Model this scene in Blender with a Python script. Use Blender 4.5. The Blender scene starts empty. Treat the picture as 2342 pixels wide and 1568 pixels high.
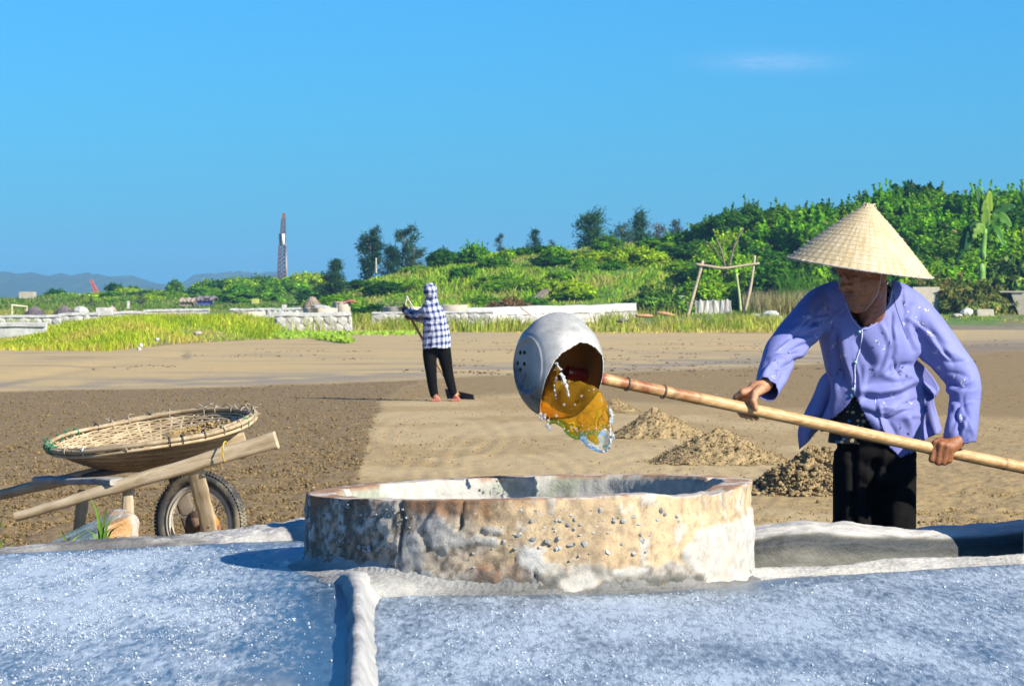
import bpy, bmesh, math, random
import numpy as np
from mathutils import Vector, Matrix, Euler, Quaternion
from mathutils.bvhtree import BVHTree

R = math.radians
rng = np.random.default_rng(11)
random.seed(11)
scene = bpy.context.scene
COL = scene.collection

# ------------------------------------------------------------ camera, sky, sun, exposure
F = 8000.0            # focal length in photo pixels (photo 2342 wide)
CX, HY = 1171.0, 690.0
CAMZ = 1.27
cam = bpy.data.cameras.new('camera')
cam.sensor_width = 36.0
cam.lens = F / 2342.0 * 36.0
cam.shift_y = -(784.0 - HY) / 2342.0
cam.clip_start = 0.5
cam.clip_end = 12000
cam.dof.use_dof = True
cam.dof.focus_distance = 11.0
cam.dof.aperture_fstop = 32
camo = bpy.data.objects.new('camera', cam)
COL.objects.link(camo)
camo.location = (0, 0, CAMZ)
camo.rotation_euler = (R(90), 0, 0)
scene.camera = camo

SUN_EL = R(31.0)
SUN_AZ = math.atan2(-0.617, 0.787)          # horizontal direction towards the sun
SUN_DIR = Vector((math.cos(SUN_AZ) * math.cos(SUN_EL), math.sin(SUN_AZ) * math.cos(SUN_EL), math.sin(SUN_EL)))
world = bpy.data.worlds.new('World')
scene.world = world
world.use_nodes = True
wn = world.node_tree
wn.nodes.clear()
sky = wn.nodes.new('ShaderNodeTexSky')
sky.sky_type = 'NISHITA'
sky.sun_disc = False
sky.sun_elevation = SUN_EL
sky.sun_rotation = R(90) - SUN_AZ
sky.air_density = 1.0
sky.dust_density = 0.6
sky.ozone_density = 3.0
tint = wn.nodes.new('ShaderNodeMix')
tint.data_type = 'RGBA'
tint.blend_type = 'MULTIPLY'
tint.inputs[0].default_value = 1.0
tint.inputs[7].default_value = (0.160, 0.66, 1.17, 1)
bg = wn.nodes.new('ShaderNodeBackground')
bg.inputs['Strength'].default_value = 0.072
wo = wn.nodes.new('ShaderNodeOutputWorld')
wn.links.new(sky.outputs[0], tint.inputs[6])
# a faint wisp of cirrus, fixed in the sky above the right-hand trees
wtc = wn.nodes.new('ShaderNodeTexCoord')
wsx = wn.nodes.new('ShaderNodeSeparateXYZ')
wn.links.new(wtc.outputs['Generated'], wsx.inputs[0])
def wm(op, a, b=0.0):
    nd = wn.nodes.new('ShaderNodeMath')
    nd.operation = op
    for i, v in ((0, a), (1, b)):
        if isinstance(v, bpy.types.NodeSocket): wn.links.new(v, nd.inputs[i])
        else: nd.inputs[i].default_value = v
    return nd.outputs[0]
wy = wm('MAXIMUM', wsx.outputs[1], 0.01)
wu = wm('DIVIDE', wm('SUBTRACT', wm('DIVIDE', wsx.outputs[0], wy), 0.0745), 0.017)
wv = wm('DIVIDE', wm('SUBTRACT', wm('DIVIDE', wsx.outputs[2], wy), 0.0685), 0.0026)
wg = wm('POWER', 2.718, wm('MULTIPLY', wm('ADD', wm('MULTIPLY', wu, wu), wm('MULTIPLY', wv, wv)), -1.0))
wno = wn.nodes.new('ShaderNodeTexNoise')
wmp = wn.nodes.new('ShaderNodeMapping')
wmp.inputs['Scale'].default_value = (60, 60, 330)
wn.links.new(wtc.outputs['Generated'], wmp.inputs[0])
wn.links.new(wmp.outputs[0], wno.inputs['Vector'])
wno.inputs['Detail'].default_value = 6
wcl = wn.nodes.new('ShaderNodeMix')
wcl.data_type = 'RGBA'
wn.links.new(wm('MULTIPLY', wm('MULTIPLY', wg, wno.outputs[0]), 0.42), wcl.inputs[0])
wn.links.new(tint.outputs[2], wcl.inputs[6])
wcl.inputs[7].default_value = (5.2, 6.2, 8.6, 1)
wn.links.new(wcl.outputs[2], bg.inputs['Color'])
wn.links.new(bg.outputs[0], wo.inputs['Surface'])
sl = bpy.data.lights.new('sun', 'SUN')
sl.energy = 5.0
sl.angle = R(0.5)
sl.color = (1.0, 0.93, 0.80)
so = bpy.data.objects.new('sun', sl)
COL.objects.link(so)
so.rotation_euler = SUN_DIR.to_track_quat('Z', 'Y').to_euler()
so.location = SUN_DIR * 50
vs = scene.view_settings
vs.view_transform = 'Standard'
vs.look = 'None'
vs.exposure = 0.88
vs.gamma = 1.0
vs.use_curve_mapping = False
scene.cycles.max_bounces = 6
scene.cycles.transparent_max_bounces = 8
scene.cycles.transmission_bounces = 6
scene.cycles.volume_bounces = 1
scene.cycles.use_denoising = True

# ------------------------------------------------------------ helpers
def P(px, py, d):
    return Vector(((px - CX) / F * d, d, CAMZ - (py - HY) / F * d))

def PN(a):                       # same for an array of (px, py, d)
    a = np.asarray(a, float)
    return np.stack([(a[:, 0] - CX) / F * a[:, 2], a[:, 2], CAMZ - (a[:, 1] - HY) / F * a[:, 2]], 1)

def proj(V):
    V = np.asarray(V, float)
    d = np.maximum(V[:, 1], 0.01)
    return CX + F * V[:, 0] / d, HY + F * (CAMZ - V[:, 2]) / d

def sstep(x, a, b):
    t = np.clip((np.asarray(x, float) - a) / (b - a), 0, 1)
    return t * t * (3 - 2 * t)

def _hash(ix, iy, iz, seed):
    h = (ix * 374761393 + iy * 668265263 + iz * 2147483647 + seed * 144665) & 0xFFFFFFFF
    h = ((h ^ (h >> 13)) * 1274126177) & 0xFFFFFFFF
    h = ((h ^ (h >> 16)) * 2246822519) & 0xFFFFFFFF
    return ((h ^ (h >> 15)) & 0xFFFFFF) / float(0xFFFFFF)

def vnoise(p, seed=0):
    p = np.asarray(p, float)
    i = np.floor(p).astype(np.int64)
    f = p - i
    f = f * f * (3 - 2 * f)
    r = 0
    for dx in (0, 1):
        wx = f[:, 0] if dx else 1 - f[:, 0]
        for dy in (0, 1):
            wy = f[:, 1] if dy else 1 - f[:, 1]
            for dz in (0, 1):
                wz = f[:, 2] if dz else 1 - f[:, 2]
                r = r + wx * wy * wz * _hash(i[:, 0] + dx, i[:, 1] + dy, i[:, 2] + dz, seed)
    return r

def fbm(p, octs=4, seed=0):
    p = np.asarray(p, float)
    a, s, t = 1.0, 0.0, 0.0
    for o in range(octs):
        s = s + a * vnoise(p * (2.03 ** o) + 17.3 * o, seed + o)
        t += a
        a *= 0.5
    return s / t

def mk(name, V, Fc, mats=None, smooth=True, parent=None, col=None, link=True, mi=None, uv=None):
    """one mesh object from arrays; Fc is one (n,k) array or a list of them"""
    V = np.asarray(V, np.float32)
    me = bpy.data.meshes.new(name)
    fl = [np.asarray(f, np.int32) for f in (Fc if isinstance(Fc, list) else [Fc]) if len(f)]
    me.vertices.add(len(V))
    me.vertices.foreach_set('co', V.ravel())
    nl = sum(f.size for f in fl)
    npoly = sum(len(f) for f in fl)
    me.loops.add(nl)
    me.polygons.add(npoly)
    me.loops.foreach_set('vertex_index', np.concatenate([f.ravel() for f in fl]))
    tot = np.concatenate([np.full(len(f), f.shape[1], np.int32) for f in fl])
    st = np.concatenate([[0], np.cumsum(tot)[:-1]]).astype(np.int32)
    me.polygons.foreach_set('loop_start', st)
    me.polygons.foreach_set('loop_total', tot)
    if mi is not None:
        me.polygons.foreach_set('material_index', np.asarray(mi, np.int32))
    me.update(calc_edges=True)
    me.validate()
    me.polygons.foreach_set('use_smooth', np.full(len(me.polygons), smooth, bool))
    if col is not None:
        setcol(me, col)
    for m in (mats if isinstance(mats, (list, tuple)) else [mats] if mats else []):
        me.materials.append(m)
    if not link:
        return me
    o = bpy.data.objects.new(name, me)
    COL.objects.link(o)
    if parent is not None:
        o.parent = parent
    return o

def setcol(me, col, name='Col'):
    col = np.asarray(col, np.float32)
    if col.shape[1] == 3:
        col = np.concatenate([col, np.ones((len(col), 1), np.float32)], 1)
    at = me.color_attributes.new(name, 'FLOAT_COLOR', 'POINT')
    at.data.foreach_set('color', col.ravel())

def tag(o, label=None, cat=None, group=None, kind=None):
    if label: o['label'] = label
    if cat: o['category'] = cat
    if group: o['group'] = group
    if kind: o['kind'] = kind
    return o

def empty(name, loc=(0, 0, 0), rot=(0, 0, 0), label=None, cat=None, group=None):
    o = bpy.data.objects.new(name, None)
    COL.objects.link(o)
    o.location = loc
    o.rotation_euler = rot
    o.empty_display_size = 0.1
    return tag(o, label, cat, group)

def inst(name, me, loc=(0, 0, 0), rot=(0, 0, 0), sc=(1, 1, 1), parent=None):
    o = bpy.data.objects.new(name, me)
    COL.objects.link(o)
    o.location = loc
    o.rotation_euler = rot
    o.scale = sc if hasattr(sc, '__len__') else (sc, sc, sc)
    if parent is not None:
        o.parent = parent
    return o

def copy_tree(o, parent=None):
    c = o.copy()
    COL.objects.link(c)
    if parent is not None:
        c.parent = parent
    for ch in list(o.children):
        copy_tree(ch, c)
    return c

def grid_faces(nr, nc, wrap=False):
    i = np.arange(nr - 1)[:, None]
    j = np.arange(nc if wrap else nc - 1)[None, :]
    j2 = (j + 1) % nc
    return np.stack([i * nc + j, i * nc + j2, (i + 1) * nc + j2, (i + 1) * nc + j], -1).reshape(-1, 4)

class MB:
    """collects shapes into arrays"""
    def __init__(s):
        s.V, s.Q, s.T, s.C, s.n = [], [], [], [], 0
    def add(s, V, Q=None, T=None, c=None):
        V = np.asarray(V, float)
        if Q is not None and len(Q): s.Q.append(np.asarray(Q) + s.n)
        if T is not None and len(T): s.T.append(np.asarray(T) + s.n)
        s.V.append(V)
        s.C.append(np.tile(np.asarray(c if c is not None else (1, 1, 1), float), (len(V), 1)) if c is None or np.ndim(c) == 1 else np.asarray(c, float))
        s.n += len(V)
        return s
    def box(s, c, size, rot=None, c2=None, jit=0.0):
        b = np.array([[x, y, z] for x in (-.5, .5) for y in (-.5, .5) for z in (-.5, .5)]) * np.asarray(size)
        if jit: b = b + rng.normal(0, jit, b.shape)
        if rot is not None: b = b @ np.array(rot.to_matrix() if hasattr(rot, 'to_matrix') else rot).T
        q = [[0, 1, 3, 2], [4, 6, 7, 5], [0, 4, 5, 1], [2, 3, 7, 6], [0, 2, 6, 4], [1, 5, 7, 3]]
        return s.add(b + np.asarray(c), q, c=c2)
    def tube(s, pts, rad, n=8, cap=True, flat=1.0, c=None, up=(0, 0, 1)):
        pts = np.asarray([tuple(p) for p in pts], float)
        rad = np.full(len(pts), rad) if np.ndim(rad) == 0 else np.asarray(rad, float)
        t = np.gradient(pts, axis=0)
        t /= np.linalg.norm(t, axis=1)[:, None] + 1e-12
        up = np.asarray(up, float)
        a = np.cross(t, up)
        bad = np.linalg.norm(a, axis=1) < 0.05
        a[bad] = np.cross(t[bad], [1.0, 0.1, 0])
        a /= np.linalg.norm(a, axis=1)[:, None]
        b = np.cross(a, t)
        an = np.arange(n) / n * 2 * math.pi
        V = pts[:, None] + rad[:, None, None] * (np.cos(an)[None, :, None] * a[:, None] + flat * np.sin(an)[None, :, None] * b[:, None])
        V = V.reshape(-1, 3)
        q = grid_faces(len(pts), n, True)
        T = None
        if cap:
            k = len(V)
            V = np.vstack([V, pts[0], pts[-1]])
            j = np.arange(n)
            e = (len(pts) - 1) * n
            T = np.concatenate([np.stack([np.full(n, k), (j + 1) % n, j], 1), np.stack([np.full(n, k + 1), e + j, e + (j + 1) % n], 1)])
        return s.add(V, q, T, c)
    def ball(s, c, r, u=14, v=9, rot=None, c2=None):
        th = np.linspace(0, math.pi, v)
        ph = np.arange(u) / u * 2 * math.pi
        V = np.stack([np.sin(th)[:, None] * np.cos(ph), np.sin(th)[:, None] * np.sin(ph), np.cos(th)[:, None] * np.ones(u)], -1).reshape(-1, 3)
        V = V * (np.asarray(r) if np.ndim(r) else np.full(3, r))
        if rot is not None: V = V @ np.array(rot).T
        return s.add(V + np.asarray(tuple(c)), grid_faces(v, u, True)[:, ::-1], c=c2)
    def build(s, name, mats=None, parent=None, smooth=True, col=False, link=True):
        V = np.concatenate(s.V)
        fl = []
        if s.Q: fl.append(np.concatenate(s.Q))
        if s.T: fl.append(np.concatenate(s.T))
        return mk(name, V, fl, mats, smooth, parent, np.concatenate(s.C) if col else None, link)

def remesh(mb, voxel, smooth=2, fac=0.5):
    """union of everything in mb as one continuous surface -> (V, F)"""
    o = mb.build('remesh_source', smooth=False)
    m = o.modifiers.new('r', 'REMESH')
    m.mode = 'VOXEL'
    m.voxel_size = voxel
    if smooth:
        s = o.modifiers.new('s', 'SMOOTH')
        s.iterations = smooth
        s.factor = fac
    dg = bpy.context.evaluated_depsgraph_get()
    dg.update()
    me = bpy.data.meshes.new_from_object(o.evaluated_get(dg))
    bpy.data.objects.remove(o)
    V = np.empty(len(me.vertices) * 3, np.float32)
    me.vertices.foreach_get('co', V)
    N = np.empty(len(me.vertices) * 3, np.float32)
    me.vertices.foreach_get('normal', N)
    Fc = np.empty(len(me.loops), np.int32)
    me.loops.foreach_get('vertex_index', Fc)
    lt = np.empty(len(me.polygons), np.int32)
    me.polygons.foreach_get('loop_total', lt)
    assert (lt == 4).all()
    bpy.data.meshes.remove(me)
    return V.reshape(-1, 3).astype(float), Fc.reshape(-1, 4), N.reshape(-1, 3).astype(float)

def vnormals(V, Fc):
    n = np.cross(V[Fc[:, 2]] - V[Fc[:, 0]], V[Fc[:, 3 if Fc.shape[1] > 3 else 1]] - V[Fc[:, 1 if Fc.shape[1] > 3 else 0]])
    N = np.zeros_like(V)
    for k in range(Fc.shape[1]):
        np.add.at(N, Fc[:, k], n)
    return N / (np.linalg.norm(N, axis=1)[:, None] + 1e-12)

def inpoly(x, y, poly):
    x = np.asarray(x, float); y = np.asarray(y, float)
    r = np.zeros(x.shape, bool)
    n = len(poly)
    for i in range(n):
        x1, y1 = poly[i]; x2, y2 = poly[(i + 1) % n]
        c = ((y1 > y) != (y2 > y)) & (x < (x2 - x1) * (y - y1) / (y2 - y1 + 1e-12) + x1)
        r ^= c
    return r

def dist_poly(x, y, pl):
    """distance to a polyline, and the position along it (0..1)"""
    best = np.full(x.shape, 1e9); tt = np.zeros(x.shape)
    n = len(pl) - 1
    for i in range(n):
        ax, ay = pl[i]; bx, by = pl[i + 1]
        dx, dy = bx - ax, by - ay
        t = np.clip(((x - ax) * dx + (y - ay) * dy) / (dx * dx + dy * dy + 1e-9), 0, 1)
        d = np.hypot(x - ax - t * dx, y - ay - t * dy)
        m = d < best
        best = np.where(m, d, best); tt = np.where(m, (i + t) / n, tt)
    return best, tt

def spline(pts, n=40):
    """smooth curve through points (any dimension)"""
    p = np.asarray([tuple(q) for q in pts], float)
    p = np.vstack([2 * p[0] - p[1], p, 2 * p[-1] - p[-2]])
    k = len(p) - 3
    u = np.linspace(0, k - 1e-6, n)
    i = u.astype(int); t = (u - i)[:, None]
    a, b, c, d = p[i], p[i + 1], p[i + 2], p[i + 3]
    return 0.5 * (2 * b + (c - a) * t + (2 * a - 5 * b + 4 * c - d) * t * t + (3 * b - a - 3 * c + d) * t ** 3)

# ------------------------------------------------------------ materials
class M:
    def __init__(s, name):
        s.m = bpy.data.materials.new(name)
        s.m.use_nodes = True
        s.t = s.m.node_tree
        s.b = s.t.nodes['Principled BSDF']
        s.o = s.t.nodes['Material Output']
    def n(s, typ, **kw):
        nd = s.t.nodes.new('ShaderNode' + typ)
        for k, v in kw.items():
            if k in nd.inputs.keys(): s.set(nd, k, v)
            else: setattr(nd, k, v)
        return nd
    def set(s, nd, k, v):
        if hasattr(v, 'is_output') or isinstance(v, bpy.types.NodeSocket): s.t.links.new(v, nd.inputs[k])
        else:
            if isinstance(v, (tuple, list)) and len(v) == 3 and nd.inputs[k].type == 'RGBA': v = (*v, 1)
            nd.inputs[k].default_value = v
    def p(s, **kw):
        for k, v in kw.items(): s.set(s.b, k.replace('_', ' '), v)
        return s
    def coord(s, which='Object', scale=(1, 1, 1), rot=(0, 0, 0)):
        tc = s.n('TexCoord')
        mp = s.n('Mapping')
        s.set(mp, 'Vector', tc.outputs[which])
        mp.inputs['Scale'].default_value = scale if hasattr(scale, '__len__') else (scale,) * 3
        mp.inputs['Rotation'].default_value = rot
        return mp.outputs[0]
    def noise(s, vec, scale=5, detail=5, rough=0.6, dist=0):
        nd = s.n('TexNoise', Scale=scale, Detail=detail, Roughness=rough, Distortion=dist)
        if vec is not None: s.set(nd, 'Vector', vec)
        return nd.outputs[0]
    def voro(s, vec, scale=5, feature='F1', out='Distance', rand=1.0):
        nd = s.n('TexVoronoi', Scale=scale, Randomness=rand)
        nd.feature = feature
        if vec is not None: s.set(nd, 'Vector', vec)
        return nd.outputs[out]
    def ramp(s, fac, stops, interp='LINEAR'):
        nd = s.n('ValToRGB')
        cr = nd.color_ramp
        cr.interpolation = interp
        while len(cr.elements) < len(stops): cr.elements.new(0.5)
        for e, (p, c) in zip(cr.elements, stops):
            e.position = p
            e.color = (*c, 1) if hasattr(c, '__len__') else (c, c, c, 1)
        s.set(nd, 'Fac', fac)
        return nd.outputs[0]
    def mix(s, fac, a, b, mode='MIX'):
        nd = s.n('Mix')
        nd.data_type = 'RGBA'
        nd.blend_type = mode
        for i, v in ((0, fac), (6, a), (7, b)):
            if isinstance(v, bpy.types.NodeSocket): s.t.links.new(v, nd.inputs[i])
            else: nd.inputs[i].default_value = (*v, 1) if isinstance(v, (tuple, list)) and len(v) == 3 else v
        return nd.outputs[2]
    def math(s, op, a, b=0.0, clamp=False):
        nd = s.n('Math')
        nd.operation = op
        nd.use_clamp = clamp
        for i, v in ((0, a), (1, b)):
            if isinstance(v, bpy.types.NodeSocket): s.t.links.new(v, nd.inputs[i])
            else: nd.inputs[i].default_value = v
        return nd.outputs[0]
    def attr(s, name='Col'):
        nd = s.n('Attribute')
        nd.attribute_name = name
        return nd.outputs['Color']
    def rnd(s):
        return s.n('ObjectInfo').outputs['Random']
    def bump(s, h, strength=0.5, dist=0.01, normal=None):
        nd = s.n('Bump', Height=h, Strength=strength, Distance=dist)
        if normal is not None: s.set(nd, 'Normal', normal)
        s.set(s.b, 'Normal', nd.outputs[0])
        return nd.outputs[0]

def simple(name, col, rough=0.7, var=0.25, scale=8, bump=0.3, bdist=0.005, metal=0.0, coord='Object', **kw):
    m = M(name)
    v = m.coord(coord)
    n = m.noise(v, scale, 6, 0.65)
    a = tuple(c * (1 - var) for c in col); b = tuple(min(1, c * (1 + var)) for c in col)
    m.p(Base_Color=m.ramp(n, [(0.3, a), (0.7, b)]), Roughness=rough, Metallic=metal, **kw)
    if bump: m.bump(m.noise(v, scale * 4, 5, 0.6), bump, bdist)
    return m.m
# ============================================================ ground
def seg(px, pts):
    return np.interp(px, [p[0] for p in pts], [p[1] for p in pts])

def ground_z(x, y):
    """shape of the mud field, without the fine relief"""
    x = np.asarray(x, float); y = np.asarray(y, float)
    z = 0.02 * (fbm(np.stack([x * .35, y * .22, 0 * x], 1), 3, 3) - .5)
    return z

d1 = np.geomspace(3.0, 10.0, 30)[:-1]
d2 = np.geomspace(10.0, 130.0, 640)[:-1]
d3 = np.geomspace(130, 9000, 60)
dd = np.concatenate([[-30.0, -5.0, 0.5], d1, d2, d3])
uu = np.concatenate([[-3, -1.2, -.6, -.35], np.linspace(-.22, .22, 520), [.35, .6, 1.2, 3]])
D, U = np.meshgrid(dd, uu, indexing='ij')
X = U * np.maximum(D, 10.0)
X[:3] = U[:3] * 40
gx, gy = X.ravel(), D.ravel()
dp = np.maximum(gy, 1.0)
gpx = CX + F * gx / dp
gpy = HY + F * CAMZ / dp
nz1 = fbm(np.stack([gx * 1.1, gy * .5, 0 * gx], 1), 4, 21)
nz2 = fbm(np.stack([gx * 6, gy * 3, 0 * gx], 1), 4, 22)
nz3 = fbm(np.stack([gx * 28, gy * 14, 0 * gx], 1), 3, 23)
nzs = fbm(np.stack([gx * .5, gy * .9, 0 * gx], 1), 4, 24)          # long streaks
edge = (nz1 - .5) * 26
far_b = seg(gpx, [(-400, 905), (0, 895), (400, 888), (650, 880), (950, 868), (1100, 858), (1700, 842), (2342, 800), (2800, 790)])
till = sstep(gpy - far_b + edge * .25, -3, 4)                        # 1 in the near worked soil
lft = seg(gpy, [(850, 1010), (880, 940), (915, 872), (1000, 848), (1100, 818), (1300, 780)])
left = sstep(lft - gpx + edge * 1.5 + (nz2 - .5) * 50, -8, 10) * till
band = till * sstep(seg(gpx, [(800, 925), (1200, 905), (1700, 935), (2342, 960)]) - gpy + edge * .4, -8, 10) * (1 - left)
rgt = till * sstep(gpx + edge * 3 - seg(gpy, [(900, 2080), (1000, 2080), (1100, 2060), (1200, 2120)]), -30, 60) * (1 - band)
smoothm = np.clip(till - left - band - rgt * .7, 0, 1)
rough = np.clip(left + band * .7 + rgt * .8 + smoothm * .26 + (1 - till) * .12, 0, 1)
fade = 1 - .85 * sstep(gy, 17, 44) - .15 * sstep(gy, 55, 120)
gz = ground_z(gx, gy) + fade * (rough * (nz2 - .5) * .055 + rough * (nz3 - .5) * .03 + smoothm * (nz2 - .5) * .012)
tr, _ = dist_poly(gpx, gpy, [(-300, 870), (0, 868), (120, 850), (230, 832), (420, 812)])
gz = gz - 0.05 * np.exp(-(tr / 9.0) ** 2) * (gpy < 900)
# rake arcs pressed into the smooth mud
for cx_, cy_, r0 in ((1130, 1090, 170), (1290, 1060, 260), (1000, 1000, 150), (1560, 1120, 200)):
    rr = np.hypot(gpx - cx_, (gpy - cy_) * 2.6)
    gz += smoothm * 0.0028 * np.sin(rr / 7.0) * np.exp(-((rr - r0) / 70) ** 2)
gz = np.where(gy > 150, gz - 0.15, gz)
tan = np.array([.53, .385, .175]); grey = np.array([.45, .345, .19]); brown = np.array([.300, .205, .092]); dark = np.array([.15, .10, .05]); ochre = np.array([.40, .275, .115])
def mixc(a, b, t): return a + (b - a) * t[:, None]
c = np.tile(tan, (len(gx), 1))
c = mixc(c, grey, sstep(nzs, .45, .62) * .8)
c = mixc(c, brown, sstep(nzs, .62, .72) * .5 * (gpy > 775))
wet = np.exp(-((gpy - far_b + 12) / 16) ** 2) * (1 - till)
c = mixc(c, np.array([.25, .22, .18]), wet * .8 * sstep(nz1, .3, .6))
c = mixc(c, brown * .78, left * .95)
c = mixc(c, ochre * .75, band)
c = mixc(c, ochre * .95, rgt * .85)
c = mixc(c, mixc(np.tile(np.array([.50, .37, .185]), (len(gx), 1)), np.array([.41, .29, .13]), sstep(nz1, .42, .6)), smoothm)
c = mixc(c, dark, sstep(nz3, .60, .72) * rough * .55)
farr = sstep(gpx, 1850, 2250) * sstep(gpy, 770, 800) * (1 - till)
c = mixc(c, np.array([.23, .175, .115]), farr * .8)
c = c * .86
GCOL = c
mud = M('mud')
v = mud.coord('Object')
na = mud.noise(v, 9, 8, .7)
nb = mud.noise(mud.coord('Object', (1, .35, 1)), 40, 5, .6)
base = mud.mix(1.0, mud.attr(), mud.ramp(na, [(.25, (.72, .72, .72)), (.5, (1, 1, 1)), (.75, (1.28, 1.24, 1.18))]), 'MULTIPLY')
base = mud.mix(mud.ramp(nb, [(.58, 0.0), (.72, .55)]), base, mud.mix(1.0, base, (.45, .42, .38), 'MULTIPLY'))
mud.p(Base_Color=base, Roughness=mud.ramp(na, [(.3, .65), (.7, .95)]))
mud.b.inputs['Specular IOR Level'].default_value = 0.25
mud.bump(mud.math('ADD', na, nb), .45, .012)
gf = grid_faces(len(dd), len(uu))
ground = mk('ground', np.stack([gx, gy, gz], 1), gf, mud.m, True, col=GCOL)
tag(ground, kind='structure')

# clods of worked soil
ICO = None
def ico():
    t = (1 + 5 ** .5) / 2
    V = np.array([(-1, t, 0), (1, t, 0), (-1, -t, 0), (1, -t, 0), (0, -1, t), (0, 1, t), (0, -1, -t), (0, 1, -t), (t, 0, -1), (t, 0, 1), (-t, 0, -1), (-t, 0, 1)], float)
    V /= np.linalg.norm(V[0])
    T = np.array([(0, 11, 5), (0, 5, 1), (0, 1, 7), (0, 7, 10), (0, 10, 11), (1, 5, 9), (5, 11, 4), (11, 10, 2), (10, 7, 6), (7, 1, 8), (3, 9, 4), (3, 4, 2), (3, 2, 6), (3, 6, 8), (3, 8, 9), (4, 9, 5), (2, 4, 11), (6, 2, 10), (8, 6, 7), (9, 8, 1)])
    return V, T
IV, IT = ico()
def lumps(pos, size, squash=.7, jit=.28, cols=None):
    """many small irregular lumps as arrays"""
    n = len(pos)
    V = IV[None] * (1 + rng.normal(0, jit, (n, 12, 1)))
    sc = np.asarray(size)[:, None] * rng.uniform(.7, 1.3, (n, 3))
    sc[:, 2] *= squash
    V = V * sc[:, None]
    a = rng.uniform(0, 6.28, n)
    ca, sa = np.cos(a)[:, None], np.sin(a)[:, None]
    V = np.stack([V[..., 0] * ca - V[..., 1] * sa, V[..., 0] * sa + V[..., 1] * ca, V[..., 2]], -1) + np.asarray(pos)[:, None]
    T = (IT[None] + 12 * np.arange(n)[:, None, None]).reshape(-1, 3)
    C = None if cols is None else np.repeat(cols, 12, 0)
    return V.reshape(-1, 3), T, C

n = 120000
cd = 1 / rng.uniform(1 / 62.0, 1 / 14.5, n)
cpx = rng.uniform(-60, 2400, n)
cpy = HY + F * CAMZ / cd
cx = (cpx - CX) / F * cd
jx = fbm(np.stack([cx * 1.1, cd * .5, 0 * cx], 1), 4, 21)
e = (jx - .5) * 26
fb = seg(cpx, [(-400, 905), (0, 895), (400, 888), (650, 880), (950, 868), (1100, 858), (1700, 842), (2342, 800)])
tl = cpy > fb + 1 - e * .25
lf = cpx < seg(cpy, [(850, 1010), (880, 940), (915, 872), (1000, 848), (1100, 818), (1300, 780)]) + e * 1.5
bd = (cpy < seg(cpx, [(800, 925), (1200, 905), (1700, 935), (2342, 960)]) + e * .4) & ~lf
rg = cpx + e * 3 > 2100
patch = fbm(np.stack([cx * .9, cd * .35, 0 * cx + 5], 1), 4, 61)
dens = np.where(lf, 1.0, np.where(bd, .5, np.where(rg, .5, .24))) * np.where(lf, 1, sstep(patch, .42, .62) * 1.6)
keep = tl & (rng.uniform(0, 1, n) < dens)
cx, cd = cx[keep], cd[keep]
lf = lf[keep]
sz = np.exp(rng.normal(-5.2, .45, len(cx))) * np.where(lf, 1.15, .8)
sz = np.clip(sz, .003, .016)
cz = ground_z(cx, cd) + sz * .25
colr = np.where(lf[:, None], brown * .70, ochre * .72) * rng.uniform(.45, 1.2, (len(cx), 1))
V, T, C = lumps(np.stack([cx, cd, cz], 1), sz, .75, .25, colr)
soil = M('soil')
sv = soil.coord('Object')
soil.p(Base_Color=soil.mix(1.0, soil.attr(), soil.ramp(soil.noise(sv, 60, 4, .6), [(.3, (.7, .7, .7)), (.7, (1.25, 1.25, 1.25))]), 'MULTIPLY'), Roughness=.95)
soil.b.inputs['Specular IOR Level'].default_value = 0.15
tag(mk('soil_clods', V, T, soil.m, False, col=C), 'loose brown soil crumbs strewn over the raked field', kind='stuff')

# the small dark lumps on the far flat
n = 420
cd = 1 / rng.uniform(1 / 120.0, 1 / 50.0, n)
cpx = rng.uniform(150, 2342, n); cx = (cpx - CX) / F * cd
cpy = HY + F * CAMZ / cd
k = (cpy < 860) & (cpy > 778 - (cpx > 800) * 8) & (cpy > np.interp(cpx, [0, 300, 640, 800], [840, 822, 790, 770]))
grp = fbm(np.stack([cx * .3, cd * .12, 0 * cx], 1), 3, 9) > .47
k &= grp
cx, cd = cx[k], cd[k]
pos, szs = [], []
for x_, d_ in zip(cx, cd):
    for q in range(6):
        pos.append((x_ + rng.normal(0, .22), d_ + rng.normal(0, .5), 0.005)); szs.append(rng.uniform(.012, .04))
V, T, C = lumps(np.array(pos), np.array(szs), .45, .25, np.tile(np.array([.17, .12, .075]), (len(pos), 1)) * rng.uniform(.7, 1.4, (len(pos), 1)))
tag(mk('mud_lumps', V, T, soil.m, False, col=C), 'scattered dark mud lumps on the flat behind the raker', kind='stuff')

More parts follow.
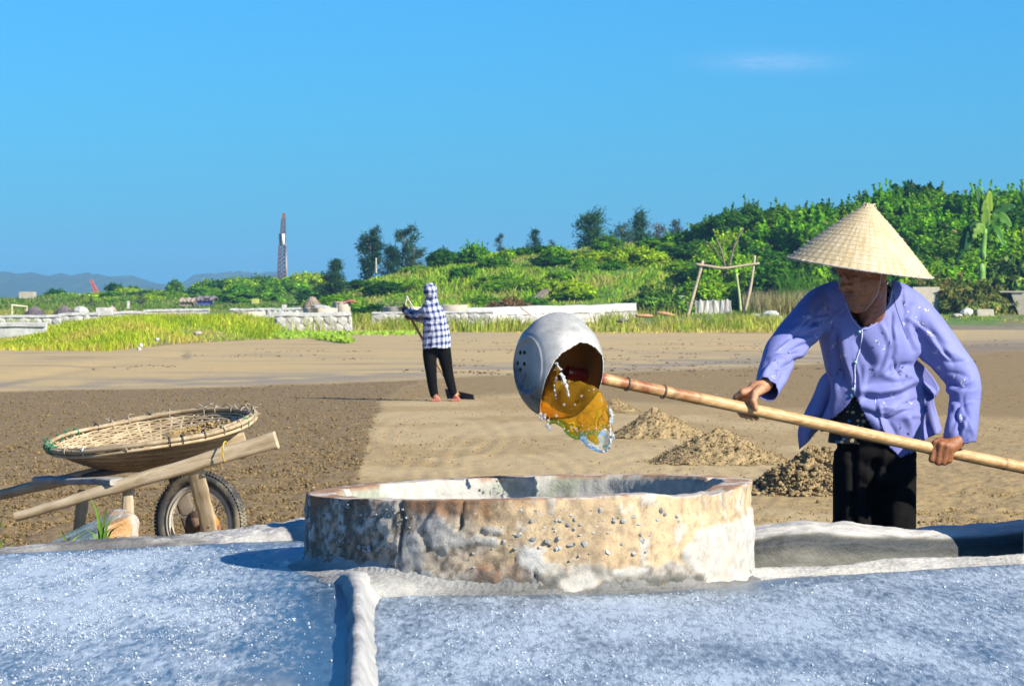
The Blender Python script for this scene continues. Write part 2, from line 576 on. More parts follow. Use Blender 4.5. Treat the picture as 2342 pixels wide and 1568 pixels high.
# ------------------------------------------------------------ heaps of raked soil
def heap(px, pyb, wpx, hpx, label, seed, lumpy=1.0, prof=1.2, skew=0.0, wy=.9):
    d = F * CAMZ / (pyb - HY)
    s = F / d
    w, h = wpx / s / 2, hpx / s
    cxx = (px - CX) / s
    nr, na_ = 46, 120
    r = np.linspace(0, 1, nr)[:, None]; a = np.linspace(0, 2 * math.pi, na_, endpoint=False)[None]
    xx = (r * np.cos(a) * w).ravel(); yy = (r * np.sin(a) * w * wy).ravel()
    rr = np.repeat(r.ravel(), na_)
    nn = np.stack([xx * 5, yy * 5, 0 * xx + seed], 1)
    warp = (fbm(nn * .6, 3, seed) - .5) * .55
    q = np.clip(rr + warp * rr, 0, 1.2)
    z = h * np.clip(1 - q ** prof, 0, 1) ** 1.05
    z = z * (1 + .25 * (fbm(nn * 1.2, 3, seed + 4) - .5))
    lump = (fbm(nn * 4.5, 4, seed + 8) - .5) * .09 * lumpy * h / .25
    z = z + lump * sstep(1.15 - rr, 0, .35) + .008
    xx = xx + skew * z
    tone = .75 + .5 * fbm(nn * 3, 3, seed + 3)
    ob = MB()
    ob.add(np.stack([xx, yy, z - .012], 1), grid_faces(nr, na_, True)[:, ::-1], c=np.tile(np.array([.295, .215, .11]), (len(xx), 1)) * tone[:, None])
    m_ = int(2600 * lumpy)
    rs = np.sqrt(rng.uniform(0, 1.25, m_)); an = rng.uniform(0, 6.28, m_)
    lx, ly = rs * np.cos(an) * w * 1.05, rs * np.sin(an) * w * wy * 1.05
    i = np.clip((np.clip(rs, 0, 1) * (nr - 1)).astype(int), 0, nr - 1) * na_ + ((an / 6.2832) * na_).astype(int) % na_
    lz = z[i] - .01
    sz_ = np.clip(np.exp(rng.normal(-5.3, .45, m_)), .0025, .016) * (.45 + .62 * lumpy)
    Vl, Tl, Cl = lumps(np.stack([lx + skew * lz, ly, lz + sz_ * .15], 1), sz_, .8, .25, np.tile(np.array([.275, .20, .10]), (m_, 1)) * rng.uniform(.65, 1.25, (m_, 1)))
    ob.add(Vl, None, Tl, Cl)
    o = ob.build('soil_heap', soil.m, None, False, True)
    o.location = (cxx, d, 0)
    return tag(o, label, 'soil heap', 'raked soil heaps on the mud')
heap(1500, 1000, 220, 70, 'smooth soil heap just right of the splashing water, farther of the pair under the pole', 5, .7, 1.0)
heap(1648, 1056, 330, 76, 'broad low soil heap under the middle of the bamboo pole', 9, .9, 1.05)
heap(1868, 1128, 270, 96, 'crumbly tall soil heap partly hidden behind the black trousers', 14, 1.9, 1.5)
heap(1405, 942, 140, 34, 'small far soil heap half hidden behind the pouring water', 23, .6, 1.0)
# ============================================================ salt pans, kerbs, cistern
ZR, ZL = 0.53, 0.56
RC = Vector((0.046, 9.5)); RR = 0.605; TH = 0.085
def pan_material(name, seed):
    m = M(name)
    v = m.coord('Object')
    vs_ = m.coord('Object', (2.4, .6, 1.0), (0, 0, R(4)))
    big = m.noise(vs_, 2.6 + seed, 4, .6, .4)
    mid = m.noise(m.coord('Object', (1.0, .17, 1.0), (0, 0, R(3))), 62, 5, .68, .3)
    fine = m.noise(v, 160, 4, .7)
    cr = m.math('ADD', m.math('MULTIPLY', m.math('SUBTRACT', big, .22), .95), m.math('ADD', m.math('MULTIPLY', mid, 1.5), m.math('MULTIPLY', fine, .45)))
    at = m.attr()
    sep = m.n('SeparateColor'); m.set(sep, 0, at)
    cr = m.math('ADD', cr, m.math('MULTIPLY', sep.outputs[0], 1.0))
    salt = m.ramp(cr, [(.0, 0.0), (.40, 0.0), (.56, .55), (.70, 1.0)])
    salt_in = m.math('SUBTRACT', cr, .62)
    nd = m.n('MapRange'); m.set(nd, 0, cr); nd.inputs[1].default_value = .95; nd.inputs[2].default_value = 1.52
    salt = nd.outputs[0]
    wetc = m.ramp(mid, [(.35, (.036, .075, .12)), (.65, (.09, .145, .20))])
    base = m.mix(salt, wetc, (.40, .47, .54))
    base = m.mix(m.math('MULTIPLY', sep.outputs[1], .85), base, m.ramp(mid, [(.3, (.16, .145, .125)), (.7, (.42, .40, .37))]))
    rg = m.math('ADD', m.math('MULTIPLY', salt, .35), .28)
    m.p(Base_Color=base, Roughness=rg)
    m.b.inputs['Specular IOR Level'].default_value = .5
    h = m.math('ADD', m.math('MULTIPLY', salt, 1.0), m.math('ADD', m.math('MULTIPLY', fine, .55), m.math('MULTIPLY', mid, .5)))
    m.bump(h, .55, .006)
    return m.m

salt_m = M('salt_crystal')
salt_m.p(Base_Color=(.41, .46, .51), Roughness=.75)
salt_m.b.inputs['Specular IOR Level'].default_value = .35
salt_m.b.inputs['Subsurface Weight'].default_value = 0.0

def edge_line(p0, p1, n):
    t = np.linspace(0, 1, n)[:, None]
    return np.asarray(p0) * (1 - t) + np.asarray(p1) * t

# plan of the right pan: far lip line, ridge on the left; of the left pan: kerb line
lipA, lipB = np.array([.42, 9.10]), np.array([2.60, 10.62])
lipM = np.array([.77, 9.45])
def lip_y(x): return np.interp(x, [-.6, .42, .77, 1.47, 2.6, 6], [9.3, 9.16, 9.45, 9.95, 10.62, 12.6])
def kerb_y(x): return np.interp(x, [-6, -1.5, -.77, -.5, .2], [6.8, 9.83, 10.36, 10.54, 10.9])
def ridge_x(y): return np.interp(y, [2, 5.9, 6.6, 8.5, 9.0], [-.17, -.265, -.29, -.375, -.40])

def pan(name, xs, ys, z, ylim, mat, side):
    Xg, T_ = np.meshgrid(xs, np.linspace(0, 1, ys), indexing='xy')
    y0 = 2.0
    yl = ylim(Xg)
    Yg = y0 + (yl - y0) * T_
    x = Xg.ravel(); y = Yg.ravel()
    if side == 'R': x = np.where(x < ridge_x(y), ridge_x(y), x)
    else: x = np.where(x > ridge_x(y), ridge_x(y), x)
    nn = np.stack([x, y, 0 * x], 1)
    zz = z + .003 * (fbm(nn * 3, 3, 31) - .5) + .004 * (fbm(nn * np.array([34, 9, 1]), 3, 33) - .5)
    pyv = HY + F * (CAMZ - z) / y; pxv = CX + F * x / y
    c = np.zeros((len(x), 3))
    de = ylim(x) - y
    rd = np.abs(x - ridge_x(y))
    n4 = fbm(nn * np.array([5.0, 1.5, 1]), 4, 44)
    if side == 'R':
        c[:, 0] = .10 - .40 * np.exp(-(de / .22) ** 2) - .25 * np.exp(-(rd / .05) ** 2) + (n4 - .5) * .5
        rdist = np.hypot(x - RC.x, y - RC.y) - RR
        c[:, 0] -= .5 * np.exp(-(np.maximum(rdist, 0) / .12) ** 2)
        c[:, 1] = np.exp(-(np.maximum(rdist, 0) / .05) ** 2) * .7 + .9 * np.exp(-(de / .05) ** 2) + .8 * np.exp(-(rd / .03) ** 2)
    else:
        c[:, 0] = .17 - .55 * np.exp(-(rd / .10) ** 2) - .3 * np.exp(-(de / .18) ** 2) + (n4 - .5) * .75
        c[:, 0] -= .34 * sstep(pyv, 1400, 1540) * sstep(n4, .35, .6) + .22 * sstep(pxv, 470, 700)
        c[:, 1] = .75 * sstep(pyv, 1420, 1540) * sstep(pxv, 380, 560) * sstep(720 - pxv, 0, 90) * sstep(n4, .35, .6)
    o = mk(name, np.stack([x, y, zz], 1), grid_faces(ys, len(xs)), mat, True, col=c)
    return tag(o, kind='structure'), c
xsR = np.concatenate([np.linspace(-.42, 1.8, 200), np.linspace(1.9, 5, 12)])
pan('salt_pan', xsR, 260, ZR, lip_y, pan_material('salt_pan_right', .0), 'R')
xsL = np.concatenate([np.linspace(-5, -1.75, 12), np.linspace(-1.7, -.2, 160)])
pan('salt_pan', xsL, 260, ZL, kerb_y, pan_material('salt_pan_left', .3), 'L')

# loose salt crystals
def salts(n, x0, x1, side):
    y = 1 / rng.uniform(1 / 10.4, 1 / 5.6, n); x = rng.uniform(x0, x1, n) * y / 8.0
    nn = np.stack([x, y, 0 * x], 1)
    m4 = fbm(nn * np.array([5.0, 1.5, 1]), 4, 44) * .5 + fbm(nn * np.array([26, 5, 1]), 3, 47) * .5
    px, py = CX + F * x / y, HY + F * .72 / y
    if side == 'R':
        ok = (x > ridge_x(y) + .06) & (y < lip_y(x) - .1) & (np.hypot(x - RC.x, y - RC.y) > RR + .07)
        z = ZR
    else:
        ok = (x < ridge_x(y) - .05) & (y < kerb_y(x) - .06) & (np.hypot(x - RC.x, y - RC.y) > RR + .05)
        m4 = m4 + .06 - .16 * sstep(px, 520, 700) - .10 * sstep(py, 1420, 1560)
        z = ZL
    ok &= rng.uniform(0, 1, n) < sstep(m4, .40, .62) * .95 + .03
    x, y = x[ok], y[ok]
    s = np.clip(np.exp(rng.normal(-6.55, .40, len(x))), .0007, .0042)
    V, T, C = lumps(np.stack([x, y, z + s * .55], 1), s, .8, .22)
    return V, T
for n_, a_, b_, sd in ((15000, -.45, 1.35, 'R'), (24000, -1.35, -.3, 'L')):
    V, T = salts(n_, a_, b_, sd)
    tag(mk('salt_crystals', V, T, salt_m.m, False), 'white salt crystals lying on the %s pan' % ('right-hand' if sd == 'R' else 'left-hand'), kind='stuff')

# concrete of kerbs and ledge
conc = M('old_concrete')
v = conc.coord('Object')
n1 = conc.noise(v, 6, 7, .7, .3); n2 = conc.noise(v, 45, 6, .7); n3 = conc.voro(v, 70)
b_ = conc.mix(1.0, conc.attr(), conc.ramp(n1, [(.3, (.62, .61, .60)), (.5, (.95, .95, .95)), (.72, (1.25, 1.22, 1.16))]), 'MULTIPLY')
b_ = conc.mix(conc.ramp(n2, [(.55, 0.0), (.75, .7)]), b_, conc.mix(1.0, b_, (.42, .41, .40), 'MULTIPLY'))
conc.p(Base_Color=b_, Roughness=.85)
conc.bump(conc.math('ADD', n2, conc.math('MULTIPLY', n3, .5)), .8, .008)

def strip(name, xs, prof, colf, label, seed, kind=None, mat=None):
    """a kerb: prof(x) -> list of (y, z) across the section"""
    rows = np.array([prof(x) for x in xs])                     # n, k, 2
    n_, k_ = rows.shape[:2]
    V = np.concatenate([np.repeat(np.asarray(xs)[:, None, None], k_, 1), rows], 2).reshape(-1, 3)
    nn = V * 9
    if name == 'kerb':
        am = sstep(V[:, 0], -1.25, -.9)
        V[:, 2] += am * (.022 * (fbm(V * 13, 4, 91) - .5) + .014 * (fbm(V * 40, 3, 92) - .5))
        V[:, 1] += am * .03 * (fbm(V * 17, 3, 93) - .5)
    V[:, 2] += .016 * (fbm(nn, 4, seed) - .5) + .006 * (fbm(nn * 5, 3, seed + 2) - .5)
    V[:, 1] += .018 * (fbm(nn + 40, 4, seed + 5) - .5)
    o = mk(name, V, grid_faces(n_, k_), mat or conc.m, True, col=colf(V))
    return o
def dens_sec(pts, m=34):
    pts = np.asarray(pts); t = np.r_[0, np.cumsum(np.hypot(*np.diff(pts, axis=0).T))]
    u = np.linspace(0, t[-1], m)
    return np.stack([np.interp(u, t, pts[:, 0]), np.interp(u, t, pts[:, 1])], 1)

# left kerb behind the left pan
def kerb_prof(x):
    y = float(kerb_y(x)); t = float(np.interp(x, [-1.6, -1.0, -.77, -.45], [0, .55, 1, 1.1]))
    top = .562 + .033 * t; w = .10 + .16 * t
    bumpy = .012 * math.sin(x * 9.0) * t
    return dens_sec([(y - .03, ZL - .01), (y + .01, top - .018), (y + .05, top + bumpy), (y + w, top + .004 + bumpy), (y + w + .05, top - .05), (y + w + .12, .40), (y + w + .3, .12), (y + w + .4, -.05)], 110)
def kerb_col(V):
    n_ = fbm(V * np.array([4, 8, 8]), 4, 77)
    a = np.array([.33, .315, .295]); b = np.array([.13, .125, .12]); w = np.array([.48, .465, .44])
    c = a + (b - a) * sstep(n_, .4, .6)[:, None]
    c = c + (w - c) * (sstep(V[:, 0], -1.0, -.75) * .75 * sstep(n_, .25, .5))[:, None]
    return c
o = strip('kerb', np.concatenate([np.linspace(-5, -1.75, 14), np.linspace(-1.7, .1, 230)]), kerb_prof, kerb_col, '', 5)
tag(o, kind='structure')
# lip and ledge behind the right pan
def lip_prof(x):
    y = float(lip_y(x)); h = .022 + .006 * math.sin(x * 13)
    return dens_sec([(y - .05, ZR - .004), (y, ZR + .010), (y + .05, ZR + h), (y + .11, ZR + h - .002), (y + .135, ZR - .06), (y + .16, ZR - .1)], 26)
def lip_col(V):
    n_ = fbm(V * 7, 4, 78)
    return np.array([.42, .40, .36]) * (.75 + .5 * n_)[:, None]
o = strip('pan_lip', np.concatenate([np.linspace(.40, 1.8, 200), np.linspace(1.85, 5, 20)]), lip_prof, lip_col, '', 15)
tag(o, kind='structure')
ledge_m = M('ledge_concrete')
v = ledge_m.coord('Object')
n1 = ledge_m.noise(ledge_m.coord('Object', (.5, 1, 2)), 9, 7, .7, .4); n2 = ledge_m.noise(v, 50, 6, .7)
b_ = ledge_m.mix(1.0, ledge_m.attr(), ledge_m.ramp(n1, [(.3, (.6, .6, .6)), (.5, (1, 1, 1)), (.7, (1.3, 1.28, 1.22))]), 'MULTIPLY')
b_ = ledge_m.mix(ledge_m.ramp(n2, [(.58, 0.0), (.75, .6)]), b_, ledge_m.mix(1.0, b_, (.45, .45, .45), 'MULTIPLY'))
ledge_m.p(Base_Color=b_, Roughness=.6)
ledge_m.bump(n2, .6, .008)
def ledge_prof(x):
    y = float(np.interp(x, [.45, .77, 1.47, 2.6, 5], [9.86, 9.92, 10.22, 10.75, 12]))
    top = float(np.interp(x, [.55, .70, .78, .86, 1.0, 1.15, 1.30, 1.5, 5], [.585, .618, .630, .632, .622, .606, .606, .618, .618]))
    top += .002 * math.sin(x * 21) + .002 * math.sin(x * 47)
    return dens_sec([(y - .01, .40), (y, .50), (y + .008, top - .045), (y + .03, top - .018), (y + .09, top - .002), (y + .17, top + .004), (y + .21, top - .03), (y + .22, .3), (y + .23, -.02)], 190)
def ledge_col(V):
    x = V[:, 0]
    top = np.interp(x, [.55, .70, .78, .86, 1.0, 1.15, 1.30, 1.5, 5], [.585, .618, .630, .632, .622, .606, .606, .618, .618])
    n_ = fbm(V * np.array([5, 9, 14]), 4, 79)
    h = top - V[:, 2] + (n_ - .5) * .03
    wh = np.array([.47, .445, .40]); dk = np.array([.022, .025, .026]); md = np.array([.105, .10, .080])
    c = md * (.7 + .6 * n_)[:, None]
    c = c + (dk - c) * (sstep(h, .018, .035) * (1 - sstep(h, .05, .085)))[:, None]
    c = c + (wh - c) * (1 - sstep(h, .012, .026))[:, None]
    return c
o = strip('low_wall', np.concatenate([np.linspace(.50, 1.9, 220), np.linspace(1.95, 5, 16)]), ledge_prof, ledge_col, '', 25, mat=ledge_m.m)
tag(o, 'low whitewashed concrete ledge in front of the woman in the conical hat', 'wall')

# unseen wall, made up and added right of view to shadow the ledge
mb = MB()
sec = [(1.478 + .03 * abs(math.sin(t)), t) for t in np.linspace(-1.5, 1.5, 9)]
Vs = []
for z_, sh in ((.40, 0), (.60, .004), (.80, .012), (.90, .03), (.93, .08)):
    Vs += [(1.478 + sh, 10.0 + sh * .3, z_), (2.6, 10.0 + sh * .3, z_), (2.6, 10.14 - sh * .3, z_), (1.478 + sh, 10.14 - sh * .3, z_)]
mb.add(Vs, np.vstack([grid_faces(5, 4, True)[:, ::-1], [[16, 17, 18, 19]]]), c=(.5, .48, .44))
o = mb.build('shadow_wall', conc.m, None, False, True)
tag(o, 'made-up concrete wall beyond the right edge, added to shade the ledge', 'wall')

# ridge between the pans
def ridge_obj():
    ys = np.concatenate([np.linspace(2, 5.8, 10), np.linspace(5.85, 8.98, 170)])
    offs = np.array([-.030, -.022, -.017, -.012, -.004, .006, .014, .020, .028, .040])
    zz = np.array([ZL - .01, ZL + .006, ZL + .022, ZL + .031, ZL + .034, ZL + .032, ZL + .020, ZL - .005, ZR + .012, ZR - .004])
    sw = np.interp(ys, [8.3, 8.75, 9.0], [1, 1.6, 3.2])
    lw = np.interp(ys, [8.3, 8.8, 9.0], [1, .9, .55])
    X_ = ridge_x(ys)[:, None] + offs[None] * sw[:, None]
    Z_ = zz[None] + 0 * X_
    Z_[:, 2:8] = ZL + (Z_[:, 2:8] - ZL) * lw[:, None]
    Y_ = np.repeat(ys[:, None], len(offs), 1)
    V = np.stack([X_, Y_, Z_], -1).reshape(-1, 3)
    V[:, 2] += .003 * (fbm(V * 9, 3, 55) - .5); V[:, 0] += .014 * (fbm(V * 4 + 9, 3, 56) - .5) + .003 * (fbm(V * 22, 3, 57) - .5)
    n_ = fbm(V * 9, 4, 58)
    c = np.array([.40, .39, .37]) * (.7 + .6 * n_)[:, None]
    o = mk('pan_ridge', V, grid_faces(len(ys), len(offs)), conc.m, True, col=c)
    tag(o, kind='structure')
ridge_obj()

# ------------------------------------------------------------ the round cistern
NA, NH = 620, 74
ang = np.arange(NA) / NA * 2 * math.pi
RTOP = .769
prof_t = np.concatenate([np.linspace(0, .62, 46), np.linspace(.64, .76, 10), np.linspace(.78, 1, 18)])   # outer wall, rim, inner wall
A, T_ = np.meshgrid(ang, prof_t, indexing='xy')
a = A.ravel(); t = T_.ravel()
hz = np.where(t <= .62, t / .62, np.where(t < .77, 1.0, 1 - (t - .77) / .23))
rr = np.where(t <= .62, RR, np.where(t < .77, RR - TH * (t - .62) / .15, RR - TH))
rim_r = np.clip((t - .62) / .15, 0, 1)
top_z = RTOP + .016 * np.cos(a)                       # the ring stands slightly out of level
ca, sa = np.cos(a), np.sin(a)
# broken rim towards the right front
pxr = CX + F * (RC.x + RR * ca) / (RC.y + RR * sa)
brk = sstep(pxr, 1500, 1570) * (1 - sstep(pxr, 1665, 1700)) * (sa < .35)
nb_ = np.stack([ca * 7, sa * 7, hz * 3], 1)
top_z = top_z - brk * (.006 + .012 * fbm(nb_ * 3, 3, 91)) - .007 * (fbm(nb_ * 1.2, 3, 92) - .5)
base_z = np.where(t <= .62, .48, .40)
z = base_z + (top_z - base_z) * hz
lip = np.exp(-((t - .60) / .05) ** 2) * .008
p3 = np.stack([rr * ca, rr * sa, z], 1)
nl = fbm(p3 * np.array([9, 9, 11]), 5, 93)
nl = .5 + (nl - .5) * 1.35 + (fbm(p3 * 45, 4, 95) - .5) * .25
nf = fbm(p3 * 34, 4, 94)
ns = fbm(p3 * np.array([16, 16, 5]), 4, 97)
pxv = CX + F * (RC.x + rr * ca) / (RC.y + rr * sa); front = (sa < .3) & (t <= .62)
jx = (nl - .5) * 190
hn = np.clip((z - .53) / (.769 - .53), -.2, 1.1) + (nl - .5) * .34
# white plaster left on: right lower, a few patches left of middle
def blob(px0, h0, wx, wh): return np.clip(1.15 - np.hypot((pxv + jx * .5 - px0) / wx, (hn - h0) / wh), 0, 1)
plast = np.maximum.reduce([sstep(pxv + jx, 1560, 1640) * sstep(.72 - hn, 0, .12), blob(1045, .62, 42, .16), blob(1210, .36, 40, .18), blob(1020, .78, 30, .22), blob(1100, .55, 60, .10), blob(960, .45, 60, .30) * .8, blob(1240, .22, 30, .12), blob(880, .62, 40, .16), blob(1150, .74, 34, .10), blob(1000, .20, 40, .14), blob(1330, .12, 60, .10), blob(1440, .22, 50, .10)])
plast = sstep(plast, .25, .5) * front
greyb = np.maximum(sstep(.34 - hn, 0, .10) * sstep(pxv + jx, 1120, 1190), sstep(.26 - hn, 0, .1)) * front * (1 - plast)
mossy = sstep(930 - pxv - jx * .6, -40, 120) * front
rusty = np.clip(np.maximum(blob(1120, .20, 80, .22), .95 * sstep(hn, .80, .95) * sstep(1300 - pxv - jx, 0, 160) * sstep(nl, .40, .54)), 0, 1) * front
crack = np.zeros_like(pxv)
for cx0, h0, h1 in ((925, .35, 1.0), (1058, .7, 1.0), (1215, .0, .2)):
    crack = np.maximum(crack, np.exp(-((pxv - cx0 - (ns - .5) * 46) / 3.0) ** 2) * sstep(hn, h0 - .05, h0 + .05) * sstep(h1 + .1 - hn, 0, .1))
crack *= front
disp = plast * .006 + greyb * (.004 + .010 * (nf - .5)) + (nf - .5) * .010 + (nl - .5) * .012 - rusty * .003 + mossy * (nf - .5) * .014 - crack * .010 - brk * (t > .5) * (nf) * .01 * front
disp = disp + .012 * sstep(.10 - (z - .53) / .24, 0, .12) * front
rr2 = rr + np.where(t > .77, -1, 1) * disp * np.where((t > .62) & (t < .77), .3, 1)
z2 = z + np.where((t > .60) & (t < .79), (nf - .5) * .006, 0)
V = np.stack([RC.x + rr2 * ca, RC.y + rr2 * sa, z2], 1)
sand = np.array([.46, .335, .195]); sandd = np.array([.34, .23, .125]); white = np.array([.40, .38, .34]); gry = np.array([.30, .29, .265]); mos = np.array([.075, .068, .055]); rust = np.array([.22, .095, .03])
c = np.tile(sand, (len(t), 1)) * (.78 + .45 * ns)[:, None]
c = mixc(c, sandd, sstep(nf, .5, .66) * .45)
inner = t >= .77
c = mixc(c, np.array([.44, .42, .375]) * 1.0, inner * 1.0)
c = mixc(c, np.array([.30, .31, .24]), inner * sstep(nl, .5, .62))
rimm = (t > .615) & (t < .775)
c = mixc(c, np.array([.44, .385, .33]), rimm * 1.0)
c = mixc(c, rust * 1.1, rimm * sstep(nl, .50, .6) * .8)
c = mixc(c, np.array([.39, .335, .275]), front * sstep(1180 - pxv - jx, 0, 140) * .75)
c = mixc(c, mos, mossy * sstep(ns, .40, .56) * .9)
vst = fbm(np.stack([a * 26, z * 2.2, 0 * z], 1), 4, 98)
c = mixc(c, np.array([.15, .115, .08]), front * sstep(vst, .54, .70) * .28 * (1 - plast * .6))
c = mixc(c, np.array([.33, .37, .38]), mossy * sstep(nf, .56, .64) * .8)
c = mixc(c, np.array([.45, .43, .39]), front * sstep(nf, .555, .62) * sstep(ns, .46, .56) * .7 * (1 - greyb))
c = mixc(c, white, plast * (.75 + .25 * sstep(nf, .3, .6)))
c = mixc(c, np.array([.42, .41, .39]), plast * sstep(ns, .5, .65) * .7)
c = mixc(c, gry, greyb * .85)
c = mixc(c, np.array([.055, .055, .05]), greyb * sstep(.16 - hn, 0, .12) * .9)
c = mixc(c, np.array([.10, .10, .09]), greyb * sstep(nf, .50, .60) * .7)
c = mixc(c, rust, rusty * .9 * sstep(ns, .3, .48))
fine_ = fbm(p3 * 75, 3, 99)
c = mixc(c, np.array([.09, .075, .055]), front * sstep(1330 - pxv - jx, 0, 330) * sstep(fine_, .50, .62) * .75 * (1 - plast * .5))
c = mixc(c, np.array([.16, .12, .08]), front * sstep(fine_, .56, .66) * .45 * (1 - plast))
c = mixc(c, np.array([.06, .05, .04]), crack * .9)
ringm = M('cistern_concrete')
v = ringm.coord('Object')
n1 = ringm.noise(v, 30, 7, .7); n2 = ringm.noise(v, 140, 5, .7)
b_ = ringm.mix(1.0, ringm.attr(), ringm.ramp(n1, [(.3, (.72, .71, .70)), (.5, (1, 1, 1)), (.7, (1.2, 1.18, 1.15))]), 'MULTIPLY')
b_ = ringm.mix(ringm.ramp(n2, [(.60, 0.0), (.72, .5)]), b_, ringm.mix(1.0, b_, (.5, .48, .45), 'MULTIPLY'))
ringm.p(Base_Color=b_, Roughness=.88)
ringm.bump(ringm.math('ADD', n1, ringm.math('MULTIPLY', n2, .6)), .6, .006)
cis = empty('cistern', (RC.x, RC.y, .53), (0, 0, 0), 'round weathered concrete cistern with peeling plaster between the salt pans', 'cistern')
o = mk('ring_wall', V - np.array([RC.x, RC.y, .53]), grid_faces(len(prof_t), NA, True), ringm.m, True, cis, c)
# gravel showing in the bare concrete
gp, gs, gc = [], [], []
for k in range(170):
    h0 = rng.beta(2.2, 1.5); p0 = rng.normal(1290, 150)
    if not 1080 < p0 < 1640 or (p0 > 1500 and h0 < .75) or h0 < .28 + .0 * p0: continue
    x0 = (p0 - CX) / F * 9.0
    cc = np.clip((x0 - RC.x) / RR, -1, 1); s0 = -math.sqrt(1 - cc * cc)
    gp.append((cc * (RR + .000), s0 * (RR + .000), h0 * .225)); gs.append(np.clip(rng.lognormal(-5.35, .4), .002, .0085)); gc.append(np.array([.30, .30, .29]) * rng.uniform(.7, 1.5))
for k in range(150):
    h0 = rng.uniform(0.05, 1); p0 = rng.uniform(705, 960)
    cc = np.clip(((p0 - CX) / F * 9.3 - RC.x) / RR, -1, 1); s0 = -math.sqrt(1 - cc * cc)
    gp.append((cc * (RR + .001), s0 * (RR + .001), h0 * .215)); gs.append(rng.uniform(.002, .006)); gc.append(np.array([.26, .29, .30]) * rng.uniform(.45, 1.5))
V, T, C = lumps(np.array(gp), np.array(gs), .8, .16, np.array(gc))
o = mk('gravel', V, T, soil.m, False, cis, C)
o['kind'] = 'stuff'
lm_ = MB().ball((0, 0, 0), 1, 30, 16)
Vl = lm_.V[0] * np.array([.15, .17, .050]); Vl = Vl * (1 + .35 * (fbm(Vl * 16, 3, 61) - .5))[:, None]
o = mk('mortar_lump', Vl, lm_.Q[0], conc.m, True, cis, np.tile([.34, .33, .31], (len(Vl), 1)) * (.6 + .7 * fbm(Vl * 20, 3, 62))[:, None])
o.location = (-.375 - RC.x, 8.93 - RC.y, .0)
# brine standing inside and the mortar skirt round the foot
mb = MB()
th_ = np.linspace(0, 2 * math.pi, 96, endpoint=False)
mb.add(np.vstack([[0, 0, 0], np.stack([.53 * np.cos(th_), .53 * np.sin(th_), 0 * th_], 1)]), None, [[0, 1 + i, 1 + (i + 1) % 96] for i in range(96)])
o = mb.build('brine', simple('brine', (.10, .10, .08), .05, .1, 3, .0), cis)
o.location.z = .06
nn_ = 300
th_ = np.linspace(math.pi * .93, math.pi * 2.02, nn_)
prof_s = [(.0, .040), (.012, .026), (.03, .012), (.06, .006), (.10, .002), (.14, -.012)]
wide = np.interp(th_, [math.pi * .93, math.pi * 1.25, math.pi * 1.36, math.pi * 1.5, math.pi * 2.02], [.25, 1.0, 1.1, .35, .35])
lift = np.interp(th_, [math.pi * .93, math.pi * 1.30, math.pi * 1.40], [.03, .03, 0])
V = np.array([[(RR - .004 + r_ * w_) * math.cos(t_), (RR - .004 + r_ * w_) * math.sin(t_), h_ + l_] for t_, w_, l_ in zip(th_, wide, lift) for r_, h_ in prof_s])
V[:, 2] += .012 * (fbm(V * 16, 4, 35) - .5)
n_ = fbm(V * 14, 4, 36)
cc_ = np.array([.34, .33, .31]) * (.45 + 1.0 * n_)[:, None]
cc_ = mixc(cc_, np.array([.10, .10, .095]), sstep(V[:, 0], -.25, 0) * .7)
mk('mortar_skirt', V, grid_faces(nn_, 6), conc.m, True, cis, cc_)
# ============================================================ background: dunes, hills, vegetation
def leaf_mat(name, gloss=.55):
    m = M(name)
    at = m.attr()
    r = m.rnd()
    tint = m.ramp(r, [(0, (.62, .80, .62)), (.35, (1, 1, 1)), (.7, (1.35, 1.15, .9)), (1, (1.75, 1.35, 1.0))])
    c_ = m.mix(1.0, at, tint, 'MULTIPLY')
    m.p(Base_Color=c_, Roughness=gloss)
    m.b.inputs['Specular IOR Level'].default_value = .12
    tr = m.n('BsdfTranslucent', Color=m.mix(1.0, c_, (1.25, 1.25, .6), 'MULTIPLY'))
    mx = m.n('MixShader', Fac=.38)
    m.t.links.new(m.b.outputs[0], mx.inputs[1]); m.t.links.new(tr.outputs[0], mx.inputs[2])
    m.t.links.new(mx.outputs[0], m.o.inputs['Surface'])
    return m.m
LEAF = leaf_mat('foliage')
bark = simple('bark', (.16, .12, .085), .9, .35, 6, .6, .02)

def quads(pos, size, nrm, cols, aspect=1.8, fold=0.0):
    """leaf-shaped quads facing nrm (roughly)"""
    n = len(pos)
    nrm = nrm / (np.linalg.norm(nrm, axis=1)[:, None] + 1e-9)
    t = rng.normal(size=(n, 3))
    t -= (t * nrm).sum(1)[:, None] * nrm
    t /= np.linalg.norm(t, axis=1)[:, None] + 1e-9
    b = np.cross(nrm, t)
    s = np.asarray(size)[:, None]
    L, W = t * s * aspect * .5, b * s * .5
    V = np.stack([pos - L, pos + W - .1 * L, pos + L, pos - W - .1 * L], 1).reshape(-1, 3)
    return V, np.arange(4 * n).reshape(-1, 4), np.repeat(cols, 4, 0)

def pal(n, a, b, var=.25, dead=0.0):
    t = rng.uniform(0, 1, (n, 1))
    c_ = np.asarray(a) * (1 - t) + np.asarray(b) * t
    c_ = c_ * np.exp(rng.normal(0, var, (n, 1)))
    if dead:
        k = rng.uniform(0, 1, n) < dead
        c_[k] = np.array([.22, .16, .07]) * rng.uniform(.6, 1.2, (k.sum(), 1))
    return c_

G_DK, G_MD, G_LT, G_YL = (.026, .110, .004), (.065, .215, .005), (.150, .345, .008), (.29, .41, .015)

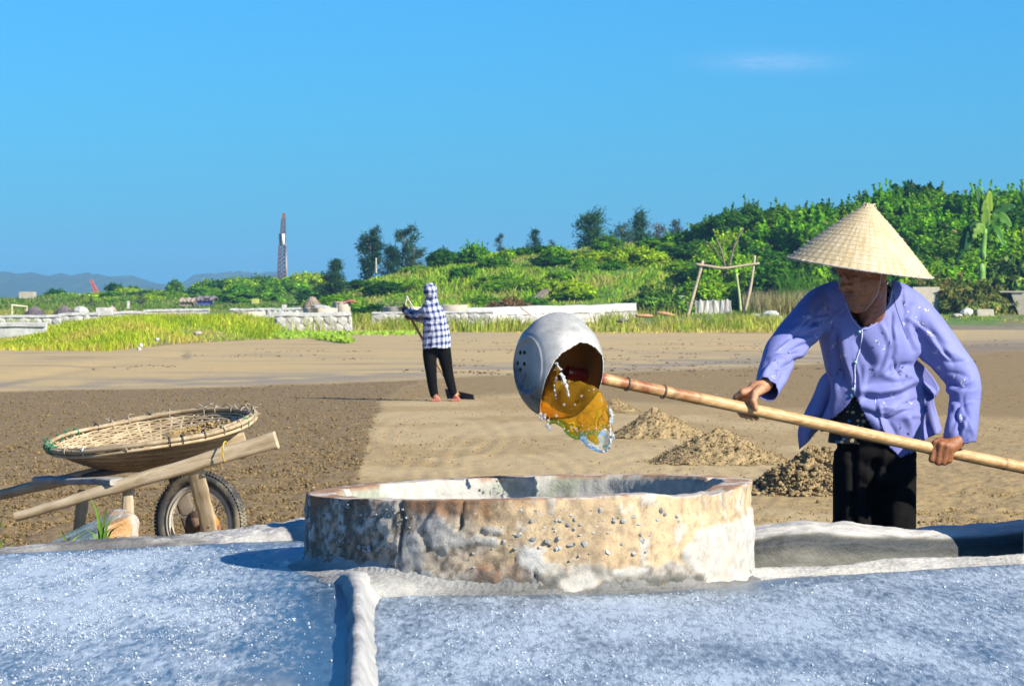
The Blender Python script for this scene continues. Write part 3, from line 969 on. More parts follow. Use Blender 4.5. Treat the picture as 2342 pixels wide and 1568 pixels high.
def bush_mesh(name, n, k, w, h, leaf, ca, cb, seed, aspect=1.7, dome=1.0, core=.30, dead=.02, airy=.15, spray=34):
    """clumpy shrub, base at z=0, about w wide and h tall"""
    global rng
    old, rng = rng, np.random.default_rng(seed)
    ph = rng.uniform(0, 6.283, k); ct = rng.uniform(-.15, 1, k)
    st = np.sqrt(1 - ct ** 2); rad = rng.uniform(.55, 1.0, k) ** .6
    cc = np.stack([np.cos(ph) * st * rad * w / 2, np.sin(ph) * st * rad * w / 2, (ct * rad * dome * .58 + .40) * h], 1)
    cr = rng.uniform(.6, 1.25, k) * airy * (w + h) / 2
    ctone = np.exp(rng.normal(0, .28, k))
    i = rng.integers(0, k, n)
    off = rng.normal(size=(n, 3)); off /= np.linalg.norm(off, axis=1)[:, None]
    rr_ = rng.uniform(.25, 1, n) ** .5
    pos = cc[i] + off * (cr[i] * rr_)[:, None] * np.array([1, 1, .8])
    # sprays of leaves sticking out of the crown
    for q in range(spray):
        a_ = rng.uniform(0, 6.283); e_ = rng.uniform(.35, 1.35)
        dv = np.array([math.cos(a_) * math.cos(e_), math.sin(a_) * math.cos(e_), math.sin(e_)])
        p0 = np.array([dv[0] * w * .36, dv[1] * w * .36, .40 * h + dv[2] * h * .42])
        L_ = rng.uniform(.12, .30) * (w + h) / 2; m_ = 26
        t_ = rng.uniform(0, 1, m_)
        dv = dv + np.array([0, 0, .5])
        pos = np.vstack([pos, p0 + dv * (t_ * L_)[:, None] + rng.normal(0, .035 * (w + h) / 2, (m_, 3)) * (1.1 - t_)[:, None]])
        off = np.vstack([off, rng.normal(size=(m_, 3))]); i = np.concatenate([i, np.full(m_, rng.integers(0, k))])
    m2 = int(n * core)
    p2 = rng.normal(0, .30, (m2, 3)) * np.array([w, w, h]) * .6; p2[:, 2] = np.abs(p2[:, 2]) * 1.1 + .02 * h
    pos = np.vstack([pos, p2]); off = np.vstack([off, rng.normal(size=(m2, 3))])
    k2 = pos[:, 2] > 0.02
    pos, off = pos[k2], off[k2]
    tone = np.concatenate([ctone[i], np.ones(m2)])[k2]
    nrm = off * .8 + rng.normal(0, .55, off.shape) + np.array([0, 0, .5])
    cols = pal(len(pos), ca, cb, .22, dead) * tone[:, None]
    pos = pos * np.array([w / 2 / np.percentile(np.hypot(pos[:, 0], pos[:, 1]), 97)] * 2 + [h / np.percentile(pos[:, 2], 99.3)])
    V, Q, C = quads(pos, leaf * rng.uniform(.55, 1.35, len(pos)), nrm, cols, aspect)
    me = mk(name, V, Q, LEAF, False, col=C, link=False)
    rng = old
    return me

def twig_mesh(name, k, w, h, seed, r0=.05, lean=.5, n=6):
    global rng
    old, rng = rng, np.random.default_rng(seed)
    mb = MB()
    for q in range(k):
        a_ = rng.uniform(0, 6.28); e_ = rng.uniform(.1, 1) * lean
        p0 = np.array([rng.normal(0, .05) * w, rng.normal(0, .05) * w, -.1])
        tip = np.array([math.cos(a_) * w * .5 * e_, math.sin(a_) * w * .5 * e_, h * rng.uniform(.6, .98)])
        mid = (p0 + tip) / 2 + np.array([rng.normal(0, .06) * w, rng.normal(0, .06) * w, .05 * h])
        pts = spline([p0, mid, tip], 7)
        mb.tube(pts, np.linspace(r0, r0 * .2, 7), n, False)
    me = mb.build(name, bark, link=False)
    rng = old
    return me

def casuarina_mesh(name, w, h, n, seed, cone=True, col_a=(.016, .055, .036), col_b=(.040, .11, .06), open_=.0, tiers=26):
    """needle tree: drooping tufts along rising limbs; returns crown and trunk meshes"""
    global rng
    old, rng = rng, np.random.default_rng(seed)
    tb = MB()
    lean = rng.normal(0, .03) * h
    tr = spline([(0, 0, -.2), (lean * .3, 0, h * .4), (lean, 0, h * .97)], 12)
    tb.tube(tr, np.linspace(.018 * h + .03, .006 * h, 12), 7, False)
    P_, N_ = [], []
    tiers = int(tiers * 1.5)
    for q in range(tiers):
        z0 = rng.uniform(.10, .93) if cone else rng.uniform(.08, .92)
        reach = (w / 2) * ((1 - z0) ** .75 + .08 if cone else (.45 + .55 * abs(math.sin(math.pi * min(1, (z0 - .10) / .95))))) * rng.uniform(.6, 1.1)
        a_ = rng.uniform(0, 6.28)
        b0 = np.array([np.interp(z0 * h, tr[:, 2], tr[:, 0]), 0, z0 * h])
        rise = rng.uniform(.12, .5) * reach * (1.4 if not cone else 1)
        tip = b0 + np.array([math.cos(a_) * reach, math.sin(a_) * reach, rise])
        br = spline([b0, (b0 + tip) / 2 + np.array([0, 0, -.05 * reach]), tip], 6)
        tb.tube(br, np.linspace(.006 * h + .01, .01, 6), 5, False)
        m_ = max(8, int(n / tiers))
        t_ = rng.uniform(.15, 1.05, m_) ** .7
        base = b0 + (tip - b0) * t_[:, None]
        spread = .072 * h * (1 - .45 * open_) * rng.uniform(.7, 1.2)
        P_.append(base + rng.normal(0, 1, (m_, 3)) * spread * np.array([.8, .8, .75]) * (.45 + .55 * t_[:, None]))
    pos = np.concatenate(P_)
    m_ = len(pos)
    dirs = rng.normal(0, .55, (m_, 3)) + np.array([0, 0, .25])
    dirs /= np.linalg.norm(dirs, axis=1)[:, None]
    L = dirs * (rng.uniform(.5, 1.2, m_) * .085 * h)[:, None]
    sd = np.cross(dirs, rng.normal(size=(m_, 3))); sd /= np.linalg.norm(sd, axis=1)[:, None]
    W = sd * (.0085 * h * rng.uniform(.7, 1.3, m_))[:, None]
    V = np.stack([pos - W, pos + W, pos + L + W * .3, pos + L - W * .3], 1).reshape(-1, 3)
    C = np.repeat(pal(m_, col_a, col_b, .25), 4, 0)
    crown = mk(name + '_crown', V, np.arange(4 * m_).reshape(-1, 4), LEAF, False, col=C, link=False)
    trunk = tb.build(name + '_trunk', bark, link=False)
    rng = old
    return crown, trunk

# ------------------------------------------------------------ terrain
crest_pts = [(500, 712), (650, 705), (740, 690), (800, 664), (870, 644), (960, 622), (1050, 611), (1150, 596), (1250, 582), (1350, 574), (1450, 568), (1550, 562), (1750, 556), (1900, 545), (2100, 535), (2400, 520), (3000, 505)]
def hill_z(x, y):
    px = CX + F * x / np.maximum(y, 1)
    cz = (HY - seg(px, crest_pts)) / F * 248 + CAMZ
    cz = np.maximum(cz, .05)
    n_ = fbm(np.stack([x * .10, y * .10, 0 * x], 1), 4, 61) - .5
    n2 = fbm(np.stack([x * .5, y * .5, 0 * x], 1), 3, 62) - .5
    amp = sstep(y, 204, 240)
    b = .45 * sstep(y, 188, 206) * sstep(px, 1000, 1500) + .12 * sstep(y, 186, 200)
    z = b + (cz - b) * sstep(y, 205, 250) * (cz > b) + amp * sstep(px, 760, 900) * (n_ * 1.3 + n2 * .3)
    z = z - sstep(y, 252, 330) * cz * .35
    return z - .2 * (1 - sstep(y, 172, 186))
hy = np.concatenate([np.linspace(170, 300, 120), np.linspace(305, 420, 12)])
hpx = np.linspace(480, 3000, 260)
HX, HYY = np.meshgrid((hpx - CX) / F, hy)
hx = (HX * HYY).ravel(); hyv = HYY.ravel()
hz_ = hill_z(hx, hyv)
hn_ = fbm(np.stack([hx * .25, hyv * .12, 0 * hx], 1), 4, 63)
hc = mixc(np.tile(np.array([.10, .19, .02]), (len(hx), 1)), np.array([.20, .16, .075]), sstep(hn_, .46, .62))
hc = mixc(hc, np.array([.25, .19, .12]), 1 - sstep(hyv, 178, 196))
hm = M('dune_soil')
hv = hm.coord('Object')
hm.p(Base_Color=hm.mix(1.0, hm.attr(), hm.ramp(hm.noise(hv, .9, 6, .7), [(.3, (.6, .6, .6)), (.7, (1.4, 1.4, 1.4))]), 'MULTIPLY'), Roughness=1.0)
hm.bump(hm.noise(hv, 3, 5, .7), 1.0, .2)
o = mk('hillside', np.stack([hx, hyv, hz_], 1), grid_faces(len(hy), len(hpx)), hm.m, True, col=hc)
tag(o, kind='structure')
# low dunes far left
fd_pts = [(-900, 700), (-200, 698), (0, 696), (100, 694), (200, 688), (280, 679), (370, 677), (430, 681), (520, 676), (600, 669), (680, 662), (760, 660), (900, 664), (1100, 675)]
def fdune_z(x, y):
    px = CX + F * x / np.maximum(y, 1)
    cz = np.maximum((HY - seg(px, fd_pts)) / F * 430 + CAMZ, .1)
    n_ = fbm(np.stack([x * .07, y * .05, 0 * x], 1), 4, 71) - .5
    return cz * sstep(y, 290, 425) * (1 - .5 * sstep(y, 440, 560)) + n_ * 1.0 * sstep(y, 310, 400) - .35 * (1 - sstep(y, 270, 300)) + .25 * sstep(y, 270, 300)
fy = np.linspace(262, 560, 90); fpx = np.linspace(-1200, 1150, 240)
FX, FY = np.meshgrid((fpx - CX) / F, fy)
fx = (FX * FY).ravel(); fyv = FY.ravel()
fn_ = fbm(np.stack([fx * .1, fyv * .05, 0 * fx], 1), 4, 73)
fc = mixc(np.tile(np.array([.10, .155, .030]), (len(fx), 1)), np.array([.20, .20, .06]), sstep(fn_, .45, .6))
o = mk('dune', np.stack([fx, fyv, fdune_z(fx, fyv)], 1), grid_faces(len(fy), len(fpx)), hm.m, True, col=fc)
tag(o, kind='structure')
# flat land between field and dunes carries thin grass; far wooded hills in the haze
def far_hill(pts, d, depth, seed):
    px = np.linspace(pts[0][0], pts[-1][0], 420)
    x = (px - CX) / F * d
    prof = [(0, 0), (.35, .55), (.7, .9), (1, 1), (1.5, .8)]
    rows = []
    for t, f in prof:
        z = (HY - seg(px, pts)) / F * d * f + CAMZ * f
        n_ = fbm(np.stack([px * .05, 0 * px + t * 9, 0 * px], 1), 4, seed)
        n2 = fbm(np.stack([px * .33, 0 * px + t * 9, 0 * px], 1), 3, seed + 2)
        rows.append(np.stack([x, np.full_like(x, d + (t - 1) * depth), z + (n_ - .5) * 9 * (f > 0) * (.5 + f) + (n2 - .5) * 6.5 * (f > 0)], 1))
    V = np.concatenate(rows)
    m_ = simple('far_forest', (.022, .060, .016), .95, .5, .05, .0)
    o = mk('hill', V, grid_faces(len(prof), len(px)), m_, True)
    return tag(o, kind='structure')
far_hill([(-1500, 640), (-300, 628), (0, 624), (100, 629), (190, 631), (260, 637), (300, 636), (345, 644), (395, 653), (440, 660), (520, 672), (620, 692)], 3000, 500, 81)
far_hill([(380, 700), (420, 668), (445, 652), (470, 638), (500, 629), (550, 626), (610, 622), (650, 628), (700, 640), (760, 655), (850, 668), (1000, 690)], 3300, 500, 85)

# ------------------------------------------------------------ shrubs and trees
B = [bush_mesh('shrub_leaves', 7600, 50, 3.2, 2.3, .125, G_MD, G_LT, 101),
     bush_mesh('shrub_leaves', 7600, 44, 3.0, 2.6, .12, G_DK, G_MD, 102),
     bush_mesh('shrub_leaves', 7600, 56, 3.6, 2.0, .12, G_LT, G_YL, 103),
     bush_mesh('shrub_leaves', 7800, 38, 3.0, 3.0, .115, G_MD, (.09, .21, .02), 104, airy=.19)]
Bb = [twig_mesh('shrub_stems', 12, 2.6, 1.9, 111 + i, .035) for i in range(4)]
LABEL_S = 'leafy green shrub growing in the thicket on the slope behind the salt field'
def shrub(px, d, kind, w, h, label=LABEL_S, group='shrubs on the slope', zoff=0.0, zf=None, name='shrub', rot=None):
    x = (px - CX) / F * d
    z = float((zf or hill_z)(np.array([x]), np.array([d]))[0]) + zoff
    dims = [(3.2, 2.3), (3.0, 2.6), (3.6, 2.0), (3.0, 3.0)][kind]
    sc = (w / dims[0], w / dims[0], h / dims[1])
    e = empty(name, (x, d, z), (0, 0, rng.uniform(0, 6.28) if rot is None else rot), label, 'shrub' if name == 'shrub' else 'tree', group)
    inst('leaves' if name == 'shrub' else 'crown', B[kind], (0, 0, 0), (0, 0, 0), sc, e)
    inst('stems' if name == 'shrub' else 'trunk', Bb[kind], (0, 0, 0), (0, 0, 0), sc, e)
    return e
# dense part of the slope, right of the plaid worker
cnt = 0
for k in range(2400):
    px = rng.uniform(1010, 2480); d = rng.uniform(209, 262)
    t = (d - 209) / 53
    dens = np.interp(px, [1010, 1200, 1330, 1480, 1700, 2480], [.05, .14, .28, .55, .95, 1])
    if px < 1560 and t < .3: dens *= .35
    if 1090 < px < 1260 and t < .45: continue
    if rng.uniform() > dens or cnt > 190: continue
    kind = rng.choice([0, 0, 1, 3, 3, 2] if px > 1500 else [0, 2, 2, 1])
    w = 1.2 * rng.uniform(2.0, 4.4) * np.interp(px, [1000, 1500, 1900, 2400], [.65, .8, 1.05, 1.1]); h = w * rng.uniform(.45, .80) * np.interp(px, [1000, 1500, 1650, 1850], [.50, .55, .75, 1.0])
    if 1660 < px < 1780 and t < .15: continue
    sk = np.interp(px, [1000, 1150, 1300, 1400, 1500, 1560, 1620, 1716, 1835, 1935, 2030, 2140, 2250, 2400], [606, 592, 572, 560, 552, 532, 510, 484, 486, 478, 452, 446, 448, 438])
    zb0 = float(hill_z(np.array([(px - CX) / F * d]), np.array([d]))[0])
    h = min(h, CAMZ + (HY - sk - 4) / F * d - zb0)
    if h < .55: continue
    zone = ('low green shrub on the grassy slope above the raker', 'green shrub on the slope above the metal bucket', 'green shrub on the slope between the bucket and the stick frame', 'dense leafy shrub in the thicket behind the stick frame', 'dense leafy shrub in the thicket behind the conical hat', 'dense leafy shrub in the thicket around the banana plant')[int(np.searchsorted([1130, 1400, 1560, 1780, 2150], px))]
    shrub(px, d, kind, w, h, zone, 'shrubs ' + zone.split(' shrub ')[1].replace('in the thicket ', ''), zoff=-.15)
    cnt += 1
# taller crest bushes that make the skyline
for px, top, w in [(1015, 572, 60), (1085, 560, 58), (1190, 585, 55), (1270, 566, 60), (1390, 540, 60), (1500, 552, 70), (1560, 530, 90), (1620, 506, 80), (1668, 486, 90), (1716, 470, 80), (1778, 476, 95), (1835, 480, 95), (1880, 470, 80), (1935, 470, 90), (1985, 452, 85), (2030, 440, 95), (2140, 438, 110), (2195, 452, 90), (2250, 440, 90), (2310, 440, 110), (2380, 430, 120), (1590, 560, 110), (1700, 545, 120), (1830, 545, 120), (2000, 520, 140), (2180, 520, 130), (2330, 520, 130)]:
    d = rng.uniform(236, 250); s = F / d
    x = (px - CX) / F * d
    zt = CAMZ + (HY - top) / s
    zb = float(hill_z(np.array([x]), np.array([d]))[0]) - .3
    shrub(px, d, int(rng.choice([1, 3, 3, 0])), w / s * 1.3, max(1.0, (zt - zb) * 1.02), 'tall leafy shrub rising along the crest of the green slope', 'tall shrubs along the crest', -.3)
# left low dunes: scattered bushes
for k in range(60):
    px = rng.uniform(-60, 800); d = rng.uniform(330, 440)
    shrub(px, d, int(rng.choice([0, 2, 1, 2])), rng.uniform(2.5, 6.0), rng.uniform(.9, 2.0) * np.interp(px, [0, 380, 520], [.5, .55, 1]), 'low green bush on the far dunes at left', 'bushes on the far dunes', -.2, fdune_z)
for px, top, bot, w, kind, lab in [(400, 641, 672, 42, 3, 'round-topped dark tree standing alone on the far dune skyline'), (497, 652, 668, 40, 1, 'flat-topped dark bush on the skyline left of the lattice crane'), (262, 648, 668, 48, 1, 'dark clump of trees right of the slanting red jib'), (305, 655, 672, 40, 1, 'smaller dark tree clump right of the skyline clump'), (130, 662, 690, 60, 1, 'dark bush beside the small pale hut on the far dune'), (600, 634, 676, 110, 3, 'big rounded green bush left of the lattice crane foot'), (690, 640, 680, 70, 0, 'bright green bush right of the lattice crane foot'), (545, 650, 690, 70, 0, 'leafy bush behind the blue tarpaulin hut')]:
    d = 415.0; s = F / d
    x = (px - CX) / F * d
    zb = CAMZ + (HY - bot) / s - .3; zt = CAMZ + (HY - top) / s
    e = shrub(px, d, kind, w / s, zt - zb, lab, None, 0, lambda a, b: np.array([zb]), name='tree' if 'tree' in lab else 'shrub')

def casu(px, top, bot, wpx, d, n, seed, label, cone=True, open_=0.0, tiers=26, ca=(.016, .055, .036), cb=(.040, .11, .06)):
    s = F / d
    h, w = (bot - top) / s, wpx / s
    cr, tk = casuarina_mesh('casuarina', w, h, n, seed, cone, ca, cb, open_, tiers)
    e = empty('casuarina_tree', ((px - CX) / s, d, CAMZ + (HY - bot) / s), (0, 0, 0), label, 'tree', 'needle-leaved trees on the dune crest')
    inst('crown', cr, parent=e); inst('trunk', tk, parent=e)
casu(842, 520, 655, 62, 268, 2500, 201, 'tall dark casuarina with a broad flat top, leftmost on the crest', False, .45, 22)
casu(918, 520, 650, 76, 268, 1500, 202, 'dark casuarina with two forking leaders, right of the flat-topped one', False, .75, 15)
casu(896, 560, 650, 70, 262, 2600, 203, 'dense dark casuarina below the forked casuarina', True)
casu(950, 563, 640, 60, 262, 1700, 211, 'small ragged casuarina right of the forked casuarina', False, .3)
casu(764, 595, 682, 76, 236, 4200, 204, 'bushy dark casuarina low on the left end of the slope', True, 0, 46)
casu(1144, 533, 610, 46, 275, 900, 205, 'thin airy casuarina against the sky over the brown dead shrub', True, .8, 22, (.03, .06, .055), (.06, .11, .09))
casu(1224, 524, 600, 58, 262, 1700, 206, 'dark ragged casuarina left of the round-crowned tree', True, .2)
casu(1262, 545, 600, 34, 275, 600, 212, 'faint bluish casuarina just right of the ragged casuarina', True, .8, 20, (.03, .06, .06), (.06, .10, .09))
casu(1462, 483, 600, 56, 268, 2600, 207, 'pointed dark casuarina, the tallest spire on the crest', True, 0, 34)
casu(1424, 515, 600, 60, 262, 2300, 208, 'rounded dark casuarina left of the pointed spire', False)
casu(1502, 505, 600, 52, 285, 900, 209, 'thin bluish bare-looking casuarina right of the pointed spire', False, .8, 22, (.04, .06, .06), (.07, .10, .10))
casu(1545, 500, 600, 56, 285, 900, 213, 'second thin bluish casuarina, farther right from the spire', True, .8, 26, (.04, .06, .06), (.07, .10, .10))
casu(1344, 491, 610, 74, 262, 3600, 214, 'round-crowned dark tree left of the pointed spire', False, 0, 40, (.012, .05, .022), (.030, .10, .035))
casu(207, 678, 702, 22, 300, 900, 215, 'tiny dark cone-shaped tree on the far flat, left one of two', True, 0, 30)
casu(322, 668, 697, 36, 300, 1300, 216, 'small dark cone-shaped tree on the far flat, right one of two', True, 0, 34)
# umbrella-shaped tree behind the hat
cr = bush_mesh('umbrella_crown', 3600, 30, 4.6, 1.5, .24, G_DK, (.03, .10, .02), 301, dome=.7)
tk = twig_mesh('umbrella_stem', 7, 3.2, 1.2, 302, .09, .9)
d = 258.0; s = F / d
e = empty('umbrella_tree', ((2093 - CX) / s, d, CAMZ + (HY - 458) / s - .6), (0, 0, 0), 'dark umbrella-shaped tree at the skyline right of the conical hat tip', 'tree')
inst('crown', cr, (0, 0, .25), parent=e); inst('trunk', tk, parent=e)
# bare sticks of dead branches on the crest
for px, top, seed, lab in [(1718, 455, 311, 'bare thin branch sticking out of the crest left of the hat'), (2262, 428, 312, 'bare twiggy branches beside the banana plant top')]:
    d = 243.0; s = F / d
    e = inst('dead_branch', twig_mesh('dead_branch', 5, 1.2, 2.2, seed, .03, .6), ((px - CX) / s, d, CAMZ + (HY - top) / s - 2.0))
    tag(e, lab, 'branch')
# low shrubs dotted over the grassy part of the slope
for k in range(34):
    px = rng.uniform(770, 1340); d = rng.uniform(211, 256)
    shrub(px, d, int(rng.choice([0, 1, 2, 2])), rng.uniform(1.2, 3.2), rng.uniform(.4, 1.0), 'low shrub half sunk in the grass of the open slope', 'low shrubs on the grassy slope', -.1)
# dead brown shrub and bright vine mounds at the foot of the slope
dead = bush_mesh('dead_leaves', 4200, 40, 3.4, 1.2, .13, (.15, .10, .06), (.26, .19, .10), 321, aspect=4.0, dead=.5)
d = 206.0; s = F / d
e = empty('dead_shrub', ((1165 - CX) / s, d, .1), (0, 0, .4), 'dry brown shrub behind the white wall in the middle', 'shrub')
inst('leaves', dead, parent=e); inst('stems', twig_mesh('dead_stems', 26, 3.2, 1.0, 322, .02, 1.0), parent=e)
vine = bush_mesh('vine_leaves', 6500, 70, 4.2, 1.9, .17, (.05, .15, .02), (.12, .24, .03), 331, aspect=1.3, airy=.13)
d = 203.0; s = F / d
e = empty('vine_mound', ((1500 - CX) / s, d, .25), (0, 0, .4), 'bright green rounded mound of vines left of the stick frame', 'shrub')
inst('leaves', vine, (0, 0, 0), (0, 0, 0), (1, 1, 1), e); inst('stems', twig_mesh('vine_stems', 10, 3, 1.4, 332, .02, 1.0), parent=e)
vine2 = bush_mesh('glossy_leaves', 4200, 60, 4.0, 2.6, .25, (.035, .12, .015), (.20, .28, .05), 333, aspect=1.5, airy=.14)
d = 206.0; s = F / d
e = empty('glossy_bush', ((2340 - CX) / s, d, 1.3), (0, 0, .4), 'glossy bright-leaved bush at the right edge below the banana plant', 'shrub')
inst('leaves', vine2, (0, 0, 0), (0, 0, 0), (1.1, 1, 1), e); inst('stems', twig_mesh('glossy_stems', 10, 3, 2.0, 334, .03, 1.0), parent=e)
weed = bush_mesh('weed_leaves', 5200, 60, 5.2, 2.1, .15, (.07, .14, .03), (.17, .21, .05), 335, aspect=3.2, airy=.12, dead=.12)
for px, d, sc, lab in [(2215, 204, (1.0, .8, 1.0), 'feathery weed thicket behind the concrete blocks at right'), (2130, 208, (.8, .7, 1.0), 'feathery weeds rising behind the pale concrete tank'), (2300, 204.5, (.7, .6, .75), 'feathery weeds behind the slanting slab at the right edge')]:
    s = F / d
    e = inst('weed_thicket', weed, ((px - CX) / s, d, .35), (0, 0, px), sc)
    tag(e, lab, 'weeds')

# banana plant
def banana():
    d = 204.0; s = F / d
    e = empty('banana_plant', ((2245 - CX) / s, d, CAMZ + (HY - 640) / s), (0, 0, 0), 'banana plant with broad torn leaves at the upper right', 'banana plant')
    mb = MB()
    mb.tube(spline([(0, 0, -.5), (.08, 0, 1.5), (.22, 0, 3.0)], 10), np.linspace(.24, .13, 10), 12)
    green = simple('banana_stem', (.13, .27, .03), .5, .3, 3, .2)
    mb.build('stem', green, e)
    lm = leaf_mat('banana_leaf', .35)
    base = np.array([.22, 0, 2.7])
    def leaf(tipx, tipy, tipz, wd, arch, seed, colr):
        tip = np.array([tipx, tipy, tipz])
        mid = (base + tip) / 2 + np.array([0, 0, arch])
        c_ = spline([base, mid, tip], 16)
        t = np.linspace(0, 1, 16)
        w = wd * np.sin(math.pi * np.clip(t * .93 + .05, 0, 1)) ** .6
        tg = np.gradient(c_, axis=0); tg /= np.linalg.norm(tg, axis=1)[:, None]
        sd = np.cross(tg, np.array([.15, -1, .25])); sd /= np.linalg.norm(sd, axis=1)[:, None]
        up = np.cross(sd, tg)
        offs = np.array([-1, -.55, 0, .55, 1])
        V = c_[:, None] + sd[:, None] * (offs[None, :, None] * w[:, None, None]) + up[:, None] * (.22 * np.abs(offs)[None, :, None] * w[:, None, None])
        q = grid_faces(16, 5)
        keep = np.ones(len(q), bool)
        for r_ in (4, 7, 9, 12):
            for c0 in (0, 3): 
                if np.random.default_rng(seed + r_ + c0).uniform() < .45: keep[r_ * 4 + c0] = False
        o = mk('leaf', V.reshape(-1, 3), q[keep], lm, True, e, np.tile(np.array(colr), (80, 1)))
        sm = o.modifiers.new('t', 'SOLIDIFY'); sm.thickness = .012
    G1, G2, G3 = (.10, .26, .03), (.17, .32, .05), (.035, .12, .03)
    leaf(.45, -.1, 5.2, .28, .0, 1, G2); leaf(-.25, .2, 5.3, .22, .15, 2, G3); leaf(.15, -.3, 4.6, .30, .0, 3, G2)
    leaf(1.7, -.3, 3.1, .34, .75, 4, G2); leaf(2.0, .1, 4.3, .28, .55, 5, G3); leaf(-1.0, -.3, 1.6, .34, .9, 6, G3)
    leaf(-.55, -.5, 2.4, .28, .5, 7, G2); leaf(1.3, -.4, 1.9, .26, .7, 8, G1); leaf(-1.5, .2, .9, .30, 1.3, 9, G3)
banana()

# ------------------------------------------------------------ grass
def blades(pos, h, w, cols, lean=.35, seed=0):
    n = len(pos)
    a = rng.uniform(0, 6.283, n)
    side = np.stack([np.cos(a), np.sin(a), 0 * a], 1) * (w * .5)[:, None]
    ld = rng.normal(0, lean, (n, 2)) * h[:, None]
    tip = pos + np.stack([ld[:, 0], ld[:, 1], h], 1)
    mid = pos + np.stack([ld[:, 0] * .35, ld[:, 1] * .35, h * .6], 1)
    V = np.stack([pos - side, pos + side, mid + side * .7, mid - side * .7, tip], 1).reshape(-1, 3)
    b = np.arange(n)[:, None] * 5
    Q = b + np.array([[0, 1, 2, 3]]); T = b + np.array([[3, 2, 4]])
    return V, Q, T, np.repeat(cols, 5, 0)
def grass(name, n, pxr, dr, zf, hfun, ca, cb, label, dead=.05, w=.03, dens=None, lean=.35, clump=(.25, .08)):
    d = 1 / rng.uniform(1 / dr[1], 1 / dr[0], n); px = rng.uniform(pxr[0], pxr[1], n)
    x = (px - CX) / F * d
    nn = fbm(np.stack([x * clump[0], d * clump[1], 0 * x], 1), 4, 88)
    k = np.ones(n, bool)
    if dens is not None: k = rng.uniform(0, 1, n) < dens(px, d, nn)
    x, d, px, nn = x[k], d[k], px[k], nn[k]
    z = zf(x, d)
    h = hfun(px, d, nn) * rng.uniform(.5, 1.25, len(x))
    ton = fbm(np.stack([x * .8, d * .3, 0 * x + 3], 1), 3, 89)
    cols = pal(len(x), ca, cb, .2, dead)
    cols = mixc(cols, np.array([.40, .34, .12]), sstep(ton, .52, .70) * .6)
    cols = mixc(cols, np.array([.12, .24, .02]), sstep(.44 - ton, 0, .12) * .6)
    V, Q, T, C = blades(np.stack([x, d, z - .02], 1), h, w * d / 110 * rng.uniform(.6, 1.5, len(x)), cols, lean)
    o = mk(name, V, [Q, T], LEAF, False, col=C)
    return tag(o, label, kind='stuff')
# left grass bank
be = [(-600, 92), (0, 91), (250, 89), (330, 96), (420, 106), (560, 113), (650, 121), (760, 130)]
def bank_z(x, y):
    px = CX + F * x / np.maximum(y, 1)
    b = seg(px, be)
    top = np.interp(px, [-400, 0, 100, 200, 350, 560, 660], [.05, .05, .22, .40, .58, .55, .2])
    return top * sstep(y, b - 1.5, b + np.interp(px, [250, 330, 640], [24, 14, 20])) + .05 * (fbm(np.stack([x, y, 0 * x], 1), 3, 90) - .5) - .04
bp = np.linspace(-500, 700, 150); by_ = np.linspace(84, 165, 90)
BX, BY = np.meshgrid((bp - CX) / F, by_)
bx, by = (BX * BY).ravel(), BY.ravel()
bz = bank_z(bx, by)
bz = np.where(CX + F * bx / by > 655, -.3, bz)
bcol = mixc(np.tile(np.array([.20, .22, .05]), (len(bx), 1)), np.array([.20, .135, .075]), 1 - sstep(by - seg(CX + F * bx / by, be), .5, 5))
o = mk('grass_bank', np.stack([bx, by, bz], 1), grid_faces(len(by_), len(bp)), hm.m, True, col=bcol)
tag(o, kind='structure')
def bank_d(px, d, nn):
    e_ = d - seg(px, be)
    return (e_ > rng.uniform(0, 4, len(px)) * np.interp(px, [280, 340, 480], [1, 2.2, 1])) * np.where(px > 640, 0, 1.0)
grass('bank_grass', 52000, (-120, 655), (88, 165), bank_z, lambda px, d, nn: .09 + .20 * sstep(nn, .38, .62), (.21, .37, .015), (.37, .45, .04), 'bright yellow-green grass on the low bank at left', .05, .032, bank_d)
zg = lambda x, d: np.maximum(hill_z(x, d), 0) - .02
grass('short_grass', 26000, (1000, 2200), (134, 200), zg, lambda px, d, nn: .06 + .10 * sstep(nn, .4, .6), (.36, .35, .10), (.48, .41, .16), 'short pale grass along the far edge of the field', .1, .035,
      lambda px, d, nn: sstep(d, np.interp(px, [1000, 1080, 1200, 2000, 2180], [178, 165, 138, 150, 196]), np.interp(px, [1000, 1080, 1200, 2000, 2180], [186, 176, 150, 165, 202])) * 1.0)
grass('wall_grass', 30000, (560, 2450), (150, 204), zg, lambda px, d, nn: (.10 + .60 * sstep(nn, .45, .66)) * np.where(px > 2060, .3, 1), (.24, .34, .025), (.40, .42, .07), 'taller clumps of grass in front of the stone walls', .12, .035,
      lambda px, d, nn: sstep(nn, np.interp(px, [600, 1050, 1500, 2080, 2150, 2400], [.40, .46, .44, .44, .50, .46]), .56) * np.where((px > 2060) & (d < 192), 0, 1) * (1 - .7 * ((px > 640) & (px < 850) & (d < 160) & (d > 140))), clump=(.35, .12))
grass('far_flat_grass', 20000, (-100, 880), (205, 330), lambda x, d: 0 * x + .0 + .25 * sstep(d, 270, 300), lambda px, d, nn: .15 + .35 * sstep(nn, .4, .6), (.20, .28, .03), (.36, .35, .09), 'rough grass on the far flat beyond the white walls', .1, .04)
grass('slope_grass', 60000, (690, 2450), (202, 262), hill_z, lambda px, d, nn: .16 + .40 * sstep(nn, .4, .65), (.13, .36, .012), (.36, .45, .035), 'rough green grass covering the dune slope', .06, .05,
      lambda px, d, nn: np.interp(px, [690, 760, 1500, 2400], [.3, 1, 1, .5]), .45)
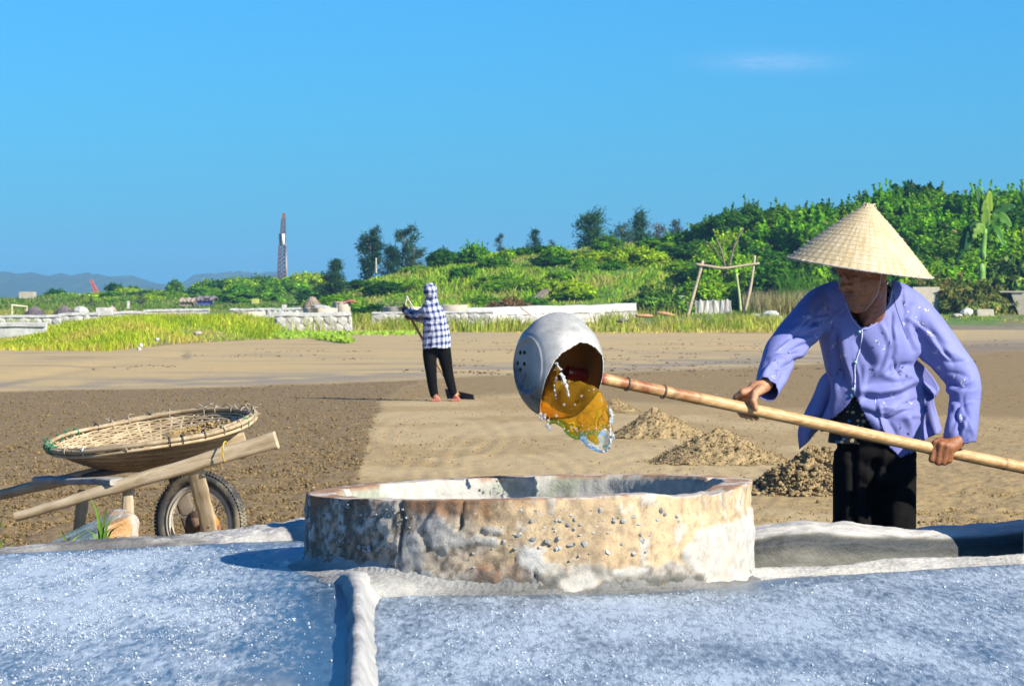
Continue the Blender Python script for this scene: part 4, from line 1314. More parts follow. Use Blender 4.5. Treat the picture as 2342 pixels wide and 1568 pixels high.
grass('dune_grass', 34000, (-100, 900), (300, 450), fdune_z, lambda px, d, nn: .2 + .35 * sstep(nn, .4, .6), (.12, .24, .02), (.25, .31, .045), 'green scrub covering the far dunes at left', .06, .05, None, .5)
grass('left_wall_grass', 9000, (-100, 640), (124, 204), lambda x, d: 0 * x, lambda px, d, nn: .15 + .45 * sstep(nn, .45, .66), (.24, .34, .03), (.40, .42, .08), 'grass growing between the white walls at left', .1, .035, lambda px, d, nn: sstep(nn, .44, .58), .35, (.35, .1))
# dry tall stems right of the stick frame, reeds behind the hat
grass('dry_stems', 2600, (1700, 1900), (200, 207), hill_z, lambda px, d, nn: 1.1 + .5 * nn, (.30, .25, .13), (.40, .34, .20), 'dry straw-coloured stems right of the stick frame', .2, .022, None, .18)
grass('reeds', 500, (1790, 1890), (205, 210), hill_z, lambda px, d, nn: 2.0 + .9 * nn, (.08, .22, .02), (.17, .30, .04), 'tall green reeds left of the conical hat', 0, .035, None, .25)
# creeping vine on the mud
n = 2600
t_ = rng.uniform(0, 1, n); w_ = rng.normal(0, 1, n)
a_ = t_ < .45; b_2 = (t_ >= .45) & (t_ < .70); 
px = np.where(a_, 690 + 105 * (t_ / .45) ** .8 + w_ * 9, np.where(b_2, 652 + w_ * 16, rng.uniform(660, 960, n)))
py = np.where(a_, 768 + 17 * (t_ / .45) + rng.normal(0, 2.2, n) * (1 - t_ / .5), np.where(b_2, 770 + rng.normal(0, 2.5, n), 764 + rng.normal(0, 1.5, n)))
d = F * CAMZ / np.clip(py - HY, 60, 130)
pos = np.stack([(px - CX) / F * d, d, .02 + rng.uniform(0, .16, n) * np.where(a_ | b_2, 1, .5)], 1)
V, Q, C = quads(pos, rng.uniform(.07, .16, n), rng.normal(0, .5, (n, 3)) + np.array([.2, -.5, .7]), pal(n, (.20, .36, .03), (.30, .44, .06), .15), 1.2)
tag(mk('creeping_vine', V, Q, LEAF, False, col=C), 'bright green creeper running over the mud left of the raker', kind='stuff')
# ============================================================ walls, tanks, huts and cranes in the distance
whitec = simple('whitewash', (.46, .45, .42), .85, .32, 3, .5, .03)
paleconc = simple('pale_concrete', (.40, .35, .27), .85, .16, 3, .5, .02)
greyst = M('grey_stone')
gv = greyst.coord('Object')
greyst.p(Base_Color=greyst.mix(1.0, greyst.ramp(greyst.noise(gv, 4, 6, .7), [(.3, (.36, .355, .34)), (.7, (.56, .545, .51))]), greyst.ramp(greyst.rnd(), [(0, (.8, .8, .82)), (1, (1.15, 1.1, 1.0))]), 'MULTIPLY'), Roughness=.9)
greyst.bump(greyst.noise(gv, 9, 5, .6), .6, .03)
mortar = simple('mortar', (.34, .32, .28), .95, .2, 5, .6, .03)

STONES = []
for i in range(6):
    g = np.random.default_rng(500 + i)
    V = IV * (1 + g.normal(0, .10, (12, 1)))
    bm = bmesh.new()
    vs_ = [bm.verts.new(v_ * .70) for v_ in V]
    for f in IT: bm.faces.new([vs_[q] for q in f])
    me = bpy.data.meshes.new('stone')
    for v_ in bm.verts:
        v_.co.x = max(-.5, min(.5, v_.co.x)); v_.co.z = max(-.5, min(.5, v_.co.z)); v_.co.y = max(-.42, min(.42, v_.co.y))
    bm.to_mesh(me); bm.free()
    me.materials.append(greyst.m)
    STONES.append(me)

def wall(px0, px1, top0, top1, bot, d, label, stones=True, cap=True, thick=.5, sw=24, d1=None, capm=None, caph=.14, rows=2):
    """a low wall: mortar core, white cap, single stones on its face"""
    d1 = d1 or d
    s = F / d
    x0, x1 = (px0 - CX) / F * d, (px1 - CX) / F * d1
    z0, z1 = CAMZ - (top0 - HY) / F * d, CAMZ - (top1 - HY) / F * d1
    zb = min(CAMZ - (bot - HY) / F * d, 0) - .1
    e = empty('stone_wall' if stones else 'white_wall', ((x0 + x1) / 2, (d + d1) / 2, 0), (0, 0, math.atan2(d1 - d, x1 - x0)), label, 'wall')
    L = math.hypot(x1 - x0, d1 - d); n = max(4, int(L / .25))
    xs = np.linspace(-L / 2, L / 2, n); tz = np.linspace(z0, z1, n) + .14 * (fbm(np.stack([xs * .9, 0 * xs + px0, 0 * xs], 1), 4, 7) - .5) - .02
    def band(name, yf, yb, zt, zl, m, rough):
        sec = []
        for i, x in enumerate(xs):
            j = rough * (vnoise(np.array([[x * 3, px0, 1.0]]), 3)[0] - .5)
            sec.append([(x, yf + j, zl[i]), (x, yf + j, zt[i] - .02), (x, yf + .03 + j, zt[i]), (x, yb - .03, zt[i] + rough * .2), (x, yb, zt[i] - .02), (x, yb, zl[i])])
        V = np.array(sec).reshape(-1, 3)
        q = grid_faces(n, 6)
        ends = np.array([[0, 1, 2, 3], [0, 3, 4, 5], [(n - 1) * 6 + k for k in (3, 2, 1, 0)], [(n - 1) * 6 + k for k in (5, 4, 3, 0)]])
        return mk(name, V, np.vstack([q, ends]), m, False, e)
    ch = caph if cap else 0
    band('wall_core', 0, thick, tz - ch, np.full(n, zb), mortar if stones else whitec, .05)
    if cap: band('coping', -.06, thick + .04, tz, tz - ch + .002, capm or whitec, .06)
    if stones:
        h = (tz.mean() - ch) - max(zb, -.05)
        rh = h / rows
        for r_ in range(rows):
            x = -L / 2 + rng.uniform(0, .2)
            while x < L / 2 - .1:
                w = rng.uniform(.7, 1.4) * sw / s
                w = min(w, L / 2 - x + .05)
                zc = max(zb, -.05) + rh * (r_ + .5) + rng.normal(0, .02)
                inst('stone', STONES[rng.integers(0, 6)], (x + w / 2, .04, zc), (rng.normal(0, .1), rng.normal(0, .12), rng.normal(0, .1)), (w * 1.12, .22, rh * rng.uniform(.98, 1.18)), e)
                x += w * 1.02
    return e
wall(628, 802, 714, 712, 750, 152, 'stone wall with a long white coping left of the raker', rows=2, sw=26, caph=.16)
wall(851, 1128, 712, 710, 752, 178, 'rough grey stone wall right behind the raker in plaid', cap=True, rows=2, sw=25, caph=.08)
wall(1068, 1452, 703, 694, 745, 186, 'long white-topped stone wall running right above the metal bucket', rows=2, sw=24, d1=196, caph=.42)
wall(1405, 1456, 693, 692, 712, 199, 'short white wall piece behind the right end of the long wall', False, False)
wall(1522, 1567, 678, 677, 700, 207, 'pale broken wall behind the left leg of the stick frame', False, False)
wall(1589, 1672, 687, 686, 702, 203, 'row of white stones between the legs of the stick frame', True, False, sw=11, rows=1)
wall(328, 478, 707, 705, 722, 230, 'white wall across the flat in the left background', False, True)
wall(500, 660, 721, 719, 732, 175, 'lower white wall strip in front of the tan tank', False, True)
wall(526, 760, 704, 702, 715, 215, 'white broken parapet behind the tan tank', True, True, sw=16, rows=1, caph=.12)
wall(-60, 136, 721, 719, 742, 150, 'grey stone wall at the far left below the thatched heaps', True, True, sw=26, rows=2, caph=.10)
wall(-60, 104, 737, 736, 752, 118, 'bright white low wall at the left edge above the grass', False, True)
wall(133, 225, 715, 714, 727, 165, 'white wall between the thatched heaps and the white block', True, True, sw=22, rows=1, caph=.12)
wall(255, 330, 713, 710, 722, 200, 'thin white wall right of the white block at left', False, True)
wall(640, 800, 768, 764, 774, 132, 'thin grey kerb in the grass left of the raker', False, True, capm=paleconc, thick=.3)

def tank(px0, px1, top, bot, d, label, m=paleconc, wall_=.1):
    s = F / d
    r = (px1 - px0) / s / 2
    z0 = CAMZ - (bot - HY) / s; z1 = CAMZ - (top - HY) / s
    z0 = min(z0, z1 - .2)
    mb = MB()
    a = np.arange(40) / 40 * 2 * math.pi
    rows = []
    for rr_, zz in ((r, z0 - .3), (r, z1 - .02), (r - .02, z1), (r - wall_, z1), (r - wall_, z0)):
        rows.append(np.stack([rr_ * np.cos(a), rr_ * np.sin(a), np.full(40, zz)], 1) + .012 * rng.normal(size=(40, 1)))
    mb.add(np.concatenate(rows), grid_faces(5, 40, True)[:, ::-1])
    o = mb.build('round_tank', m)
    o.location = ((px0 + px1) / 2 / F * d - CX / F * d, d + r, 0)
    return tag(o, label, 'tank', 'round concrete tanks among the walls')
tank(873, 968, 701, 714, 181, 'round tan concrete tank left of the raker')
tank(1000, 1070, 697, 712, 183, 'round tan concrete tank just right of the raker')
tank(531, 600, 712, 724, 172, 'low tan tank on the white wall, left of the thatched cone')
tank(690, 770, 704, 716, 160, 'low pale tank below the thatched cone')
tank(760, 800, 690, 702, 200, 'round tank with a red cover on it')
def mound_cover(px, top, bot, wpx, d, m, label):
    """salt heap covered with thatch: a shaggy cone"""
    s = F / d
    h = (bot - top) / s; r = wpx / s / 2
    nr, na_ = 12, 40
    V = []
    for i in range(nr):
        t = i / (nr - 1)
        rr_ = r * (t ** .85); zz = h * (1 - t ** 1.25)
        for k in range(na_):
            a = k / na_ * 6.283
            j = 1 + .08 * (vnoise(np.array([[k * .7, i * .5, px]]), 3)[0] - .5) * 2
            V.append((rr_ * math.cos(a) * j, rr_ * math.sin(a) * j, zz + .03 * rng.normal() * (0 < i)))
    mb = MB().add(V, grid_faces(nr, na_, True))
    # straw layers
    n = 700
    t = rng.uniform(.05, 1, n); a = rng.uniform(0, 6.283, n)
    p = np.stack([r * t ** .85 * np.cos(a), r * t ** .85 * np.sin(a), h * (1 - t ** 1.25) + .015], 1)
    dn = np.stack([np.cos(a), np.sin(a), np.full(n, -h / r)], 1); dn /= np.linalg.norm(dn, axis=1)[:, None]
    sd = np.stack([-np.sin(a), np.cos(a), 0 * a], 1)
    L = dn * .22; W = sd * .02
    up = np.array([0, 0, .03])
    V2 = np.stack([p - W, p + W, p + L + W * .6 + up, p + L - W * .6 + up], 1).reshape(-1, 3)
    mb.add(V2, np.arange(4 * n).reshape(-1, 4))
    o = mb.build('thatched_heap', m, smooth=False)
    o.location = ((px - CX) / s, d, CAMZ - (bot - HY) / s)
    return tag(o, label, 'thatched heap', 'thatch-covered salt heaps')
th1 = simple('thatch_tan', (.34, .27, .19), .95, .3, 14, .8, .03)
th2 = simple('thatch_grey', (.17, .14, .145), .95, .4, 14, .8, .03)
mound_cover(714, 678, 704, 47, 196, th1, 'tan thatched cone on the white walls left of the raker')
mound_cover(80, 701, 720, 48, 170, th2, 'dark thatched heap at far left, left one of the pair')
mound_cover(147, 699, 719, 46, 175, th2, 'greyish thatched heap at far left, right one of the pair')
mound_cover(256, 699, 714, 26, 215, simple('thatch_pink', (.42, .30, .25), .95, .3, 14, .8, .03), 'small pinkish covered heap behind the white block')

def block(name, px0, px1, top, bot, d, dep, m, label, cat='block', rot=0.0, bev=.02, tilt=0.0, grp=None):
    s = F / d
    w, h = (px1 - px0) / s, (bot - top) / s
    bm = bmesh.new()
    bmesh.ops.create_cube(bm, size=1)
    bmesh.ops.scale(bm, vec=(w, dep, h + .1), verts=bm.verts)
    bmesh.ops.bevel(bm, geom=bm.edges[:], offset=bev, segments=2, affect='EDGES')
    bmesh.ops.subdivide_edges(bm, edges=bm.edges[:], cuts=2, use_grid_fill=True)
    for v_ in bm.verts: v_.co += Vector(rng.normal(0, bev * .25, 3))
    me = bpy.data.meshes.new(name)
    bm.to_mesh(me); bm.free()
    me.materials.append(m)
    o = inst(name, me, (((px0 + px1) / 2 - CX) / s, d + dep / 2, CAMZ - ((top + bot) / 2 - HY) / s - .05), (0, tilt, rot))
    return tag(o, label, cat, grp)
# pale concrete tank behind the woman's shoulder (open box)
def open_tank():
    d = 203.0; s = F / d
    w, h, t = 62 / s, 66 / s, .09
    e = empty('water_tank', ((2118 - CX) / s, d, CAMZ - (722 - HY) / s), (0, 0, R(6)), 'square pale concrete tank behind the shoulder of the woman in blue', 'tank')
    for nm, c_, sz in (('front_wall', (0, 0, h / 2), (w, t, h)), ('back_wall', (0, 1.2, h / 2), (w, t, h)), ('side_wall', (-w / 2 + t / 2, .6, h / 2), (t, 1.2 - t - .004, h)), ('side_wall', (w / 2 - t / 2, .6, h / 2), (t, 1.2 - t - .004, h))):
        MB().box(c_, sz).build(nm, paleconc, e, False)
    MB().box((0, .6, .4), (w - 2 * t - .01, 1.2 - t - .01, .05)).build('tank_floor', paleconc, e, False)
open_tank()
# slab leaning at the right edge
d = 203.0; s = F / d
e = empty('concrete_culvert', ((2345 - CX) / s, d, CAMZ - (722 - HY) / s), (0, 0, R(-12)), 'pale concrete culvert with shade painted into its opening at the right edge', 'culvert')
MB().box((0, 0, .66), (2.6, .12, .10)).build('lintel', paleconc, e, False)
mb = MB()
mb.add([(-.35, -.06, 0), (1.3, -.06, 0), (1.3, -.06, 1.4), (-.85, -.06, 1.4), (-.35, .5, 0), (1.3, .5, 0), (1.3, .5, 1.4), (-.85, .5, 1.4)], [[0, 1, 2, 3], [5, 4, 7, 6], [4, 0, 3, 7], [1, 5, 6, 2], [3, 2, 6, 7], [4, 5, 1, 0]])
mb.build('wing_wall', paleconc, e, False)
MB().box((-.75, 1.0, .68), (1.35, .1, 1.36)).build('back_wall', simple('shaded_concrete', (.10, .11, .11), .9, .3, 4, .4), e, False)  # shade of the recess painted in as darker concrete
MB().box((-.75, .45, 1.40), (1.4, 1.2, .10)).build('roof_slab', paleconc, e, False)
def rock(px, py, d, wpx, hpx, label, m=None, seed=0, cat='rock', grp='pale rocks along the field edge'):
    s = F / d
    g = np.random.default_rng(seed + 900)
    mb = MB().ball((0, 0, 0), 1, 18, 11)
    V = mb.V[0]
    nn = fbm(V * 1.3 + seed * 3.1, 3, seed)
    V = V * (.75 + .55 * nn)[:, None]
    V = np.round(V * 2.6) / 2.6 * .35 + V * .65
    V = V * np.array([wpx / s / 2, wpx / s / 2 * .8, hpx / s / 2]) * 1.1
    mb.V[0] = V
    o = mb.build('rock', m or whitec, smooth=False)
    o.location = ((px - CX) / s, d, CAMZ - (py - HY) / s)
    o.rotation_euler = (0, g.normal(0, .15), g.uniform(-.4, .4))
    return tag(o, label, cat, grp)
rock(2211, 715, 200, 26, 18, 'white angular rock right of the concrete tank', seed=1)
rock(2190, 722, 198, 22, 9, 'flat pale rock at the foot of the white angular rock', paleconc, 2)
block('concrete_block', 2233, 2273, 707, 724, 200, .5, paleconc, 'pale oblong concrete block right of the white rock', rot=.12)
rock(1745, 733, 190, 50, 17, 'broad flat pale rock left of the woman in blue, front one', paleconc, 3)
rock(1760, 719, 194, 38, 15, 'pale rock behind the broad flat rock', whitec, 4)
rock(1778, 731, 192, 30, 14, 'pale rock against the left sleeve of the woman in blue', paleconc, 5)
rock(1730, 722, 197, 20, 10, 'small pale rock left of the pale rocks pile', greyst.m, 6)
rock(1640, 735, 185, 26, 13, 'grey stone below the stick frame', greyst.m, 7)
rock(1560, 735, 185, 24, 10, 'grey stone left of the stick frame foot', greyst.m, 8)
rock(1422, 733, 172, 22, 8, 'dark flat stone right of the metal bucket', simple('dark_stone', (.13, .12, .11), .9, .3, 5, .5), 9)
for px, py, w, seed, lab in ((1472, 722, 40, 10, 'grey slab with orange earth, left one'), (1520, 717, 40, 11, 'grey slab with orange earth, right one')):
    rock(px, py, 188, w, 8, lab, simple('orange_earth', (.50, .26, .12), .9, .35, 6, .5), seed, 'slab', None)
rock(318, 800, 92, 9, 13, 'small white post-like stone at the foot of the grass bank', whitec, 12, 'stone', None)
rock(322, 790, 93, 10, 9, 'small grey stone on top of the white stone at the bank', greyst.m, 13, 'stone', None)
rock(360, 776, 100, 9, 7, 'white stone lying in the bank grass, left of the bank middle', whitec, 14, 'stone', None)
rock(452, 762, 108, 18, 9, 'pale brown stone lying high in the bank grass', paleconc, 15, 'stone', None)
rock(185, 710, 185, 32, 16, 'whitewashed dome between the thatched heap and the white block', whitec, 16, 'heap', None)
block('white_block', 219, 255, 703, 718, 195, 1.0, whitec, 'square white concrete block on the left walls')
block('small_house', 43, 75, 667, 681, 400, 3.0, paleconc, 'tiny pale flat-roofed hut on the far dune at left', 'house')
block('gate_post', 644, 655, 696, 706, 190, .3, whitec, 'short white post left of the thatched cone', 'post')
block('marker_post', 290, 296, 688, 703, 260, .3, whitec, 'small white marker post on the far flat', 'post')
rock(740, 706, 185, 48, 14, 'white rubble heap right below the thatched cone', greyst.m, 17, 'rubble', None)
# red cover on the tank
mb = MB()
xs = np.linspace(-.5, .5, 12); ys = np.linspace(-.4, .4, 8)
Xc, Yc = np.meshgrid(xs, ys)
Zc = .03 * np.sin(Xc * 9) + .04 * np.cos(Yc * 7 + Xc * 3) - .25 * np.maximum(np.abs(Xc) - .3, 0)
mb.add(np.stack([Xc, Yc, Zc], -1).reshape(-1, 3), grid_faces(8, 12))
o = mb.build('red_cover', simple('red_tarp', (.50, .10, .10), .7, .2, 6, .3))
o.location = ((793 - CX) / F * 200, 200.4, CAMZ - (688.5 - HY) / F * 200)
o.rotation_euler = (0, -.1, 0)
sm = o.modifiers.new('t', 'SOLIDIFY'); sm.thickness = .05
tag(o, 'faded red cover lying on a round tank left of the raker', 'cover')

# huts with thatch and blue tarpaulin
def hut(px0, px1, top, bot, d, m_roof, m_side, label, opening=False):
    s = F / d
    w, h = (px1 - px0) / s, (bot - top) / s
    e = empty('hut', (((px0 + px1) / 2 - CX) / s, d, CAMZ - (bot - HY) / s), (0, 0, R(-8)), label, 'hut')
    nx = 14
    xs = np.linspace(-w / 2, w / 2, nx)
    V = []
    for i, x in enumerate(xs):
        sag = .12 * h * math.sin(i * 1.3) * .5
        rz = h * (1 - .12 * abs(x) / w) + sag
        V += [(x, -.9, h * .5 + .06 * math.sin(i * 2.1)), (x, -.4, h * .85 + sag), (x, 0, rz), (x, .5, h * .8), (x, .9, h * .5)]
    o = mk('roof', V, grid_faces(nx, 5), m_roof, False, e)
    sm = o.modifiers.new('t', 'SOLIDIFY'); sm.thickness = .08
    MB().box((0, -.72, h * .26), (w * .86, .04, h * .5)).build('front_panel', m_side, e, False)
    for x in (-w * .46, w * .46):
        mb = MB().tube([(x, -.85, -.2), (x, -.85, h * .55)], .05, 6); mb.build('post', bark, e)
    if opening: MB().box((w * .12, -.86, h * .74), (w * .3, .05, h * .16)).build('opening', simple('gap_shade', (.015, .015, .015), 1, .1, 2, 0), e, False)  # near-black panel paints the shade inside the opening
    return e
blue = simple('blue_tarp', (.08, .10, .42), .5, .25, 2, .3)
hut(413, 452, 682, 700, 300, th1, th1, 'low tan thatched shelter left of the blue tarpaulin hut')
hut(452, 495, 678, 697, 300, th2, blue, 'hut with grey thatch and a blue tarpaulin wall', True)
block('yellow_hut', 575, 590, 683, 692, 310, 1.5, simple('yellow_paint', (.42, .42, .10), .8, .2, 3, .2), 'tiny yellowish shed right of the blue tarpaulin hut', 'shed')
# frame of sticks at far left
def sticks(name, segs, d, label, cat, m, r=.045):
    s = F / d
    x0 = (segs[0][0][0] - CX) / s
    e = empty(name, (x0, d, 0), (0, 0, 0), label, cat)
    for pts, nm, rad in segs_full(segs):
        q = [(((p[0] - CX) / s) - x0, (p[2] if len(p) > 2 else 0), CAMZ - (p[1] - HY) / s) for p in pts]
        MB().tube(spline(q, 12), np.linspace(rad, rad * .85, 12), 8).build(nm, m, e)
    return e
def segs_full(segs):
    return segs
stickm = simple('dry_wood', (.42, .33, .22), .85, .3, 9, .5, .01)
palestick = simple('pale_wood', (.50, .44, .33), .85, .3, 9, .5, .01)
def frame(name, rows, d, label, cat, m):
    s = F / d
    x0 = (rows[0][1][0][0] - CX) / s
    e = empty(name, (x0, d, 0), (0, 0, 0), label, cat)
    for nm, pts, rad in rows:
        q = [((p[0] - CX) / s - x0, p[2], CAMZ - (p[1] - HY) / s) for p in pts]
        MB().tube(spline(q, 14), np.linspace(rad, rad * .8, 14) * (1 + .08 * rng.normal(size=14)), 8).build(nm, m, e)
    return e
frame('stick_frame', [('post', [(1571, 728, 0), (1590, 660, 0), (1608, 596, 0)], .10), ('post', [(1704, 712, .1), (1718, 650, .1), (1727, 584, .1)], .085),
      ('crossbar', [(1590, 604, -.12), (1625, 609, -.12), (1657, 613, -.10), (1700, 607, -.02), (1737, 602, 0)], .075)], 197, 'rough frame of two leaning poles and a crooked crossbar', 'frame', stickm)
frame('green_stake', [('pole', [(1694, 712, 0), (1691, 675, 0), (1684, 625, 0)], .075)], 198.5, 'pale green stake between the poles of the stick frame', 'stake', simple('green_bamboo', (.36, .42, .16), .6, .2, 5, .2))
d_ = 200.0
e = frame('thin_tree', [('trunk', [(1660, 612, .6), (1652, 575, .6), (1640, 545, .7)], .06), ('branch', [(1668, 612, .6), (1682, 560, .6), (1702, 520, .6)], .06), ('branch', [(1650, 590, .6), (1630, 560, .8), (1615, 552, .8)], .03)], d_, 'thin bare tree forking behind the crossbar of the stick frame', 'tree', bark)
frame('drying_frame', [('post', [(27, 720, 0), (27, 697, 0)], .05), ('post', [(56, 716, .8), (56, 700, .8)], .05), ('crossbar', [(25, 697, -.06), (58, 701, .74)], .045)], 180, 'small wooden drying frame at far left', 'frame', palestick)
frame('bamboo_tripod', [('stick', [(925, 702, 0), (929, 688, 0), (930, 676, 0)], .05), ('stick', [(930, 678, 0), (938, 692, 0), (947, 706, 0)], .05)], 181.0, 'two pale sticks leaning together on the tank left of the raker', 'sticks', palestick)
frame('utility_pole', [('pole', [(860, 625, 0), (860, 590, 0)], .06)], 244, 'thin grey pole in front of the tall casuarina', 'pole', palestick)
frame('fallen_pole', [('pole', [(1190, 702, -1.2), (1216, 722, -1.2)], .04)], 186, 'stick leaning on the long white-topped wall', 'stick', stickm)
# concrete chute on the slope
n = 14
pts = [((px_ - CX) / F * d_, d_, 0) for px_, d_ in zip(np.linspace(1206, 1262, n), np.linspace(214, 224, n))]
V = []
for x, y, _ in pts:
    z = float(hill_z(np.array([x]), np.array([y]))[0])
    for k, (dx, dz) in enumerate(((-.28, .10), (-.22, .30), (.22, .34), (.28, .10))): V.append((x + dx, y + dx, z + dz))
o = mk('drain_chute', V, grid_faces(n, 4), simple('weathered_concrete', (.17, .14, .10), .9, .45, 3, .5, .03), False)
tag(o, 'pale broken concrete chute running up the green slope', 'chute')

# ------------------------------------------------------------ cranes
def lattice(p0, p1, w0, w1, n, rad, mb):
    p0, p1 = np.asarray(p0, float), np.asarray(p1, float)
    ax = (p1 - p0) / np.linalg.norm(p1 - p0)
    u = np.cross(ax, [0, 1, 0]); u /= np.linalg.norm(u); v = np.cross(ax, u)
    ts = np.linspace(0, 1, n + 1)
    def cor(t, k):
        w = (w0 + (w1 - w0) * t) / 2
        return p0 + (p1 - p0) * t + u * w * (1 if k in (0, 1) else -1) + v * w * (1 if k in (0, 3) else -1)
    for k in range(4):
        mb.tube([cor(0, k), cor(1, k)], rad, 5)
        for i in range(n):
            k2 = (k + 1) % 4
            mb.tube([cor(ts[i], k), cor(ts[i + 1], k2)], rad * .6, 4, False)
            mb.tube([cor(ts[i], k2), cor(ts[i + 1], k)], rad * .6, 4, False)
            mb.tube([cor(ts[i + 1], k), cor(ts[i + 1], k2)], rad * .6, 4, False)
def piling_rig():
    d = 520.0; s = F / d
    q = lambda px, py, dy=0: ((px - 643) / s, dy, (645 - py) / s)
    e = empty('piling_rig', ((643 - CX) / s, d, CAMZ + (HY - 645) / s), (0, 0, 0), 'tall lattice piling rig with a white hammer, alone on the skyline', 'crane')
    steel = simple('rig_steel', (.10, .075, .085), .7, .3, 1, .2)
    rust = simple('rig_rust', (.20, .085, .05), .8, .3, 1, .2)
    mb = MB(); lattice(q(644, 640), q(646, 562), 17 / s, 15 / s, 8, .10, mb); mb.build('lower_mast', steel, e, False)
    mb = MB(); lattice(q(646, 562), q(648.5, 500), 13 / s, 8 / s, 7, .09, mb); mb.build('upper_mast', steel, e, False)
    MB().box(q(649, 494), (7 / s, .5, 13 / s)).build('mast_head', rust, e, False)
    MB().box(q(640.5, 547), (4.5 / s, .5, 25 / s)).build('guide', simple('rig_dark', (.04, .035, .045), .7, .3, 1, .2), e, False)
    MB().tube([q(648, 560, -.5), q(648, 535, -.5)], 3.6 / s, 14).build('hammer', simple('rig_white', (.80, .80, .80), .6, .05, 1, .1), e)
    MB().tube([q(651.5, 553), q(656, 640)], 2.2 / s, 8).build('back_stay', simple('rig_stay', (.42, .34, .30), .7, .2, 1, .1), e)
    MB().box(q(638, 641), (12 / s, 2, 10 / s)).build('cab', rust, e, False)
    MB().box(q(656, 642), (10 / s, 2, 9 / s)).build('winch', simple('rig_winch', (.10, .07, .06), .8, .3, 1, .2), e, False)
    MB().box(q(627, 631), (7 / s, 1, 2.5 / s)).build('platform', steel, e, False)
    MB().box(q(641, 648), (26 / s, 3, 6 / s)).build('track', steel, e, False)
piling_rig()
d = 600.0; s = F / d
e = empty('red_jib', ((214 - CX) / s, d, CAMZ + (HY - 668) / s), (0, 0, 0), 'slanting red jib standing against the far hill at left', 'crane')
mb = MB(); lattice((7 / s, 0, -.2), (-6 / s, 0, 28 / s), 6 / s, 4 / s, 6, .10, mb)
mb.build('jib', simple('jib_red', (.42, .10, .06), .7, .2, 1, .2), e, False)
MB().box((6 / s, 0, 1 / s), (12 / s, 1.5, 4 / s)).build('base', simple('jib_base', (.30, .10, .07), .8, .2, 1, .2), e, False)
MB().tube([(13 / s, 0, 0), (-4 / s, 0, 26 / s)], .08, 6).build('stay', simple('jib_stay', (.35, .12, .08), .7, .2, 1, .2), e)

# ------------------------------------------------------------ haze
hz = MB().box((0, 1900, 29), (9000, 4200, 64)).build('haze', None, smooth=False)
hmz = bpy.data.materials.new('haze'); hmz.use_nodes = True
t = hmz.node_tree; t.nodes.clear()
pv = t.nodes.new('ShaderNodeVolumePrincipled'); om = t.nodes.new('ShaderNodeOutputMaterial')
pv.inputs['Color'].default_value = (.22, .48, .88, 1)
pv.inputs['Density'].default_value = 0.00022
pv.inputs['Anisotropy'].default_value = 0.0
t.links.new(pv.outputs[0], om.inputs['Volume'])
hz.data.materials.append(hmz)
hz['kind'] = 'stuff'; hz['label'] = 'thin blue haze over the whole salt field'
# ============================================================ wheelbarrow, basket, rocks, tufts by the kerb
woodm = M('barrow_wood')
v = woodm.coord('Object', (1.2, 9, 9))
n1 = woodm.noise(v, 5, 6, .65, .6); n2 = woodm.noise(woodm.coord('Object'), 9, 4, .6)
b_ = woodm.ramp(n1, [(.30, (.30, .215, .12)), (.5, (.46, .355, .22)), (.72, (.57, .47, .32))])
b_ = woodm.mix(woodm.ramp(n2, [(.5, 0.0), (.75, .55)]), b_, woodm.mix(1.0, b_, (.62, .55, .48), 'MULTIPLY'))
woodm.p(Base_Color=b_, Roughness=.8)
woodm.bump(n1, .5, .006)
greywood = simple('grey_wood', (.30, .28, .25), .9, .3, 9, .6, .008)
darkwood = simple('dark_wood', (.12, .095, .07), .9, .3, 9, .5, .008)
rubber = M('muddy_rubber')
rv = rubber.coord('Object')
rubber.p(Base_Color=rubber.mix(rubber.ramp(rubber.noise(rv, 7, 5, .7), [(.48, 0.0), (.62, .85)]), (.045, .045, .045), (.24, .20, .13)), Roughness=.8)
rubber.bump(rubber.noise(rv, 60, 3, .6), .4, .004)
BD = 16.5; BS = F / BD
bw = empty('wheelbarrow', ((345 - CX) / BS, BD, 0), (0, 0, 0), 'old wooden wheelbarrow with a single bicycle-like wheel, behind the left kerb', 'wheelbarrow')
def bp_(px, py, dy=0.0):          # photo point at depth BD+dy -> local to the barrow
    p = P(px, py, BD + dy)
    return Vector((p.x - bw.location.x, p.y - BD, p.z))
